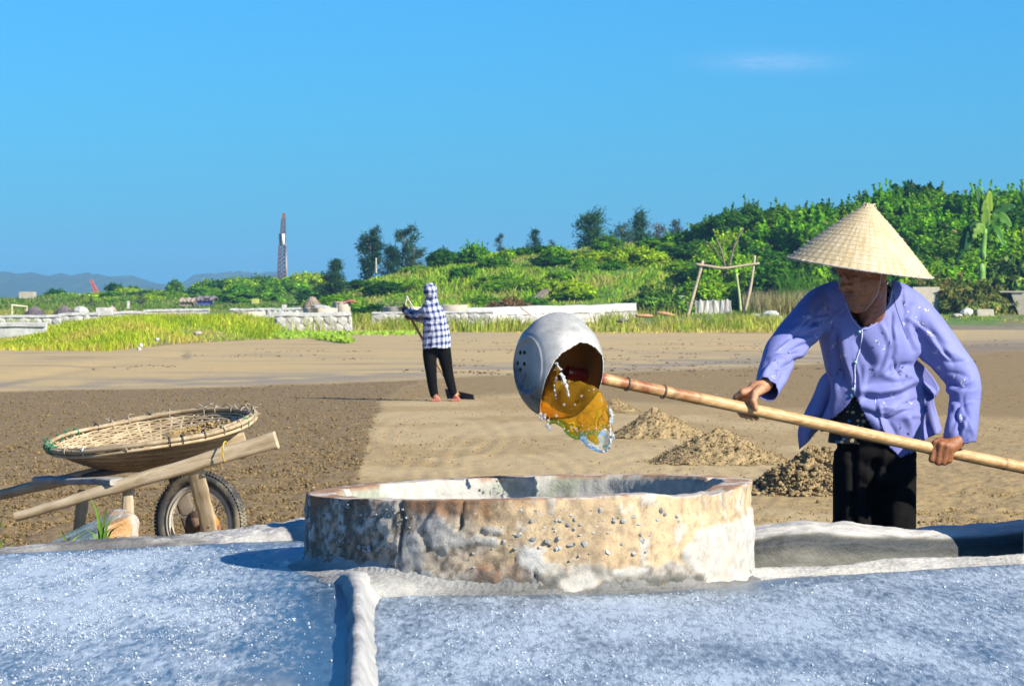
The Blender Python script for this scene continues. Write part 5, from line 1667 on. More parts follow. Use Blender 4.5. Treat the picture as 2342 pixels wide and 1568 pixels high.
def beam(name, p0, p1, h0, h1, w, m, roll=0.0, par=bw, n=9, round_=0.0, bow=0.0):
    """a sawn beam from p0 to p1: h along the picture's vertical, w in depth"""
    p0, p1 = np.asarray(p0), np.asarray(p1)
    ax = (p1 - p0) / np.linalg.norm(p1 - p0)
    dep = np.array([0, 1, 0]) - ax * ax[1]; dep /= np.linalg.norm(dep)
    up = np.cross(ax, dep); up = up if up[2] > 0 or abs(up[2]) < .3 else -up
    sec = []
    for i in range(n):
        t = i / (n - 1)
        c_ = p0 + (p1 - p0) * t + up * (bow * math.sin(math.pi * t)) + up * rng.normal(0, .0018)
        h = h0 + (h1 - h0) * t; h *= 1 + .03 * rng.normal()
        r = []
        for k in range(12):
            a_ = (k + .5) / 12 * 2 * math.pi
            ca_, sa_ = math.cos(a_), math.sin(a_)
            e_ = .38 if not round_ else .38 + .62 * round_ * (1 - t)
            sx = math.copysign(abs(ca_) ** e_, ca_); sz = math.copysign(abs(sa_) ** e_, sa_)
            r.append(c_ + dep * sx * w / 2 + up * sz * h / 2)
        sec.append(r)
    V = np.array(sec).reshape(-1, 3)
    mb = MB().add(V, grid_faces(n, 12, True))
    mb.add(np.vstack([np.array(sec[0]), p0 - ax * .003]), None, [[12, (k + 1) % 12, k] for k in range(12)])
    mb.add(np.vstack([np.array(sec[-1]), p1 + ax * .003]), None, [[12, k, (k + 1) % 12] for k in range(12)])
    # object origin at p0 so that the grain follows the beam
    V = np.concatenate(mb.V)
    Mx = np.stack([ax, dep, up], 1)
    V = (V - p0) @ Mx
    o = mk(name, V, [np.concatenate(mb.Q), np.concatenate(mb.T)], m, False, par)
    o.matrix_local = Matrix(((ax[0], dep[0], up[0], p0[0]), (ax[1], dep[1], up[1], p0[1]), (ax[2], dep[2], up[2], p0[2]), (0, 0, 0, 1)))
    me = o.data
    me.polygons.foreach_set('use_smooth', np.array([abs(p.normal.x) < .9 for p in me.polygons]))
    return o
# shafts
beam('shaft', bp_(36, 1181, -.42), bp_(632, 1005, -.62), .046, .078, .055, woodm.m, round_=1.0, n=16)
beam('shaft', bp_(-60, 1146, .30), bp_(560, 1000, .32), .050, .062, .055, woodm.m, round_=1.0, n=16)
beam('cross_board', bp_(98, 1096, .0), bp_(276, 1100, -.50), .034, .034, .12, greywood)
beam('bed_board', bp_(200, 1086, .05), bp_(470, 1042, .0), .03, .03, .30, darkwood)
# legs
beam('leg', bp_(191, 1120, .25), bp_(179, 1215, .25), .055, .055, .05, woodm.m)
beam('leg', bp_(293, 1108, -.46), bp_(293, 1215, -.46), .052, .052, .05, woodm.m)
# wheel, its plane turned away from the camera
wc = bp_(458, 1196, -.05)
wr = .243
whl = empty('wheel'); whl.parent = bw
whl.location = wc
whl.rotation_euler = (0, R(4), R(-27))
def torus(Rm, r, nu, nv, sx=1.0, name='t', mats=None, flat=1.0):
    u = np.arange(nu) / nu * 2 * math.pi; v_ = np.arange(nv) / nv * 2 * math.pi
    U_, V_ = np.meshgrid(u, v_, indexing='ij')
    rr_ = Rm + r * np.cos(V_)
    return np.stack([rr_ * np.cos(U_), r * flat * np.sin(V_), rr_ * np.sin(U_)], -1).reshape(-1, 3), np.concatenate([grid_faces(nu, nv, True), np.stack([(nu - 1) * nv + np.arange(nv), (nu - 1) * nv + (np.arange(nv) + 1) % nv, (np.arange(nv) + 1) % nv, np.arange(nv)], 1)])
mb = MB()
V, Q = torus(wr - .030, .030, 110, 14, flat=1.1)
mb.add(V, Q)
for k in range(84):                                         # tread blocks
    a = k / 84 * 2 * math.pi
    for sd in (-1, 0, 1):
        off = .5 if sd == 0 else 0
        a2 = a + off * 2 * math.pi / 84
        rr_ = wr - .004 * abs(sd)
        c_ = np.array([rr_ * math.cos(a2), sd * .019, rr_ * math.sin(a2)])
        Rm_ = np.array([[math.cos(a2), 0, -math.sin(a2)], [0, 1, 0], [math.sin(a2), 0, math.cos(a2)]])
        mb.box(c_, (.008, .013, .012), Rm_)
mb.build('tyre', rubber.m, whl)
mb = MB()
V, Q = torus(wr - .066, .013, 90, 10, flat=1.6); mb.add(V, Q)
V, Q = torus(wr - .080, .006, 90, 8, flat=3.2); mb.add(V, Q)
mb.build('rim', simple('cream_rim', (.52, .45, .36), .5, .3, 9, .3), whl)
mb = MB()
mb.tube([(0, -.06, 0), (0, .06, 0)], .030, 16)
mb.tube([(0, -.035, 0), (0, -.028, 0)], .062, 20); mb.tube([(0, .028, 0), (0, .035, 0)], .062, 20)
mb.build('hub', simple('rusty_hub', (.13, .08, .05), .8, .4, 20, .4), whl)
for k in range(12):
    a = k / 12 * 2 * math.pi
    s_ = 1 if k % 2 else -1
    MB().tube([(.055 * math.cos(a), .03 * s_, .055 * math.sin(a)), ((wr - .075) * math.cos(a + .35 * s_), 0, (wr - .075) * math.sin(a + .35 * s_))], .0022, 5).build('spoke', simple('spoke_steel', (.22, .20, .17), .6, .3, 9, .2) if k == 0 else bpy.data.materials['spoke_steel'], whl)
# fork boards
beam('fork_board', bp_(444, 1062, -.56), bp_(482, 1226, -.30), .078, .072, .04, woodm.m)
beam('fork_board', bp_(400, 1080, .30), bp_(445, 1226, .22), .082, .072, .04, darkwood)
MB().tube([bp_(478, 1200, -.36), bp_(445, 1196, .26)], .012, 10).build('axle', simple('axle_iron', (.10, .07, .05), .7, .3, 20, .3), bw)
# yellow wire loop on the shaft
s_ = simple('yellow_wire', (.55, .38, .03), .5, .1, 9, .1)
pts = [bp_(515, 1032, -.60 + .04 * math.cos(a)) + Vector((0.012 * math.cos(a), 0, .046 * math.sin(a))) for a in np.linspace(0, 6.283, 20)]
MB().tube(pts, .0032, 6, False).build('wire_loop', s_, bw)

# ------------------------------------------------------------ woven basket
bk = empty('woven_basket', tuple(P(346, 986, 16.58)), (R(6.2), R(-8.1), 0), 'wide shallow woven bamboo basket lying on the wheelbarrow', 'basket')
BR = .492
bamb = M('basket_bamboo')
bv = bamb.coord('Object')
bamb.p(Base_Color=bamb.mix(1.0, bamb.ramp(bamb.noise(bv, 12, 5, .7), [(.3, (.26, .19, .105)), (.5, (.44, .345, .215)), (.7, (.56, .46, .32))]), bamb.ramp(bamb.rnd(), [(0, (.75, .72, .68)), (1, (1.15, 1.12, 1.05))]), 'MULTIPLY'), Roughness=.75)
bamb.bump(bamb.noise(bv, 90, 4, .6), .4, .003)
darkb = simple('basket_underside', (.20, .15, .10), .85, .4, 14, .4)
def bz_(r):            # basket profile: depth below the rim plane at radius r
    t = np.clip(r / BR, 0, 1)
    return -.172 * (1 - t ** 2.2)
RIBS = 52
for k in range(RIBS):
    a = k / RIBS * 2 * math.pi
    t = np.linspace(.10, 1.02 + .02 * rng.uniform(), 14)
    r = t * BR
    pts = np.stack([r * math.cos(a), r * math.sin(a), bz_(np.minimum(r, BR)) + np.maximum(r - BR, 0) * .8], 1)
    MB().tube(pts, .0068, 6, True, .45).build('rib', bamb.m, bk)
nrow = 36
for j in range(nrow):
    r = BR * (.10 + .88 * (j + .5) / nrow)
    n_ = 208
    a = np.arange(n_ + 1) / n_ * 2 * math.pi
    wv = np.cos(a * RIBS / 2 + (math.pi if j % 2 else 0))
    jit = .002 * np.sin(a * 5 + j)
    rr_ = r + jit
    z_ = bz_(rr_) + .0016 * wv + .0012 * np.sin(a * 7 + j * 1.7)
    pts = np.stack([(rr_ + .002 * wv) * np.cos(a), (rr_ + .002 * wv) * np.sin(a), z_], 1)
    MB().tube(pts, BR * .88 / nrow * .54, 6, False, .85).build('strand', bamb.m, bk)
mb = MB()          # inner lining keeps light from leaking through the closed weave
rl = np.linspace(0.02, BR * .99, 16); al = np.arange(64) / 64 * 2 * math.pi
Rl, Al = np.meshgrid(rl, al, indexing='ij')
mb.add(np.stack([Rl * np.cos(Al), Rl * np.sin(Al), bz_(Rl) - .0065], -1).reshape(-1, 3), grid_faces(16, 64, True))
mb.build('base_mat', darkb, bk)
for rr_, zz, rad, ecc in ((BR + .006, .006, .0115, 1.0), (BR - .012, .010, .0095, 1.0), (BR + .004, -.016, .008, 1.0)):
    a = np.linspace(0, 2 * math.pi, 150)
    w_ = 1 + .006 * np.sin(a * 3 + rr_ * 90) + .003 * np.sin(a * 11)
    pts = np.stack([rr_ * w_ * np.cos(a), rr_ * w_ * np.sin(a), zz + .008 * np.sin(a * 4 + zz * 300) * .6], 1)
    MB().tube(pts, rad, 7, False).build('rim_hoop', bamb.m, bk)
tie_g = simple('green_twine', (.02, .20, .09), .6, .2, 20, .2); tie_k = simple('black_wire', (.04, .04, .04), .5, .2, 20, .2); tie_w = simple('white_tie', (.6, .6, .58), .7, .1, 20, .1); tie_t = simple('tan_wire', (.34, .28, .2), .7, .2, 20, .1)
for deg, m_, tl in [(178, tie_g, 1), (187, tie_g, .6), (196, tie_g, .6), (203, tie_g, 1.2), (207, tie_g, .8), (236, tie_w, 1), (160, tie_g, .8), (150, tie_g, .6), (143, tie_g, .7), (128, tie_k, .8), (118, tie_t, .9), (108, tie_t, .8), (95, tie_k, .6), (84, tie_t, .7), (285, tie_k, 1.3), (292, tie_k, 1.0), (305, tie_k, .9), (318, tie_t, .9), (332, tie_t, .8), (340, tie_g, .8), (350, tie_t, .9), (62, tie_t, 1.2), (54, tie_t, 1.2), (40, tie_t, 1.0), (28, tie_t, 1.1), (14, tie_t, 1.0), (4, tie_t, 1.0), (262, tie_t, .6), (222, tie_t, .6)]:
    a = R(deg)
    u = np.linspace(0, 2 * math.pi * 1.8, 26)
    rr_ = BR - .002 + .020 * np.cos(u); z_ = .002 + .022 * np.sin(u)
    a_ = a + .012 * (u / u[-1] - .5) * tl
    mb = MB().tube(np.stack([rr_ * np.cos(a_), rr_ * np.sin(a_), z_], 1), .0028, 5, False)
    e_ = np.array([(BR + .01) * math.cos(a), (BR + .01) * math.sin(a), .02])
    for q in range(2):
        t2 = e_ + np.array([rng.normal(0, .02), rng.normal(0, .02), rng.uniform(.002, .024)]) * tl
        mb.tube(spline([e_, (e_ + t2) / 2 + rng.normal(0, .008, 3), t2], 7), .0020, 4, False)
    mb.build('tie', m_, bk)
# wire loops standing up on the far rim
for a0, a1, h in ((.9, .72, .035), (1.15, .95, .045), (.62, .42, .03), (.35, .16, .04), (.12, -.05, .03)):
    u = np.linspace(0, 1, 16); a_ = a0 + (a1 - a0) * u
    MB().tube(np.stack([(BR + .006) * np.cos(a_), (BR + .006) * np.sin(a_), .012 + .55 * h * np.sin(math.pi * u)], 1), .0028, 5, False).build('wire_loop', tie_t, bk)
# wet sand still lying in the basket
rl = np.linspace(0, 1, 26); al = np.arange(70) / 70 * 2 * math.pi
Rl, Al = np.meshgrid(rl, al, indexing='ij')
ex = .13 + Rl * np.cos(Al) * .29; ey = .02 + Rl * np.sin(Al) * .36
n_ = fbm(np.stack([ex.ravel() * 12, ey.ravel() * 12, 0 * ex.ravel()], 1), 4, 5).reshape(ex.shape)
rr_ = np.hypot(ex, ey)
sc_ = np.minimum(1, (BR * .97) / np.maximum(rr_, 1e-6)); ex *= sc_; ey *= sc_; rr_ = np.hypot(ex, ey)
ez = bz_(rr_) + .034 * (1 - Rl ** 2) + .030 * (n_ - .5) + .004
mb = MB().add(np.stack([ex, ey, ez], -1).reshape(-1, 3), grid_faces(26, 70, True)[:, ::-1], c=np.tile(ochre * .95, (26 * 70, 1)))
k_ = 900
u_ = np.sqrt(rng.uniform(0, 1, k_)); a_ = rng.uniform(0, 6.283, k_)
lx, ly = .13 + u_ * np.cos(a_) * .29, .02 + u_ * np.sin(a_) * .36
ok = np.hypot(lx, ly) < BR * .95
lx, ly, u_ = lx[ok], ly[ok], u_[ok]
V, T, C = lumps(np.stack([lx, ly, bz_(np.hypot(lx, ly)) + .034 * (1 - u_ ** 2) + .008], 1), rng.uniform(.003, .010, len(lx)), .8, .2, np.tile(ochre * .92, (len(lx), 1)) * rng.uniform(.7, 1.2, (len(lx), 1)))
mb.add(V, None, T, C)
o = mb.build('wet_sand', soil.m, None, False, True)
o.matrix_world = Matrix.LocRotScale(bk.location, bk.rotation_euler, None)
tag(o, 'damp brown sand left in the right half of the woven basket', 'sand')

# ------------------------------------------------------------ boulder, orange stone, tufts, bank behind the kerb
def boulder(name, px, ztop, d, w, dep, seed, cols, label, zb=-.05, yaw=0.0, shape=None):
    u, v_ = 56, 40
    mb = MB().ball((0, 0, 0), 1, u, v_)
    V = mb.V[0]
    g = np.random.default_rng(seed)
    for q in range(16):                                     # facets
        n_ = g.normal(size=3); n_ /= np.linalg.norm(n_)
        h = g.uniform(.52, .85)
        d_2 = V @ n_
        V = V - np.maximum(d_2 - h, 0)[:, None] * n_
    V = V * (1 + .10 * (fbm(V * 4, 4, seed) - .5))[:, None]
    V = V / np.abs(V).max(0)
    V = V * np.array([w / 2, dep / 2, (ztop - zb) / 2])
    if shape is not None: V = shape(V)
    n1 = fbm(V * 9, 4, seed + 1); n2 = fbm(V * 26, 4, seed + 2)
    c_ = cols(V, n1, n2)
    o = mk(name, V, mb.Q[0], conc.m, True, None, c_)
    o.location = ((px - CX) / F * d, d, (ztop + zb) / 2)
    o.rotation_euler = (0, 0, yaw)
    return tag(o, label, 'rock')
def bcol(V, n1, n2):
    x = V[:, 0]
    c_ = np.tile(np.array([.11, .175, .165]), (len(V), 1))
    c_ = mixc(c_, np.array([.34, .40, .38]), sstep(n1, .45, .6) * .8)
    c_ = mixc(c_, np.array([.50, .44, .37]), sstep(x, -.02, .10))
    c_ = mixc(c_, np.array([.46, .24, .075]), sstep(x, -.04, .06) * sstep(n1, .44, .56) * .9)
    c_ = mixc(c_, np.array([.60, .57, .52]), sstep(x, .0, .08) * sstep(n2, .55, .66) * .8)
    return c_
def bshape(V):
    x = V[:, 0]
    V = V.copy()
    V[:, 2] = np.where(V[:, 2] > 0, V[:, 2] * np.interp(x, [-.22, -.15, -.02, .05, .22], [.50, .66, .84, 1.0, .93]), V[:, 2])
    return V
boulder('boulder', 229, .372, 15.5, .47, .40, 41, bcol, 'big grey-green boulder stained orange, between kerb and wheelbarrow', shape=bshape)
def ocol(V, n1, n2):
    c_ = np.tile(np.array([.55, .22, .04]), (len(V), 1))
    return mixc(c_, np.array([.20, .07, .03]), sstep(n1, .45, .6))
boulder('orange_stone', 466, .300, 16.60, .17, .12, 43, ocol, 'rust-orange stone wedged behind the fork board of the wheel')
# earth bank behind the pan kerb
bx_ = np.linspace(-2.6, -.3, 90); ts = np.linspace(0, 1, 24)
V = []
for t in ts:
    for x in bx_:
        y0 = float(kerb_y(x)) + .30
        y = y0 + t * 3.2
        V.append((x, y, np.interp(t, [0, .08, .25, .5, 1], [.40, .38, .22, .08, -.03])))
V = np.array(V); V[:, 2] += .03 * (fbm(V * 6, 4, 66) - .5)
o = mk('earth_bank', V, grid_faces(len(ts), len(bx_)), soil.m, True, None, np.tile(brown * 1.05, (len(V), 1)) * (.7 + .6 * fbm(V * 9, 3, 67))[:, None])
o['kind'] = 'structure'
def tuft(px, d, z, blades_, label, seed, sc=1.0):
    g = np.random.default_rng(seed)
    mb = MB()
    x0 = (px - CX) / F * d
    for (dx, h, w) in blades_:
        tip = np.array([dx, g.normal(0, .03), h]) * sc
        mid = np.array([dx * .30, g.normal(0, .01), h * .62]) * sc
        c_ = spline([(dx * .06, g.normal(0, .01), -.06), mid, tip], 10)
        ww = w * np.sin(np.clip(np.linspace(.25, 1, 10) * math.pi, 0, math.pi)) + .0006
        sd = np.array([.9, .3, 0]); fo = np.array([-.2, .6, 0])
        V_ = np.stack([c_ - sd * ww[:, None], c_ + fo * ww[:, None] * .5, c_ + sd * ww[:, None]], 1).reshape(-1, 3)
        mb.add(V_, grid_faces(10, 3), c=tuple(np.array([.20, .30, .05]) * g.uniform(.8, 1.5)))
    o = mb.build('grass_tuft', LEAF, None, True, True)
    o.location = (x0, d, z)
    return tag(o, label, 'grass tuft', 'grass tufts behind the kerb')
tuft(232, 10.75, .50, [(-.035, .17, .0045), (-.02, .12, .0045), (.0, .10, .004), (.02, .14, .0035), (.05, .12, .004), (.075, .09, .004), (-.05, .07, .004), (.10, .06, .004), (.03, .075, .005)], 'green grass tuft in front of the boulder, taller right one of two', 71)
tuft(150, 10.5, .49, [(-.01, .10, .004), (.02, .08, .0045), (.06, .09, .004), (.10, .04, .004), (-.03, .05, .004), (.035, .05, .005)], 'small grass tuft left of the boulder shadow, behind the kerb', 72)
tuft(195, 10.6, .495, [(-.02, .055, .004), (.015, .06, .004), (.04, .035, .004)], 'tiny grass tuft between the two other tufts', 74)
tuft(-14, 10.4, .47, [(.03, .16, .004), (.05, .11, .004), (.10, .10, .004), (.14, .07, .004), (.02, .2, .003)], 'grass tuft at the left edge of the picture, behind the kerb', 73)
# ============================================================ bucket on a bamboo pole, pouring water
PA, PB = P(1296, 849, 10.0), P(2400, 1081, 10.76)
def pole_at(px):
    """point on the pole axis seen at photo column px"""
    lo, hi = 0.0, 1.0
    for _ in range(50):
        t = (lo + hi) / 2
        q = PA.lerp(PB, t)
        if CX + F * q.x / q.y < px: lo = t
        else: hi = t
    return PA.lerp(PB, t)
lad = empty('water_ladle', tuple(P(1277, 835, 9.96)), (0, 0, 0), 'long bamboo pole with a cut-open metal bucket at its end', 'ladle')
L0 = np.array(lad.location)
bam = M('bamboo_pole')
v = bam.coord('Object', (1.0, 16, 16), (0, 0, 0))
n1 = bam.noise(v, 5, 6, .6, .3); n2 = bam.noise(bam.coord('Object', (3, 3, 3)), 3, 5, .6)
b_ = bam.ramp(n1, [(.28, (.30, .155, .055)), (.5, (.47, .285, .12)), (.75, (.60, .42, .215))])
dk = bam.mix(1.0, b_, (.50, .30, .22), 'MULTIPLY')
at = bam.attr(); sep = bam.n('SeparateColor'); bam.set(sep, 0, at)
b_ = bam.mix(bam.math('MULTIPLY', sep.outputs[0], bam.ramp(n2, [(.40, 0.0), (.56, 1.0)])), b_, dk)
b_ = bam.mix(sep.outputs[1], b_, (.20, .018, .010))
b_ = bam.mix(sep.outputs[2], b_, (.05, .03, .015))
bam.p(Base_Color=b_, Roughness=bam.math('SUBTRACT', .48, bam.math('MULTIPLY', sep.outputs[1], .35)))
bam.bump(n1, .2, .003)
npt = 200; nv_ = 20
ts = np.linspace(0, 1, npt)
ax = np.array(PB - PA); Lp = np.linalg.norm(ax); ax /= Lp
u_ = np.cross(ax, [0, 0, 1]); u_ /= np.linalg.norm(u_); w_ = np.cross(u_, ax)
rad = .0168 + .0022 * ts
nodes = [.205, .255, .40, .56, .74, .90]
for nd in nodes: rad = rad + .0011 * np.exp(-((ts - nd) / .0035) ** 2)
bend = .010 * np.sin(ts * 5.0) * ts * (1 - ts)
an = np.arange(nv_) / nv_ * 2 * math.pi
V = np.array(PA)[None] + ax[None] * (ts * Lp)[:, None] + w_[None] * bend[:, None]
V = V[:, None] + rad[:, None, None] * (np.cos(an)[None, :, None] * u_ + np.sin(an)[None, :, None] * w_)
# a long drying crack
ck = np.exp(-((an - 5.75) / .12) ** 2)[None] * sstep(ts, .42, .47)[:, None]
V = V - (ck[..., None] * .0012) * (np.cos(an)[None, :, None] * u_ + np.sin(an)[None, :, None] * w_)
C = np.zeros((npt, nv_, 3))
C[..., 0] = (1 - sstep(ts, .20, .30))[:, None]
C[..., 1] = (1 - sstep(ts, .062, .082))[:, None]
C[..., 2] = np.maximum(ck * .9, (.6 * sum(np.exp(-((ts - nd) / .0018) ** 2) for nd in nodes))[:, None])
mb = MB().add(V.reshape(-1, 3) - L0, grid_faces(npt, nv_, True)[:, ::-1], c=C.reshape(-1, 3))
o = mb.build('pole', bam.m, lad, True, True)
wire = simple('iron_wire', (.12, .09, .07), .5, .3, 30, .2)
for px in (1434, 1517):
    q = np.array(pole_at(px)) - L0
    for k in (-1, 1):
        a = np.linspace(0, 2 * math.pi, 22)
        MB().tube(q + ax * (.0015 * k) + .0195 * (np.cos(a)[:, None] * u_ + np.sin(a)[:, None] * w_), .0014, 5, False).build('wire_binding', wire, lad)

# bucket: a dented aluminium pot lying on its side, part of the wall cut away
Dk = 9.96; SK = F / Dk
ctr = np.array(P(1279, 838, Dk))
bax = np.array([-.86, -.50, .02]); bax /= np.linalg.norm(bax)          # from mouth to base
e1 = np.cross(bax, [0, 0, 1]); e1 /= np.linalg.norm(e1); e2 = np.cross(e1, bax)
prof = [(-.1125, .001), (-.113, .035), (-.112, .060), (-.104, .088), (-.090, .109), (-.066, .131), (-.035, .1455), (0, .149), (.035, .1465), (.065, .136), (.088, .119), (.103, .101), (.110, .088), (.114, .083), (.1135, .078), (.110, .072), (.1085, .066), (.109, .058), (.1085, .03), (.108, .0)]
t = np.linspace(0, len(prof) - 1, 74)
NP = 150
pa = spline([(p[0], p[1]) for p in prof], NP)
na_ = 380
an = np.arange(na_) / na_ * 2 * math.pi
dent = 1 - .06 * np.exp(-((an[None] - 1.9) / .35) ** 2) * np.exp(-((pa[:, 0][:, None] - .05) / .05) ** 2)
V = ctr + pa[:, 0][:, None, None] * bax + (pa[:, 1][:, None] * dent)[..., None] * (np.cos(an)[None, :, None] * e1 + np.sin(an)[None, :, None] * e2)
Vb = V.reshape(-1, 3)
Vb = ctr + (Vb - ctr) * np.array([.915, .93, .985])
upf = (Vb[:, 2] - ctr[2]) / (np.linalg.norm(Vb - ctr, axis=1) + 1e-6)
Vb[:, 2] += .009 * np.exp(-((1 - upf) / .05)) - .004 * np.exp(-((upf - .8) / .08) ** 2)
Vb += .0045 * (fbm(Vb * 9, 3, 12) - .5)[:, None] * (Vb - ctr) / .15
Qb = grid_faces(NP, na_, True)
fc = Vb[Qb].mean(1)
nrm = np.cross(Vb[Qb[:, 2]] - Vb[Qb[:, 0]], Vb[Qb[:, 3]] - Vb[Qb[:, 1]])
nrm *= np.sign((nrm * (fc - ctr)).sum(1))[:, None]
fpx, fpy = proj(fc)
cut = [(1325, 783), (1345, 786), (1362, 796), (1377, 814), (1400, 850), (1400, 1000), (1262, 1000), (1258, 962), (1232, 950), (1236, 915), (1247, 870), (1262, 838), (1268, 826), (1285, 808)]
front = (nrm[:, 1] < 0)
gone = inpoly(fpx, fpy, cut) & front
V3 = Vb - L0
alu = M('aluminium')
v = alu.coord('Object')
n1 = alu.noise(v, 22, 6, .7); n2 = alu.noise(v, 130, 3, .6); n3 = alu.noise(v, 5, 4, .6)
at = alu.attr(); sep = alu.n('SeparateColor'); alu.set(sep, 0, at)
b_ = alu.ramp(n1, [(.3, (.30, .30, .285)), (.6, (.47, .455, .42)), (.75, (.55, .53, .48))])
b_ = alu.mix(alu.ramp(n2, [(.64, 0.0), (.72, .75)]), b_, (.07, .065, .055))
dirt = alu.math('MULTIPLY', sep.outputs[0], alu.ramp(n1, [(.36, .55), (.62, 1.0)]))
b_ = alu.mix(dirt, b_, (.035, .05, .065))
b_ = alu.mix(sep.outputs[1], b_, (.23, .115, .030))
alu.p(Base_Color=b_, Roughness=alu.ramp(n3, [(.3, .42), (.7, .62)]), Metallic=alu.math('MULTIPLY', .22, alu.math('SUBTRACT', 1.0, sep.outputs[1])))
alu.bump(n1, .15, .004)
vpx, vpy = proj(Vb)
c_ = np.zeros((len(Vb), 3))
back = Vb[:, 1] > ctr[1] + .0
c_[:, 0] = np.clip(sstep(vpy + (1240 - vpx) * .5 + 40 * (fbm(Vb * 14, 3, 77) - .5), 845, 930) * 1.3 + .45 * sstep(1240 - vpx, 0, 30), 0, 1)
bk_o = mk('bucket', V3, Qb[~gone], alu.m, True, lad, c_)
sm = bk_o.modifiers.new('thick', 'SOLIDIFY'); sm.thickness = .0022; sm.offset = -1
# brown-stained inside, a second skin just within
inn = (Vb - ctr) * .972 + ctr - L0
c2 = np.zeros((len(Vb), 3)); c2[:, 1] = 1
mk('bucket_lining', inn, Qb[~gone][:, ::-1], alu.m, True, lad, c2)
# seam and rivet holes, ring round the pole inside
sx = [(1325, 783), (1312, 745), (1298, 722)]
bv = BVHTree.FromPolygons([Vector(q) for q in Vb], [tuple(q) for q in Qb[~gone]])
def hit(px, py, tree, lift=.001):
    o_ = Vector((0, 0, CAMZ)); dr = (P(px, py, 10) - o_).normalized()
    loc, n_, i_, d_ = tree.ray_cast(o_, dr)
    if loc is None: return None, None
    if n_.dot(dr) > 0: n_ = -n_
    return loc + n_ * lift, n_
seam = [hit(x, y, bv)[0] for x, y in spline(sx, 12)]
seam = [np.array(q) - L0 for q in seam if q is not None]
MB().tube(seam, .0016, 6, False).build('seam', alu.m, lad)
holem = simple('black_hole', (.01, .01, .01), .9, .1, 9, 0)
for px, py in ((1192, 806), (1201, 806), (1186, 830), (1201, 832), (1192, 845)):
    h_, n_ = hit(px, py, bv, .0030)
    if h_ is None: continue
    q = np.array(h_) - L0; n2_ = np.array(n_)
    MB().tube([q - n2_ * .001, q + n2_ * .0008], .0058, 10).build('rivet_hole', holem, lad)
# ------------------------------------------------------------ the water
def blobs(pts, mb, sc=1.0):
    for px, py, d, r, *rest in pts:
        fl = rest[0] if rest else .42
        mb.ball(np.array(P(px, py, d)), np.array([r, r * fl, r]) * sc, 16, 10)
def chain(pts, mb, n=24):
    q = spline(pts, n)
    for px, py, d, r in q: mb.ball(np.array(P(px, py, d)), (r, r * .7, r), 12, 8)
water = M('brown_water')
water.p(Base_Color=(.95, .54, .05), Roughness=.01, IOR=1.07)
water.b.inputs['Transmission Weight'].default_value = .88
wn1 = water.noise(water.coord('Object'), 9, 2, .4, 1.0)
water.bump(wn1, .5, .02)
mb = MB()
d0 = 9.90
blobs([(1262, 925, d0, .034), (1275, 900, d0, .038), (1290, 940, d0 - .01, .042), (1310, 915, d0 - .02, .045), (1332, 935, d0 - .03, .044), (1330, 965, d0 - .03, .036), (1352, 915, d0 - .04, .036), (1362, 940, d0 - .05, .036), (1352, 965, d0 - .05, .036), (1372, 930, d0 - .05, .024), (1300, 890, d0, .028), (1325, 895, d0 - .02, .030), (1350, 895, d0 - .03, .020), (1382, 950, d0 - .05, .018), (1306, 960, d0 - .02, .026), (1285, 960, d0 - .01, .014), (1252, 945, d0, .018)], mb)
chain([(1262, 950, d0, .016), (1258, 962, d0, .010), (1254, 970, d0, .005)], mb)
chain([(1300, 975, d0 - .02, .016), (1310, 990, d0 - .03, .012), (1322, 1000, d0 - .04, .007)], mb)
chain([(1345, 980, d0 - .04, .018), (1356, 1000, d0 - .05, .012), (1366, 1014, d0 - .05, .006)], mb)
chain([(1378, 960, d0 - .05, .016), (1392, 972, d0 - .05, .010), (1398, 985, d0 - .05, .006)], mb)
chain([(1264, 880, d0 - .02, .012), (1268, 858, d0 - .04, .010), (1274, 842, d0 - .06, .007)], mb)
V, Q, N = remesh(mb, .0042, 45, .6)
V = V + N * (.005 + .009 * (fbm(V * np.array([16, 16, 7]), 2, 15) - .5))[:, None]
pw = empty('pouring_water', tuple(P(1320, 930, d0)), (0, 0, 0), 'amber-brown water spilling from the tilted metal bucket', 'water')
W0 = np.array(pw.location)
mk('water_body', V - W0, Q, water.m, True, pw)
clear = M('clear_water')
clear.p(Base_Color=(.97, .98, .98), Roughness=.06, IOR=1.2)
clear.b.inputs['Transmission Weight'].default_value = .85
clear.bump(clear.noise(clear.coord('Object'), 60, 3, .6, .5), .35, .006)
mb = MB()
chain([(1318, 985, d0 - .03, .009), (1335, 1000, d0 - .04, .012), (1350, 1015, d0 - .05, .012), (1368, 1026, d0 - .05, .010), (1382, 1033, d0 - .05, .004)], mb)
chain([(1391, 935, d0 - .05, .008), (1398, 955, d0 - .05, .008), (1392, 985, d0 - .05, .010), (1394, 1005, d0 - .05, .009), (1384, 1032, d0 - .05, .005)], mb)
chain([(1394, 980, d0 - .05, .007), (1400, 992, d0 - .05, .004), (1405, 996, d0 - .05, .005)], mb)
chain([(1335, 985, d0 - .04, .013), (1355, 982, d0 - .05, .015), (1378, 985, d0 - .05, .012)], mb)
blobs([(1362, 1002, d0 - .05, .030, .22), (1350, 994, d0 - .05, .026, .22), (1375, 1012, d0 - .05, .022, .22), (1380, 990, d0 - .05, .020, .22)], mb)
V, Q, N = remesh(mb, .0028, 4, .5)
V = V + N * (.006 * (fbm(V * 40, 3, 16) - .5))[:, None]
mk('clear_splash', V - W0, Q, clear.m, True, pw)
foam = M('foam')
foam.p(Base_Color=(.72, .72, .70), Roughness=.15)
foam.b.inputs['Transmission Weight'].default_value = .55
foam.bump(foam.noise(foam.coord('Object'), 140, 4, .7), .6, .004)
mb = MB()
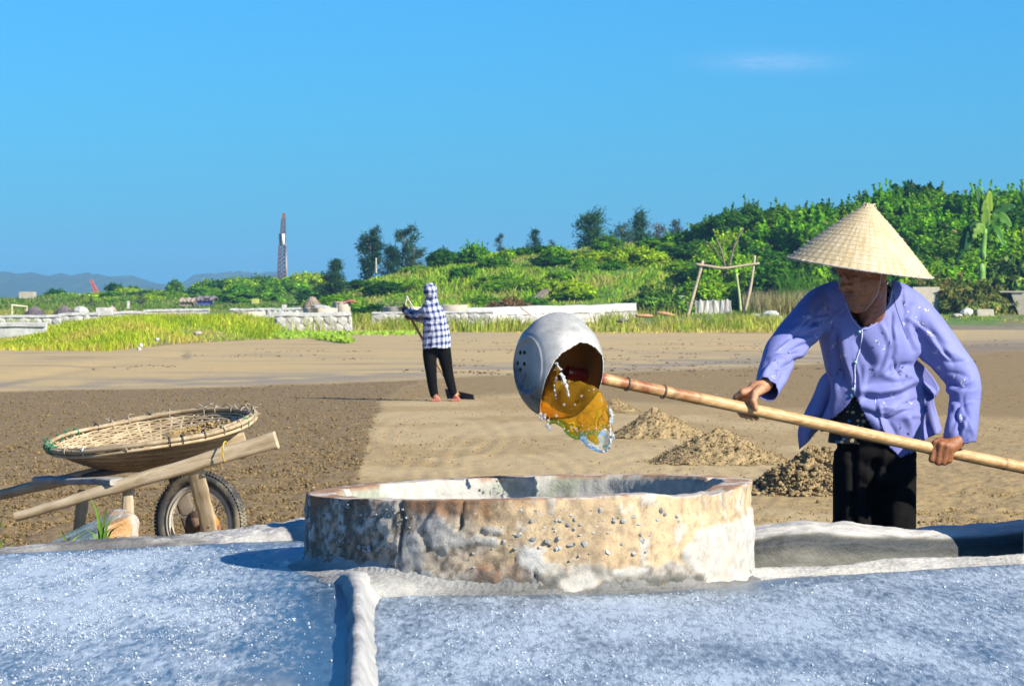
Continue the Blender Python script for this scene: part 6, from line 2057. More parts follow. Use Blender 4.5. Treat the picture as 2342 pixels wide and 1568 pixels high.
def froth(pts, n, spread, r0=.0016, r1=.0042, dz=0.0):
    q = spline(pts, 60)
    for k in range(n):
        i = rng.integers(0, 60); w_ = q[i, 2]
        mb.ball(np.array(P(q[i, 0] + rng.normal(0, spread * w_), q[i, 1] + rng.normal(0, spread * w_), d0 + dz + rng.normal(0, .004))), rng.uniform(r0, r1), 8, 5)
froth([(1272, 828, .5), (1280, 846, 1.2), (1288, 866, 1.2), (1296, 888, .8), (1302, 906, .5)], 120, 3.4, .0013, .0034, dz=-.075)
froth([(1273, 862, .4), (1268, 885, .4), (1271, 910, .4)], 34, 2.5, dz=-.055)
froth([(1318, 978, 1), (1340, 990, 1.2), (1375, 975, 1.2), (1395, 950, 1)], 90, 6, .0012, .0030, dz=-.075)
froth([(1393, 930, .5), (1399, 950, .8), (1394, 982, .8), (1397, 1005, .8), (1386, 1032, .4)], 150, 3.5, .0014, .0036, dz=-.06)
froth([(1328, 1000, .5), (1345, 1015, .6), (1368, 1027, .6), (1384, 1034, .4)], 60, 3, .0012, .0028, dz=-.06)
froth([(1300, 905, .3), (1306, 930, .3), (1302, 958, .3)], 26, 2.5, .0010, .0020, dz=-.066)
froth([(1330, 902, .3), (1340, 925, .3), (1338, 955, .3)], 20, 2.5, .0010, .0020, dz=-.080)
froth([(1345, 892, .3), (1366, 900, .3), (1384, 918, .3), (1392, 935, .3)], 40, 2.0, .0010, .0024, dz=-.075)
froth([(1240, 948, .5), (1262, 958, .5), (1290, 970, .5), (1318, 980, .5)], 44, 4, .0010, .0026, dz=-.05)
V, Q, N = remesh(mb, .0024, 5, .5)
mk('foam', V - W0, Q, foam.m, True, pw)
for (px, py, r) in ((1252, 972, .006), (1254, 962, .004), (1245, 955, .005), (1236, 948, .006), (1238, 958, .004), (1256, 979, .005), (1247, 948, .0035), (1290, 980, .003), (1300, 985, .0025), (1405, 1000, .0025), (1345, 1022, .002), (1330, 1012, .002), (1272, 950, .004), (1330, 905, .003), (1358, 890, .003), (1301, 873, .0022), (1315, 925, .0028), (1375, 915, .003), (1290, 925, .0035)):
    o = MB().ball((0, 0, 0), (r, r, r * 1.25), 12, 8).build('water_drop', clear.m, pw)
    o.location = np.array(P(px, py, d0 - .085)) - W0
# ============================================================ the woman in the conical hat
WD = 10.80
def wp(px, py, dy=0.0): return np.array(P(px, py, WD + dy))
wo_ = np.array([(2000 - CX) / F * WD, WD, 0.0])
skin = M('skin')
sv = skin.coord('Object')
at = skin.attr()
n1 = skin.noise(sv, 60, 5, .65); n2 = skin.noise(sv, 240, 4, .6)
skin.p(Base_Color=skin.mix(1.0, at, skin.ramp(n1, [(.3, (.72, .68, .66)), (.5, (1, 1, 1)), (.7, (1.18, 1.14, 1.1))]), 'MULTIPLY'), Roughness=.5)
skin.b.inputs['Subsurface Weight'].default_value = .12
skin.b.inputs['Subsurface Radius'].default_value = (.012, .005, .003)
skin.bump(skin.math('ADD', n1, skin.math('MULTIPLY', n2, .5)), .55, .004)

def capsule(mb, p, q, r0, r1, flat=None, n=8):
    p, q = np.asarray(p, float), np.asarray(q, float)
    L = np.linalg.norm(q - p)
    k = max(2, int(L / (min(r0, r1) * .45)) + 1)
    for i in range(k + 1):
        t = i / k
        mb.ball(p + (q - p) * t, r0 + (r1 - r0) * t, 12, 8)

body = MB()
# --- head: turned towards the picture's left and bowed
hc_ = wp(1972, 622, -.26)
yaw, pit = R(-42), R(-17)
Fd = np.array([math.sin(yaw) * math.cos(pit), -math.cos(yaw) * math.cos(pit), math.sin(pit)])
Up = np.array([0, 0, 1.0]); Rt = np.cross(Fd, Up); Rt /= np.linalg.norm(Rt); Up = np.cross(Rt, Fd)
HM = np.stack([Rt, Fd, Up], 1)                      # columns: right, forward, up
def hp(r, f, u): return hc_ + HM @ np.array([r, f, u])
def hb(r, f, u, sx, sy, sz): body.ball(hp(r, f, u), (sx, sy, sz), 22, 14, HM)
hb(0, -.010, .030, .070, .088, .082)                # cranium
hb(0, .020, -.028, .060, .066, .070)                # face mass
hb(0, .056, -.090, .025, .024, .021)                # chin
hb(0, .036, -.070, .042, .040, .036)                # jaw
hb(-.036, .040, -.018, .022, .030, .024); hb(.036, .040, -.018, .022, .030, .024)      # cheekbones
hb(0, .066, .034, .048, .020, .016)                 # brow
body.ball(hp(0, .092, .000), (.010, .010, .024), 14, 10, HM); hb(0, .104, -.016, .015, .016, .012)      # nose
hb(-.013, .090, -.020, .009, .010, .008); hb(.013, .090, -.020, .009, .010, .008)
hb(0, .082, -.044, .024, .012, .0065); hb(0, .080, -.056, .022, .012, .007)       # lips
hb(-.027, .068, .014, .015, .012, .010); hb(.027, .068, .014, .015, .012, .010)         # lids
hb(-.069, -.006, -.006, .010, .018, .030); hb(.069, -.006, -.006, .010, .018, .030)     # ears
# --- neck, chest, shoulders, trunk
nb, nt = wp(1994, 735, -.075), hp(0, -.045, -.055)
for t in np.linspace(0, 1, 8): body.ball(nb + (nt - nb) * t, (.044 - .003 * t, .047 - .003 * t, .05), 18, 10)
for sd in (-1, 1):                                  # neck cords, collar bones
    capsule(body, hp(sd * .045, -.015, -.055), wp(1985 + sd * 6, 742, -.128), .011, .010)
body.ball(wp(1988, 790, -.03), (.125, .088, .10), 24, 14)
capsule(body, wp(1900, 700, -.03), wp(2058, 702, -.03), .038, .038)
for py, dx, rx, ry in ((830, 1990, .125, .082), (880, 1992, .122, .080), (930, 1995, .128, .084), (985, 1998, .118, .080), (1030, 2000, .112, .080)):
    body.ball(wp(dx, py, .01 + (py - 830) * .0002), (rx, ry, .075), 24, 14)
# --- arms
def limb(p, q, m, r): 
    c_ = spline([p, q, m], 22)
    rr_ = np.interp(np.linspace(0, 1, 22), [0, .5, 1], r)
    for a, b in zip(c_, rr_): body.ball(a, b, 14, 9)
ld = float(pole_at(1722).y) - WD
rd = float(pole_at(2150).y) - WD
LW = wp(1752, 878, ld + .035); LE = wp(1800, 802, -.24); LS = wp(1885, 700, -.02)
limb(LS, LE, LW, (.032, .027, .022))
RW = wp(2190, 1008, rd - .01); RE = wp(2205, 858, -.02); RS = wp(2078, 700, -.02)
limb(RS, RE, RW, (.029, .025, .022))
# --- hands on the pole: joints in picture columns/rows and metres behind (+) or before (-) the pole axis
def hj(px, py, off, base): return wp(px, py, base + off)
def finger(js, rs):
    for a, b, r0, r1 in zip(js[:-1], js[1:], rs[:-1], rs[1:]): capsule(body, a, b, r0, r1)
lb = ld
H = lambda x, y, o: hj(x, y, o, lb)
capsule(body, LW, H(1727, 890, .018), .023, .024)
palm = [H(1699, 897, .000), H(1703, 895, .022), H(1711, 895, .040), H(1722, 898, .052)]
for m_ in palm: capsule(body, H(1738, 888, .02), m_, .018, .0115)
capsule(body, palm[0], palm[3], .0115, .0115)
finger([palm[0], H(1682, 908, .012), H(1683, 931, .032), H(1697, 950, .008)], [.0105, .0092, .0085, .0075])
finger([palm[1], H(1690, 912, .040), H(1695, 940, .036), H(1708, 953, .006)], [.0105, .0092, .0085, .0075])
finger([palm[2], H(1702, 915, .052), H(1708, 944, .040), H(1720, 956, .010)], [.0100, .0090, .0082, .0072])
finger([palm[3], H(1716, 919, .056), H(1722, 946, .042), H(1732, 958, .016)], [.0092, .0082, .0075, .0068])
finger([H(1741, 889, -.002), H(1727, 899, -.020), H(1723, 916, -.034), H(1729, 935, -.030)], [.016, .0125, .0108, .0085])
rb = rd
H2 = lambda x, y, o: hj(x, y, o, rb)
capsule(body, RW, H2(2172, 1022, -.022), .024, .024)
kn = [H2(2140, 1013, -.024), H2(2152, 1016, -.034), H2(2165, 1020, -.036), H2(2177, 1026, -.030)]
for m_ in kn: capsule(body, H2(2184, 1014, -.01), m_, .018, .0125)
capsule(body, kn[0], kn[3], .013, .012)
for k_, (px, py) in zip(kn, ((2131, 1050), (2145, 1056), (2158, 1056), (2170, 1051))):
    finger([k_, H2(px, py, -.026), H2(px + 3, py + 2, .008), H2(px + 9, py - 12, .028)], [.0118, .0108, .0090, .0075])
finger([H2(2170, 1008, .004), H2(2146, 1008, .002), H2(2132, 1020, .020), H2(2134, 1036, .030)], [.015, .0125, .0105, .0085])
# --- legs and feet, inside the trousers
for sx, off in ((1955, -.02), (2046, .0)):
    limb(wp(sx + 8, 1010, .04), wp(sx, 1330, .045), wp(sx, 1560, .05), (.058, .046, .036))
    capsule(body, wp(sx, 1560, .03), np.array([(sx - CX) / F * WD, WD + .02, .035]), .042, .035)
    for t in np.linspace(0, 1, 6):
        body.ball(np.array([(sx - CX) / F * WD - .03 * t, WD + .03 - .16 * t, .034 - .008 * t]), (.042, .05, .030 - .008 * t), 14, 9)
V, Q, N = remesh(body, .0036, 2, .5)
# ageing: wrinkles on the face, knuckle and vein relief
L_ = (V - hc_) @ HM
inh = (np.abs(L_[:, 0]) < .09) & (np.abs(L_[:, 2]) < .13) & (L_[:, 1] > .02) & (V[:, 2] > wp(0, 735)[2])
wr_ = np.sin(L_[:, 2] * 520 + 6 * vnoise(V * 55, 5)) * .5 + (fbm(V * 120, 3, 6) - .5) * 1.4
V = V + N * (wr_ * .0009 * inh)[:, None]
# eye slits, nasolabial folds, mouth line
for (r_, u_0, hw, hh, dep) in ((-.027, .010, .014, .0022, .003), (.027, .010, .014, .0022, .003), (0, -.050, .024, .0022, .0035)):
    g_ = np.exp(-((L_[:, 0] - r_) / hw) ** 4 - ((L_[:, 2] - u_0 - .10 * (L_[:, 0] - r_) ** 2 / .02) / hh) ** 2) * (L_[:, 1] > .05)
    V = V - N * (g_ * dep)[:, None]
for sd in (-1, 1):
    d_, _ = dist_poly(L_[:, 0] * sd, L_[:, 2], [(.016, -.016), (.027, -.034), (.032, -.060)])
    V = V - N * (np.exp(-(d_ / .0028) ** 2) * .0022 * (L_[:, 1] > .03))[:, None]
L_ = (V - hc_) @ HM
tone = fbm(V * 30, 4, 8)
cs = np.tile(np.array([.27, .105, .042]), (len(V), 1)) * (.8 + .4 * tone)[:, None]
lips = np.exp(-((L_[:, 2] + .050) / .010) ** 2 - (L_[:, 0] / .024) ** 4) * (L_[:, 1] > .06)
cs = mixc(cs, np.array([.17, .055, .040]), np.clip(lips, 0, 1) * .95)
for sd in (-1, 1):
    g_ = np.exp(-((L_[:, 0] - sd * .027) / .015) ** 4 - ((L_[:, 2] - .010) / .0030) ** 2) * (L_[:, 1] > .05)
    cs = mixc(cs, np.array([.02, .012, .010]), np.clip(g_, 0, 1))
spots = sstep(fbm(V * 85, 3, 9), .62, .70)
cs = mixc(cs, np.array([.13, .05, .025]), spots * .4)
rh = np.linalg.norm(V - wp(2155, 1035, rd), axis=1)
cs = mixc(cs, np.array([.30, .115, .045]), np.exp(-(rh / .10) ** 4))
lh = np.linalg.norm(V - wp(1715, 915, ld), axis=1)
cs = mixc(cs, np.array([.50, .245, .125]) * 1.0, np.exp(-(lh / .085) ** 4) * .9)
woman = mk('person', V - wo_, Q, skin.m, True, None, cs)
woman.location = wo_
tag(woman, 'old woman in a conical hat and blue satin blouse gripping a bamboo pole', 'person')

# ------------------------------------------------------------ blouse
satin = M('blue_satin')
v = satin.coord('Object')
n1 = satin.noise(v, 5, 4, .6); n2 = satin.noise(satin.coord('Object', (1, 1, .25)), 420, 3, .6)
satin.p(Base_Color=satin.ramp(n1, [(.3, (.142, .156, .385)), (.7, (.190, .205, .455))]), Roughness=.62)
satin.b.inputs['Specular IOR Level'].default_value = .25
satin.b.inputs['Sheen Weight'].default_value = .0
satin.b.inputs['Sheen Roughness'].default_value = .4
satin.bump(satin.math('ADD', satin.noise(v, 24, 4, .6, .6), satin.math('MULTIPLY', n2, .25)), .22, .006)
bl = MB()
# trunk as stacked sections: row, left column, right column, half depth, depth of the centre
secs = [(640, 1935, 2040, .055, -.05), (650, 1898, 2068, .065, -.05), (668, 1868, 2090, .075, -.05), (692, 1855, 2100, .086, -.045), (725, 1858, 2104, .100, -.04), (765, 1869, 2101, .110, -.035), (805, 1880, 2099, .112, -.025), (835, 1887, 2092, .108, -.015), (862, 1893, 2090, .104, -.01), (895, 1893, 2095, .108, -.005), (930, 1888, 2105, .114, .0), (965, 1882, 2108, .118, .005), (1000, 1876, 2102, .120, .01), (1030, 1874, 2096, .120, .01), (1060, 1874, 2092, .120, .01)]
sv_ = spline(secs, 70)
na_ = 96
an = np.arange(na_) / na_ * 2 * math.pi
Vt = []
for py, l, r, hd, cd in sv_:
    c_ = wp((l + r) / 2, py, cd)
    rx = (r - l) / 2 / F * (WD + cd)
    e_ = 2 / 2.35
    Vt.append(np.stack([c_[0] + rx * np.sign(np.cos(an)) * np.abs(np.cos(an)) ** e_, c_[1] + hd * np.sign(np.sin(an)) * np.abs(np.sin(an)) ** e_, np.full(na_, c_[2])], 1))
Vt = np.array(Vt)
k0 = len(Vt) * na_
bl.add(np.vstack([Vt.reshape(-1, 3), Vt[0].mean(0), Vt[-1].mean(0)]), grid_faces(len(Vt), na_, True), np.concatenate([np.stack([np.full(na_, k0), (np.arange(na_) + 1) % na_, np.arange(na_)], 1), np.stack([np.full(na_, k0 + 1), (len(Vt) - 1) * na_ + np.arange(na_), (len(Vt) - 1) * na_ + (np.arange(na_) + 1) % na_], 1)]))
def sleeve(pts, n=46):
    q = spline(pts, n)                       # px, py, dy, radius in px
    c_ = np.array([wp(a, b, d_) for a, b, d_, _ in q])
    for a, r_ in zip(c_, q[:, 3] / F * WD * .93): bl.ball(a, (r_, r_ * .92, r_), 16, 10)
sleeve([(1905, 685, -.04, 46), (1880, 700, -.06, 46), (1850, 735, -.12, 47), (1815, 772, -.20, 44), (1786, 806, -.27, 42), (1776, 835, -.36, 40), (1766, 862, -.44, 36), (1757, 886, ld + .03, 32)])
sleeve([(2052, 685, -.03, 44), (2085, 712, -.03, 47), (2125, 760, -.03, 49), (2165, 815, -.03, 47), (2197, 858, -.04, 44), (2207, 900, -.08, 40), (2203, 945, -.12, 39), (2197, 985, rd + .02, 39), (2193, 1012, rd + .02, 38)])
V, Q, N = remesh(bl, .0046, 3, .5)
px_, py_ = proj(V)
front = N[:, 1] < .25
# folds: polylines in the picture, width in px, depth in m (negative = valley)
folds = [([(1975, 905), (2010, 912), (2050, 905), (2095, 880)], 9, -.010), ([(1965, 893), (2010, 896), (2060, 888), (2098, 868)], 11, .012), ([(1962, 925), (2000, 935), (2050, 930)], 14, .007),
         ([(2010, 850), (2045, 865), (2095, 858)], 10, .006), ([(2050, 840), (2090, 835)], 8, -.008), ([(1958, 770), (1972, 800), (1990, 830)], 12, -.008), ([(1985, 770), (2010, 810), (2015, 850)], 22, .006),
         ([(1905, 770), (1915, 830), (1945, 890)], 9, -.008), ([(1925, 760), (1935, 830), (1948, 885)], 11, .008), ([(1895, 800), (1902, 850), (1915, 900)], 9, .006),
         ([(2085, 700), (2070, 745), (2090, 800)], 7, -.009), ([(2062, 650), (2066, 700), (2078, 745)], 4, -.004), ([(2100, 770), (2125, 800), (2150, 850)], 11, -.010), ([(2085, 765), (2105, 810), (2120, 835)], 9, .008),
         ([(2130, 790), (2160, 800), (2195, 815)], 10, .005), ([(2165, 872), (2185, 880), (2225, 868)], 8, -.012), ([(2165, 890), (2192, 898), (2235, 890)], 8, .008), ([(2170, 908), (2195, 918), (2228, 915)], 8, -.009), ([(2175, 935), (2195, 960), (2195, 1005)], 10, -.007), ([(2215, 925), (2222, 970), (2220, 1015)], 12, .005),
         ([(1872, 760), (1850, 765), (1822, 768)], 6, -.011), ([(1868, 748), (1840, 748), (1810, 758)], 8, .008), ([(1850, 785), (1815, 800), (1780, 800)], 7, -.010), ([(1838, 800), (1805, 822), (1765, 820)], 8, .008), ([(1825, 820), (1795, 838), (1765, 838)], 6, -.008), ([(1800, 845), (1785, 870), (1780, 900)], 9, -.006), ([(1870, 690), (1862, 720), (1872, 755)], 6, -.008),
         ([(1880, 690), (1925, 720), (1935, 700)], 4, -.003), ([(1895, 860), (1893, 905), (1890, 940)], 9, -.008), ([(1910, 860), (1912, 910), (1900, 950)], 10, .006), ([(2030, 960), (2045, 985), (2052, 1005)], 5, -.004), ([(2085, 890), (2097, 930), (2090, 985)], 9, -.007), ([(2065, 950), (2085, 970)], 9, .005),
         ([(1990, 950), (2010, 975), (2040, 1010)], 10, .006), ([(1985, 680), (1965, 690)], 5, -.003)]
gf = np.random.default_rng(77)
def rfold(x0, y0, ang, L, w, dep, curve=.25):
    a_ = R(ang) + gf.normal(0, .18)
    dx, dy = math.cos(a_) * L / 2, math.sin(a_) * L / 2
    k_ = gf.normal(0, curve) * L * .3
    return ([(x0 - dx, y0 - dy), (x0 - dy / L * k_, y0 + dx / L * k_), (x0 + dx, y0 + dy)], w, dep)
for k in range(15):                                   # drag lines from shoulder and armpit over the chest
    folds.append(rfold(gf.uniform(1890, 2080), gf.uniform(740, 890), gf.choice([70, 80, 100, 110]), gf.uniform(40, 110), gf.uniform(3.5, 8), gf.choice([-1, 1]) * gf.uniform(.003, .006)))
for k in range(10):
    folds.append(rfold(gf.uniform(1960, 2095), gf.uniform(850, 990), gf.choice([-20, -8, 10, 60, 75]), gf.uniform(40, 90), gf.uniform(3.5, 7), gf.choice([-1, 1]) * gf.uniform(.003, .006)))
for k in range(16):                                   # gathers along the right arm
    t_ = gf.uniform(0, 1); cx_, cy_ = np.interp(t_, [0, .5, 1], [2105, 2185, 2198]), np.interp(t_, [0, .5, 1], [735, 850, 985])
    folds.append(rfold(cx_ + gf.normal(0, 14), cy_, (50 if t_ < .4 else 8 if t_ < .62 else 88) + gf.normal(0, 14), gf.uniform(35, 75), gf.uniform(3, 6), gf.choice([-1, 1]) * gf.uniform(.003, .007)))
for k in range(14):                                   # and along the left arm
    t_ = gf.uniform(0, 1); cx_, cy_ = np.interp(t_, [0, .5, 1], [1865, 1800, 1762]), np.interp(t_, [0, .5, 1], [715, 795, 875])
    folds.append(rfold(cx_ + gf.normal(0, 12), cy_, (-8 if .3 < t_ < .7 else -58) + gf.normal(0, 14), gf.uniform(32, 65), gf.uniform(3, 5.5), gf.choice([-1, 1]) * gf.uniform(.003, .007)))
D_ = np.zeros(len(V))
for pl, w_, dep in folds:
    d_, t_ = dist_poly(px_, py_, pl)
    D_ += 1.5 * dep * np.exp(-(d_ / w_) ** 2) * np.sin(math.pi * np.clip(t_ * .84 + .08, 0, 1)) ** .7
V = V + N * (D_ * front + .010 * (fbm(V * np.array([9, 9, 6]), 2, 51) - .5))[:, None]
N = vnormals(V, Q)
px_, py_ = proj(V)
fpx, fpy = px_[Q].mean(1), py_[Q].mean(1)
fc = V[Q].mean(1)
fy = N[Q].mean(1)[:, 1]
cyf = np.interp(fpy, sv_[:, 0], sv_[:, 4]) + WD
isfront = (fc[:, 1] < cyf) & (fpx > 1868) & (fpx < 2112)
neck = [(1926, 610), (1934, 680), (1948, 722), (1967, 746), (1985, 748), (2010, 728), (2030, 694), (2040, 650), (2050, 605)]
gone = inpoly(fpx, fpy, neck) & (fpy < 760)
slit = [(1956, 904), (1966, 925), (1980, 955), (2000, 985), (2018, 1005), (2040, 1028), (2060, 1046), (2078, 1036), (2100, 1042), (2150, 1100), (1800, 1100), (1850, 985), (1880, 968), (1905, 955), (1930, 935)]
gone |= isfront & inpoly(fpx, fpy, slit)
gone |= (~isfront) & (fpy > 1012) & (fpx > 1868) & (fpx < 2110)
gone |= isfront & (fpy > np.interp(fpx, [2030, 2045, 2060, 2085, 2110], [1030, 1040, 1047, 1036, 1005]))
gone |= (~isfront) & (fpx < 1905) & (fpx > 1868) & (fpy > 985)
# cuffs
cl = wp(1757, 886, ld + .03); cdir = cl - wp(1776, 835, -.36); cdir /= np.linalg.norm(cdir)
gone |= ((fc - cl) @ cdir > .010) & (fpx < 1830)
cr_ = wp(2194, 1004, rd + .02); cd2 = np.array([.16, 0, -1.0]); cd2 /= np.linalg.norm(cd2)
gone |= ((fc - cr_) @ cd2 > .012) & (fpx > 2140)
Qk = Q[~gone]
# tails blown out behind on both sides, and the dipped front corner
tails_V, tails_Q = [V], [Qk]
nn_ = len(V)
def sheet(a, b, n=30, m=14, bulge=.03, seed=0):
    """a cloth panel between two curves given as (px, py, dy)"""
    global nn_
    A_ = spline([wp(*p) for p in a], n); B_ = spline([wp(*p) for p in b], n)
    t = np.linspace(0, 1, m)
    S = A_[:, None] * (1 - t)[None, :, None] + B_[:, None] * t[None, :, None]
    S[..., 1] += -bulge * np.sin(math.pi * t)[None] * np.sin(np.linspace(.2, 2.8, n))[:, None]
    S[..., 1] += .014 * np.sin(t * 9 + seed)[None] * np.linspace(0, 1, n)[:, None]
    tails_V.append(S.reshape(-1, 3)); tails_Q.append(grid_faces(n, m) + nn_)
    nn_ += n * m
sheet([(1896, 846, .02), (1876, 866, .05), (1860, 905, .07), (1838, 950, .08), (1826, 985, .09), (1829, 1028, .09)], [(1906, 870, -.02), (1905, 905, .0), (1900, 935, .02), (1892, 958, .03), (1882, 975, .05), (1872, 982, .06)], bulge=.035, seed=1)
sheet([(1900, 850, .06), (1888, 880, .06), (1880, 920, .05), (1876, 950, .04)], [(1930, 860, .0), (1925, 900, -.02), (1915, 935, -.03), (1885, 968, -.03)], bulge=.01, seed=4)
sheet([(2094, 820, .03), (2118, 842, .08), (2147, 884, .10), (2137, 912, .09), (2146, 950, .08), (2156, 985, .07)], [(2085, 850, .02), (2092, 880, .02), (2098, 910, .02), (2100, 945, .02), (2100, 985, .03), (2108, 1010, .04)], bulge=-.045, seed=2)
sheet([(2100, 850, .09), (2125, 866, .12), (2147, 886, .13), (2140, 905, .12)], [(2098, 880, .10), (2112, 896, .10), (2126, 905, .10), (2132, 912, .10)], bulge=.02, seed=5)
Vj, Qj = np.concatenate(tails_V), np.concatenate(tails_Q)
used = np.unique(Qj); mp = np.full(len(Vj), -1); mp[used] = np.arange(len(used))
Vj, Qj = Vj[used], mp[Qj]
blouse = mk('blouse', Vj - wo_, Qj, satin.m, True, woman)
sm = blouse.modifiers.new('cloth', 'SOLIDIFY'); sm.thickness = .0022; sm.offset = 0
jt = BVHTree.FromPolygons([Vector(q) for q in Vj], [tuple(int(i) for i in q) for q in Qj])
def jhit(px, py, lift=.0018):
    l, n_ = hit(px, py, jt, lift + .0014)
    return (None, None) if l is None else (np.array(l) - wo_, np.array(n_))
def jline(pts, n, lift=.0015):
    q = [jhit(x, y, lift)[0] for x, y in spline(pts, n)]
    return [p for p in q if p is not None]
pipe = simple('piping', (.30, .29, .56), .5, .1, 20, .1)
MB().tube(jline([(1934, 688), (1948, 726), (1968, 750), (1986, 751), (2012, 731), (2032, 697), (2040, 664)], 50, .001), .0026, 6).build('collar', pipe, woman)
MB().tube(jline([(1972, 754), (1971, 775), (1966, 800), (1957, 830), (1955, 870), (1956, 902)], 50, .001), .0022, 6, True).build('placket', simple('placket_edge', (.55, .54, .72), .5, .1, 20, .1), woman)
seamm = simple('seam_line', (.10, .10, .30), .6, .1, 20, .1)
for pl in ([(2042, 672), (2050, 705), (2062, 740), (2076, 775)], [(1930, 700), (1905, 722), (1884, 740)], [(2012, 953), (2022, 985), (2034, 1008)], [(2012, 953), (2040, 948), (2072, 934)]):
    q = jline(pl, 26, .0004)
    if len(q) > 4: MB().tube(q, .0011, 5).build('seam', seamm, woman)
btm = simple('button', (.30, .55, .62), .35, .1, 20, 0)
for px, py in ((1966, 758), (1957, 828), (1951, 889), (1949, 905), (1952, 948)):
    q, n_ = jhit(px, py, .0015)
    if q is None: continue
    MB().tube([q, q + n_ * .0022], .0052, 12).build('button', btm, woman)
# bamboo-leaf embroidery
def motif(mbs, px, py, n, size, seed, kind):
    g = np.random.default_rng(seed)
    cs_ = [(px + g.normal(0, size * .75), py + g.normal(0, size * .75)) for _ in range(2)]
    a0 = g.uniform(0, 6.28, 2)
    for k in range(n):
        cx0, cy0 = cs_[k % 2]
        a_ = a0[k % 2] + g.uniform(-1.3, 1.3)
        L_2 = size * g.uniform(.55, 1.15); w_ = L_2 * .10 + .35
        dx, dy = math.cos(a_), math.sin(a_)
        cx0 += dx * 1.5; cy0 += dy * 1.5
        pts = [(cx0, cy0), (cx0 + dx * L_2 * .45 - dy * w_, cy0 + dy * L_2 * .45 + dx * w_), (cx0 + dx * L_2, cy0 + dy * L_2), (cx0 + dx * L_2 * .45 + dy * w_, cy0 + dy * L_2 * .45 - dx * w_)]
        q = [jhit(x, y, .0003) for x, y in pts]
        if any(p[0] is None for p in q): continue
        q = [p[0] for p in q]
        if max(np.linalg.norm(q[i] - q[0]) for i in range(4)) > .06: continue
        mbs.add(q, [[0, 1, 2, 3]])
we, de = MB(), MB()
for i, (px, py, n, s_) in enumerate([(2068, 702, 6, 9), (2100, 750, 8, 13), (2080, 745, 5, 11), (2125, 765, 6, 12), (2150, 815, 9, 13), (2195, 880, 6, 11), (2192, 960, 9, 13), (2010, 800, 6, 11), (1925, 800, 9, 12), (2006, 935, 7, 12), (2042, 912, 6, 10), (1862, 770, 5, 9), (1800, 800, 5, 10), (2012, 725, 4, 7), (2180, 850, 4, 9), (1970, 968, 6, 10), (2072, 925, 5, 9), (1772, 860, 4, 9), (1885, 700, 5, 9), (1880, 735, 4, 9), (1848, 735, 4, 9), (2110, 705, 3, 8)]):
    motif(we, px, py, n, s_, 700 + i, 1)
for i, (px, py, n, s_) in enumerate([(2045, 842, 9, 14), (2060, 858, 7, 11), (1998, 850, 7, 11), (2022, 985, 5, 10), (2055, 978, 6, 10), (2185, 1000, 6, 11), (2063, 695, 5, 8), (1920, 865, 6, 12), (2000, 785, 5, 9), (1798, 868, 6, 9), (1775, 830, 5, 9), (2205, 1012, 4, 9), (2030, 760, 4, 9), (1900, 745, 4, 9)]):
    motif(de, px, py, n, s_, 800 + i, 1)
o = we.build('embroidery', simple('white_thread', (.46, .46, .56), .4, .05, 9, 0), woman, False); o['label'] = 'white embroidered bamboo leaves'; o['kind'] = 'stuff'
o = de.build('embroidery', simple('navy_thread', (.035, .035, .12), .5, .05, 9, 0), woman, False); o['label'] = 'dark embroidered bamboo leaves'; o['kind'] = 'stuff'

# ------------------------------------------------------------ patterned shirt under the blouse
sh = M('patterned_shirt')
v = sh.coord('Object', (1, .0, 1.25))
cell = sh.n('TexVoronoi', Scale=62.0, Randomness=.85); sh.set(cell, 'Vector', v)
mask = sh.ramp(cell.outputs['Distance'], [(.0, 1.0), (.34, 1.0), (.40, 0.0)])
cc_ = sh.n('SeparateColor'); sh.set(cc_, 0, cell.outputs['Color'])
colr = sh.ramp(cc_.outputs[0], [(.0, (.55, .40, .20)), (.5, (.62, .48, .28)), (.72, (.04, .16, .36)), (.85, (.03, .025, .03)), (1, (.02, .02, .025))], 'CONSTANT')
hole = sh.ramp(cell.outputs['Distance'], [(.0, (.22, .13, .05)), (.12, (.22, .13, .05)), (.2, (1, 1, 1))])
sh.p(Base_Color=sh.mix(mask, (.008, .008, .010), sh.mix(.6, colr, sh.mix(1.0, colr, hole, 'MULTIPLY'))), Roughness=.8)
mb = MB()
Vs = Vt.copy()
cen = Vs.mean(1, keepdims=True)
Vs = cen + (Vs - cen) * np.array([.83, .80, 1])
Vs = Vs[int(np.searchsorted(sv_[:, 0], 880)):]
shirt_rows = sv_[int(np.searchsorted(sv_[:, 0], 880)):, 0]
Vs = Vs[:int(np.searchsorted(shirt_rows, 1012))]
i0 = 1
mb.add(Vs[i0:].reshape(-1, 3) - wo_, grid_faces(len(Vs) - i0, na_, True))
o = mb.build('shirt', sh.m, woman)
# its collar shows as a dark dotted band on the right of the neck
cb = [wp(1998, 742, -.128), wp(2018, 722, -.120), wp(2030, 695, -.095), wp(2036, 665, -.06), wp(2032, 645, -.01)]
c_ = spline(cb, 24)
inn = spline([wp(1994, 728, -.122), wp(2010, 708, -.115), wp(2020, 684, -.09), wp(2026, 656, -.055), wp(2024, 640, -.01)], 24)
o = mk('shirt_collar', np.stack([c_, (c_ + inn) / 2 + np.array([0, -.006, .002]), inn], 1).reshape(-1, 3) - wo_, grid_faces(24, 3), sh.m, True, woman)
sm = o.modifiers.new('t', 'SOLIDIFY'); sm.thickness = .002

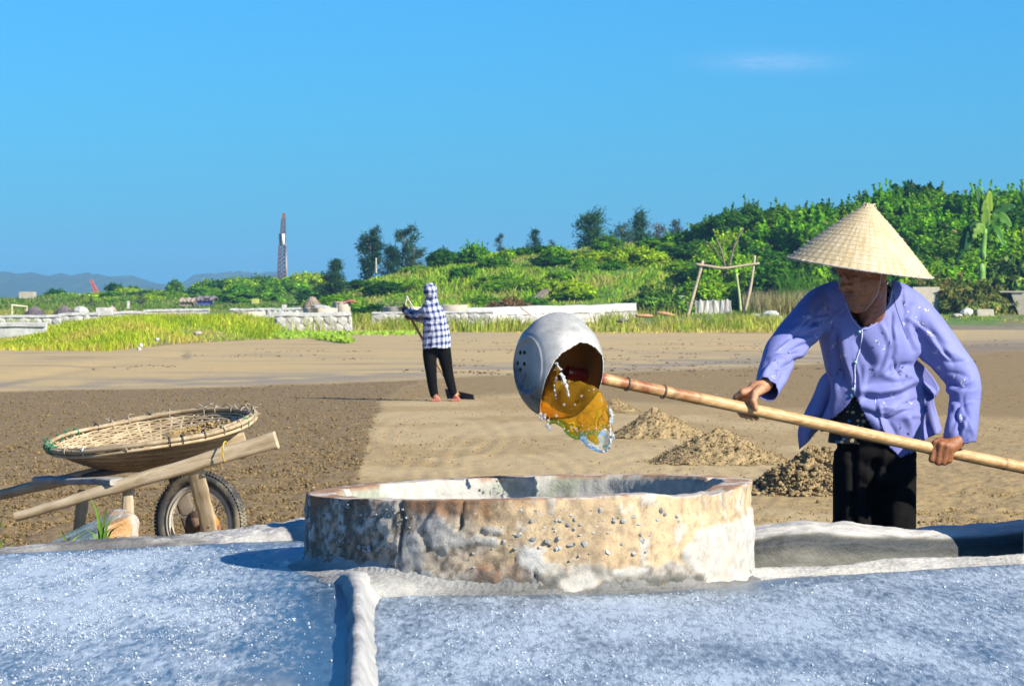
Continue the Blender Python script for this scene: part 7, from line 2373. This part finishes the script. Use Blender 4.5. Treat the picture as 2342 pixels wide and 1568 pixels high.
# ------------------------------------------------------------ trousers
blk = M('black_cloth')
v = blk.coord('Object')
blk.p(Base_Color=blk.ramp(blk.noise(v, 30, 5, .7), [(.3, (.0045, .0045, .005)), (.7, (.011, .0105, .010))]), Roughness=.95)
blk.b.inputs['Specular IOR Level'].default_value = .04
blk.bump(blk.noise(v, 300, 3, .7), .3, .001)
mb = MB()
for (py, l, r, hd) in ((972, 1906, 2094, .105), (1000, 1905, 2097, .112), (1040, 1905, 2098, .115), (1085, 1905, 2098, .115)):
    c_ = wp((l + r) / 2, py, .01); rx = (r - l) / 2 / F * WD
    mb.ball(c_, (rx, hd, .05), 40, 12)
for sx0, sx1, hw in ((1953, 1950, 49), (2045, 2045, 52)):
    for t in np.linspace(0, 1, 34):
        py = 1060 + t * 500
        wv_ = hw * (1 - .05 * t)
        mb.ball(wp(sx0 + (sx1 - sx0) * t, py, .0 + .02 * t + (.03 if sx0 > 2000 else 0)), (wv_ / F * WD, .095 * (1 - .12 * t), .05), 30, 10)
V, Q, N = remesh(mb, .006, 4, .5)
px_, py_ = proj(V)
for pl, w_, dep in (([(1948, 1010), (1952, 1100), (1950, 1250)], 9, -.018), ([(2003, 1060), (1996, 1150), (1990, 1250)], 10, -.020), ([(2030, 1020), (2012, 1080), (2005, 1150)], 8, .008), ([(2060, 1010), (2050, 1080), (2048, 1200)], 12, .006)):
    d_, t_ = dist_poly(px_, py_, pl)
    V = V + N * (dep * np.exp(-(d_ / w_) ** 2) * (N[:, 1] < .2))[:, None]
mk('trousers', V - wo_, Q, blk.m, True, woman)
# plain rubber sandals under the feet
sand_m = simple('sandal', (.06, .05, .05), .7, .2, 9, .2)
for sx in (1955, 2046):
    MB().box((((sx - CX) / F * WD) - .015 - wo_[0], -.05, .008), (.09, .24, .016)).build('sandal', sand_m, woman)

# ------------------------------------------------------------ hair, hat and its string
hairm = simple('grey_hair', (.16, .15, .14), .6, .4, 60, .4)
mb = MB()
mb.ball(hp(0, -.022, .036), (.074, .088, .084), 26, 16, HM)
mb.ball(hp(.02, -.095, -.02), (.036, .034, .036), 18, 12, HM)
mk_h = mb.build('hair', hairm, woman)
mk_h.location = -wo_
hat_c = wp(1967, 611, -.245)
ht = Euler((R(3.2), R(8.0), 0)).to_matrix()
hat = empty('hat'); hat.parent = woman
hat.location = hat_c - wo_
hat.rotation_euler = ht.to_euler()
straw = M('palm_leaf')
tc = straw.n('TexCoord'); uvv = straw.n('Mapping'); straw.set(uvv, 'Vector', tc.outputs['UV'])
at = straw.attr(); sep = straw.n('SeparateColor'); straw.set(sep, 0, at)           # r: around, g: along
comb = straw.n('CombineXYZ'); straw.set(comb, 0, straw.math('MULTIPLY', sep.outputs[0], 90.0)); straw.set(comb, 1, straw.math('MULTIPLY', sep.outputs[1], 4.0))
comb2 = straw.n('CombineXYZ'); straw.set(comb2, 0, straw.math('MULTIPLY', sep.outputs[0], 260.0)); straw.set(comb2, 1, straw.math('MULTIPLY', sep.outputs[1], 7.0))
n1 = straw.noise(comb.outputs[0], 1.0, 5, .7); n2 = straw.noise(comb2.outputs[0], 1.0, 4, .7); n3 = straw.noise(straw.coord('Object'), 9, 4, .6)
b_ = straw.ramp(n1, [(.30, (.36, .25, .11)), (.45, (.46, .36, .205)), (.6, (.50, .42, .275)), (.75, (.54, .48, .36))])
b_ = straw.mix(straw.ramp(n2, [(.50, 0.0), (.70, .75)]), b_, (.42, .27, .09))
b_ = straw.mix(straw.ramp(n3, [(.5, 0.0), (.66, .5)]), b_, (.58, .46, .33))
straw.p(Base_Color=b_, Roughness=.65)
straw.bump(straw.math('ADD', n1, n2), .4, .003)
HRm, HH = .2195, .192
nr, na_ = 96, 260
tt = np.linspace(0, 1, nr)
rr_ = .010 + (HRm - .010) * tt ** 1.02
zz = HH * (1 - tt) + .006 * np.sin(math.pi * tt) 
an = np.arange(na_) / na_ * 2 * math.pi
hoop = np.maximum(0, np.cos(tt * 16 * math.pi * 2 / 2)) ** 12 * .0007
Rg = rr_[:, None] + hoop[:, None] + .0010 * np.cos(an * 46)[None] * tt[:, None] + .0008 * (fbm(np.stack([np.repeat(tt, na_) * 30, np.tile(an, nr) * 20, np.zeros(nr * na_)], 1), 2, 3).reshape(nr, na_) - .5) * 2
V = np.stack([Rg * np.cos(an), Rg * np.sin(an), np.repeat(zz[:, None], na_, 1)], -1).reshape(-1, 3)
C = np.stack([np.tile(an / 6.2832, nr), np.repeat(tt, na_), np.zeros(nr * na_)], 1)
Vc = np.vstack([V, [0, 0, HH + .004]])
Tc = np.stack([np.full(na_, nr * na_), np.arange(na_), (np.arange(na_) + 1) % na_], 1)
o = mk('cone', Vc, [grid_faces(nr, na_, True)[:, ::-1], Tc], straw.m, True, hat, np.vstack([C, [0, 0, 0]]))
sm = o.modifiers.new('t', 'SOLIDIFY'); sm.thickness = .0025; sm.offset = -1
a = np.linspace(0, 2 * math.pi, 140)
MB().tube(np.stack([(HRm + .001) * np.cos(a), (HRm + .001) * np.sin(a), -.001 + .0006 * np.sin(a * 60)], 1), .0032, 7, False).build('rim', simple('hat_rim', (.40, .34, .27), .8, .3, 60, .5), hat)
st_w = simple('stitch', (.66, .58, .42), .6, .15, 30, .1)
mb = MB()
for j in range(1, 16):                                     # rows of stitching over the hidden hoops
    t = j / 16.3
    r_ = .010 + (HRm - .010) * t ** 1.02 + .0008; z_ = HH * (1 - t) + .006 * math.sin(math.pi * t) + .0012
    a = np.linspace(0, 2 * math.pi, 150)
    mb.tube(np.stack([r_ * np.cos(a), r_ * np.sin(a), z_ + .0008 * np.sin(a * 33 + j)], 1), .0005, 4, False)
o = mb.build('stitching', st_w, hat)
mb = MB()
for k in range(130):                                       # frayed leaf ends along rim and tip
    a = rng.uniform(0, 6.283); t = 1.0 if k < 60 else (rng.uniform(0, .05) if k < 90 else rng.uniform(.2, .98))
    r_ = .012 + (HRm - .012) * t; z_ = HH * (1 - t) + .003
    p = np.array([r_ * math.cos(a), r_ * math.sin(a), z_])
    d_ = np.array([math.cos(a), math.sin(a), -.6 + rng.normal(0, .6)]) * rng.uniform(.002, .009) + rng.normal(0, .002, 3)
    mb.tube([p, p + d_ * .6, p + d_], [.0009, .0007, .0003], 4, False)
mb.build('frayed_ends', st_w, hat)
a0, a1 = hp(-.066, .0, -.03), hp(.066, .0, -.03); ch = hp(0, .052, -.106)
MB().tube(np.array(spline([hp(.085, .0, .04), hp(.066, .024, -.05), hp(.03, .046, -.100), hp(0, .054, -.108), hp(-.03, .046, -.100), hp(-.066, .024, -.05), hp(-.085, .0, .04)], 50)) - wo_, .0013, 5, False).build('chin_string', simple('string', (.40, .34, .28), .8, .2, 40, .2), woman)
MB().tube(np.array(spline([wp(1850, 604, -.30), wp(1885, 614, -.33), wp(1912, 627, -.30)], 16)) - wo_, .0010, 5, False).build('chin_string', bpy.data.materials['string'], woman)
# ============================================================ the raker in the plaid jacket, seen from behind
RD = F * CAMZ / (916 - HY)
RS_ = F / RD
def rp(px, py, dy=0.0): return np.array(P(px, py, RD + dy))
ro = np.array([(1005 - CX) / RS_, RD, 0.0])
skin2 = simple('raker_skin', (.40, .19, .10), .6, .2, 20, .1)
bd = MB()
def lim(pts, n=20):
    q = spline(pts, n)
    for px, py, dy, r in q: bd.ball(rp(px, py, dy), r / RS_, 14, 9)
bd.ball(rp(984, 667, .0), (.060, .066, .082), 18, 12)
lim([(988, 690, 0, 9), (993, 705, 0, 10)])
lim([(980, 714, 0, 8), (1004, 716, 0, 8)])
for py, cx_, r_ in ((720, 994, .11), (745, 997, .115), (770, 998, .115), (795, 998, .11)): bd.ball(rp(cx_, py), (r_, .075, .08), 20, 12)
lim([(976, 714, .0, 8), (960, 719, .11, 7), (942, 716, .20, 5.5), (930, 712, .26, 4.5)])
lim([(1004, 717, .05, 7), (995, 733, .20, 7), (958, 727, .28, 5.5), (936, 722, .30, 4.5)])
for k, (px, py, dy) in enumerate(((928, 710, .26), (933, 721, .31))):
    bd.ball(rp(px, py, dy), (.040, .030, .036), 14, 9)
    for j in range(4):
        q = rp(px - 3 + j * 2.6, py + 3, dy - .03)
        for t in np.linspace(0, 1, 4): bd.ball(q + np.array([.0, .02 - .045 * t, -.012 - .028 * math.sin(t * 2.4)]), .0105, 8, 6)
    for t in np.linspace(0, 1, 4): bd.ball(rp(px + 5, py - 3, dy - .03) + np.array([-.018 * t, -.02 * t, .01 * t]), .012, 8, 6)
lim([(983, 805, 0, 11), (986, 850, -.01, 8.5), (990, 880, .02, 7.5), (996, 908, .04, 7)])
lim([(1013, 805, 0, 11), (1024, 850, .06, 8.5), (1031, 880, .06, 7.5), (1041, 903, .05, 7)])
for px, py, dy in ((996, 915, -.02), (1041, 911, .12)):
    for t in np.linspace(0, 1, 6): bd.ball(np.array([(px - CX) / RS_ * (1) , RD + dy + .10 * (1 - t) + .0, .045 - .01 * t]) + np.array([.012 * t, -.0, 0]) + np.array([0, .10 * t - .10, 0]), (.036, .05, .032), 12, 8)
V, Q, N = remesh(bd, .008, 2, .5)
raker = mk('person', V - ro, Q, skin2, True)
raker.location = ro
tag(raker, 'person in a hooded blue plaid jacket raking the mud, back to the camera', 'person')
# plaid
pl_ = M('plaid')
v = pl_.coord('Object', (1, 1, 1))
sx = pl_.n('SeparateXYZ'); pl_.set(sx, 0, v)
vz = pl_.noise(v, 5, 3, .5)
def bandn(sock, per, lo, hi, ph=0.0):
    a = pl_.math('FRACT', pl_.math('ADD', pl_.math('DIVIDE', sock, per), ph))
    return pl_.math('MULTIPLY', pl_.math('GREATER_THAN', a, lo), pl_.math('LESS_THAN', a, hi))
ux = pl_.math('ADD', sx.outputs[0], pl_.math('MULTIPLY', sx.outputs[1], .8))
uz = pl_.math('ADD', pl_.math('ADD', sx.outputs[2], pl_.math('MULTIPLY', sx.outputs[0], -.10)), pl_.math('MULTIPLY', vz, .075))
ux = pl_.math('ADD', ux, pl_.math('MULTIPLY', pl_.noise(pl_.coord('Object', (1, 1, 1), (1, 0, 0)), 4, 3, .5), .075))
bx1 = bandn(ux, .074, .0, .50); bz1 = bandn(uz, .084, .0, .46)
lx1 = bandn(ux, .074, .68, .78); lz1 = bandn(uz, .084, .66, .75)
tot = pl_.math('ADD', pl_.math('MULTIPLY', bx1, .5), pl_.math('MULTIPLY', bz1, .5))
b_ = pl_.ramp(tot, [(.0, (.62, .62, .66)), (.3, (.19, .22, .36)), (.75, (.012, .020, .075))], 'CONSTANT')
b_ = pl_.mix(pl_.math('MULTIPLY', pl_.math('MAXIMUM', lx1, lz1), .55), b_, (.16, .19, .33))
pl_.p(Base_Color=b_, Roughness=.85)
pl_.bump(pl_.noise(v, 14, 4, .6), .35, .02)
jk = MB()
secs = [(688, 976, 1000, .07, .0), (698, 966, 1008, .09, 0), (712, 963, 1016, .12, .0), (735, 967, 1023, .15, .0), (765, 967, 1030, .16, .0), (788, 966, 1031, .165, .0), (797, 966, 1030, .165, .0)]
sv2 = spline(secs, 36)
na_ = 64; an = np.arange(na_) / na_ * 2 * math.pi
Vt2 = np.array([np.stack([rp((l + r) / 2, py, cd)[0] + (r - l) / 2 / RS_ * np.sign(np.cos(an)) * np.abs(np.cos(an)) ** .85, RD + cd + hd * np.sign(np.sin(an)) * np.abs(np.sin(an)) ** .85, np.full(na_, rp(0, py)[2])], 1) for py, l, r, hd, cd in sv2])
k0 = len(Vt2) * na_
jk.add(np.vstack([Vt2.reshape(-1, 3), Vt2[0].mean(0), Vt2[-1].mean(0)]), grid_faces(len(Vt2), na_, True), np.concatenate([np.stack([np.full(na_, k0), (np.arange(na_) + 1) % na_, np.arange(na_)], 1), np.stack([np.full(na_, k0 + 1), (len(Vt2) - 1) * na_ + np.arange(na_), (len(Vt2) - 1) * na_ + (np.arange(na_) + 1) % na_], 1)]))
def slv(pts, n=26):
    for px, py, dy, r in spline(pts, n): jk.ball(rp(px, py, dy), r / RS_, 14, 9)
slv([(976, 712, 0, 13), (966, 716, .04, 13), (956, 720, .12, 12.5), (944, 717, .19, 10.5), (932, 713, .24, 8.5)])
slv([(1006, 714, .05, 13), (995, 734, .20, 13), (962, 728, .27, 10), (944, 724, .29, 8.5)])
slv([(984, 668, -.01, 16.5), (984, 662, .0, 15.5), (986, 680, .0, 14), (989, 690, .0, 13)], 12)
V, Q, N = remesh(jk, .010, 2, .5)
px_, py_ = proj(V)
for pl2, w_, dep in (([(972, 672), (980, 688), (996, 696)], 3.5, -.016), ([(970, 684), (985, 694), (1000, 692)], 3, .012), ([(968, 725), (980, 735), (1000, 738)], 4, -.012), ([(985, 760), (984, 780), (980, 797)], 4, -.012), ([(955, 712), (960, 726), (968, 734)], 4, -.014), ([(940, 712), (946, 724)], 3, -.012), ([(1010, 740), (1014, 765), (1012, 795)], 5, .008)):
    d_, t_ = dist_poly(px_, py_, pl2)
    V = V + N * (dep * np.exp(-(d_ / w_) ** 2))[:, None]
fz = V[Q].mean(1)
Qk = Q[fz[:, 2] > rp(0, 795.5)[2] + .006 * np.sin(fz[:, 0] * 30)]
face = (np.linalg.norm(fz - rp(980, 668, .11), axis=1) < .07)[:len(Q)]
o = mk('jacket', V - ro, Qk, pl_.m, True, raker)
sm = o.modifiers.new('t', 'SOLIDIFY'); sm.thickness = .008; sm.offset = -1
glv = simple('black_glove', (.02, .022, .03), .8, .2, 20, .2)
for px, py, dy in ((927, 709, .26), (934, 722, .31)):
    o = MB().ball((0, 0, 0), (.050, .042, .046), 16, 10).build('glove', glv, raker)
    o.location = rp(px, py, dy) - ro
tb = MB()
def tl(pts, n=30):
    for px, py, dy, r in spline(pts, n): tb.ball(rp(px, py, dy), (r / RS_, r / RS_ * 1.05, .05), 16, 9)
tb.ball(rp(998, 796), (.165, .11, .09), 20, 12)
tl([(984, 788, 0, 17.5), (983, 815, 0, 16.5), (986, 850, -.02, 13.5), (989, 880, .02, 11.5), (993, 902, .04, 10)])
tl([(1012, 788, 0, 18), (1017, 815, .02, 16.5), (1024, 850, .06, 13), (1031, 878, .06, 11), (1037, 898, .05, 9)])
V, Q, N = remesh(tb, .010, 2, .5)
mk('trousers', V - ro, Q, blk.m, True, raker)
pink = simple('pink_sandal', (.42, .13, .09), .6, .15, 20, .1)
for px, dy in ((996, .0), (1041, .10)):
    c_ = np.array([(px - CX) / RS_ + .012, RD + dy - .0, .012]) - ro
    mb = MB().box(c_, (.10, .26, .026)); mb.tube([c_ + np.array([-.05, -.02, .0]), c_ + np.array([0, -.02, .07]), c_ + np.array([.05, -.02, .0])], .010, 6)
    mb.tube([c_ + np.array([-.045, -.11, .0]), c_ + np.array([0, -.125, .05]), c_ + np.array([.045, -.11, .0])], .009, 6)
    mb.build('sandal', pink, raker, False)
# rake
rk = empty('rake', tuple(rp(1050, 908, .25)), (0, 0, 0), 'wooden rake with a flat dark board held by the raker in plaid', 'rake')
r0 = np.array(rk.location)
rmat = simple('rake_wood', (.26, .15, .06), .7, .45, 9, .3)
MB().tube(np.array([rp(923, 696, .24), rp(932, 714, .28), rp(975, 790, .42), rp(1015, 858, .42), rp(1052, 906, .32)]) - r0, .017, 8).build('handle', rmat, rk)
bl_ = [rp(1024, 905.5, .55), rp(1086, 911.5, .10)]
mb = MB()
a, b = np.array(bl_[0]), np.array(bl_[1])
a[2], b[2] = .012, .012
up = np.array([-.03, .03, .13])
dn = (b - a) / np.linalg.norm(b - a); th = np.cross(dn, up); th = th / np.linalg.norm(th) * .012
mb.add(np.array([a, b, b + up * .5, a + up, a + th, b + th, b + up * .5 + th, a + up + th]) - r0, [[0, 1, 2, 3], [5, 4, 7, 6], [1, 5, 6, 2], [4, 0, 3, 7], [3, 2, 6, 7], [4, 5, 1, 0]])
mb.build('board', simple('rake_board', (.035, .030, .026), .9, .3, 9, .3), rk, False)
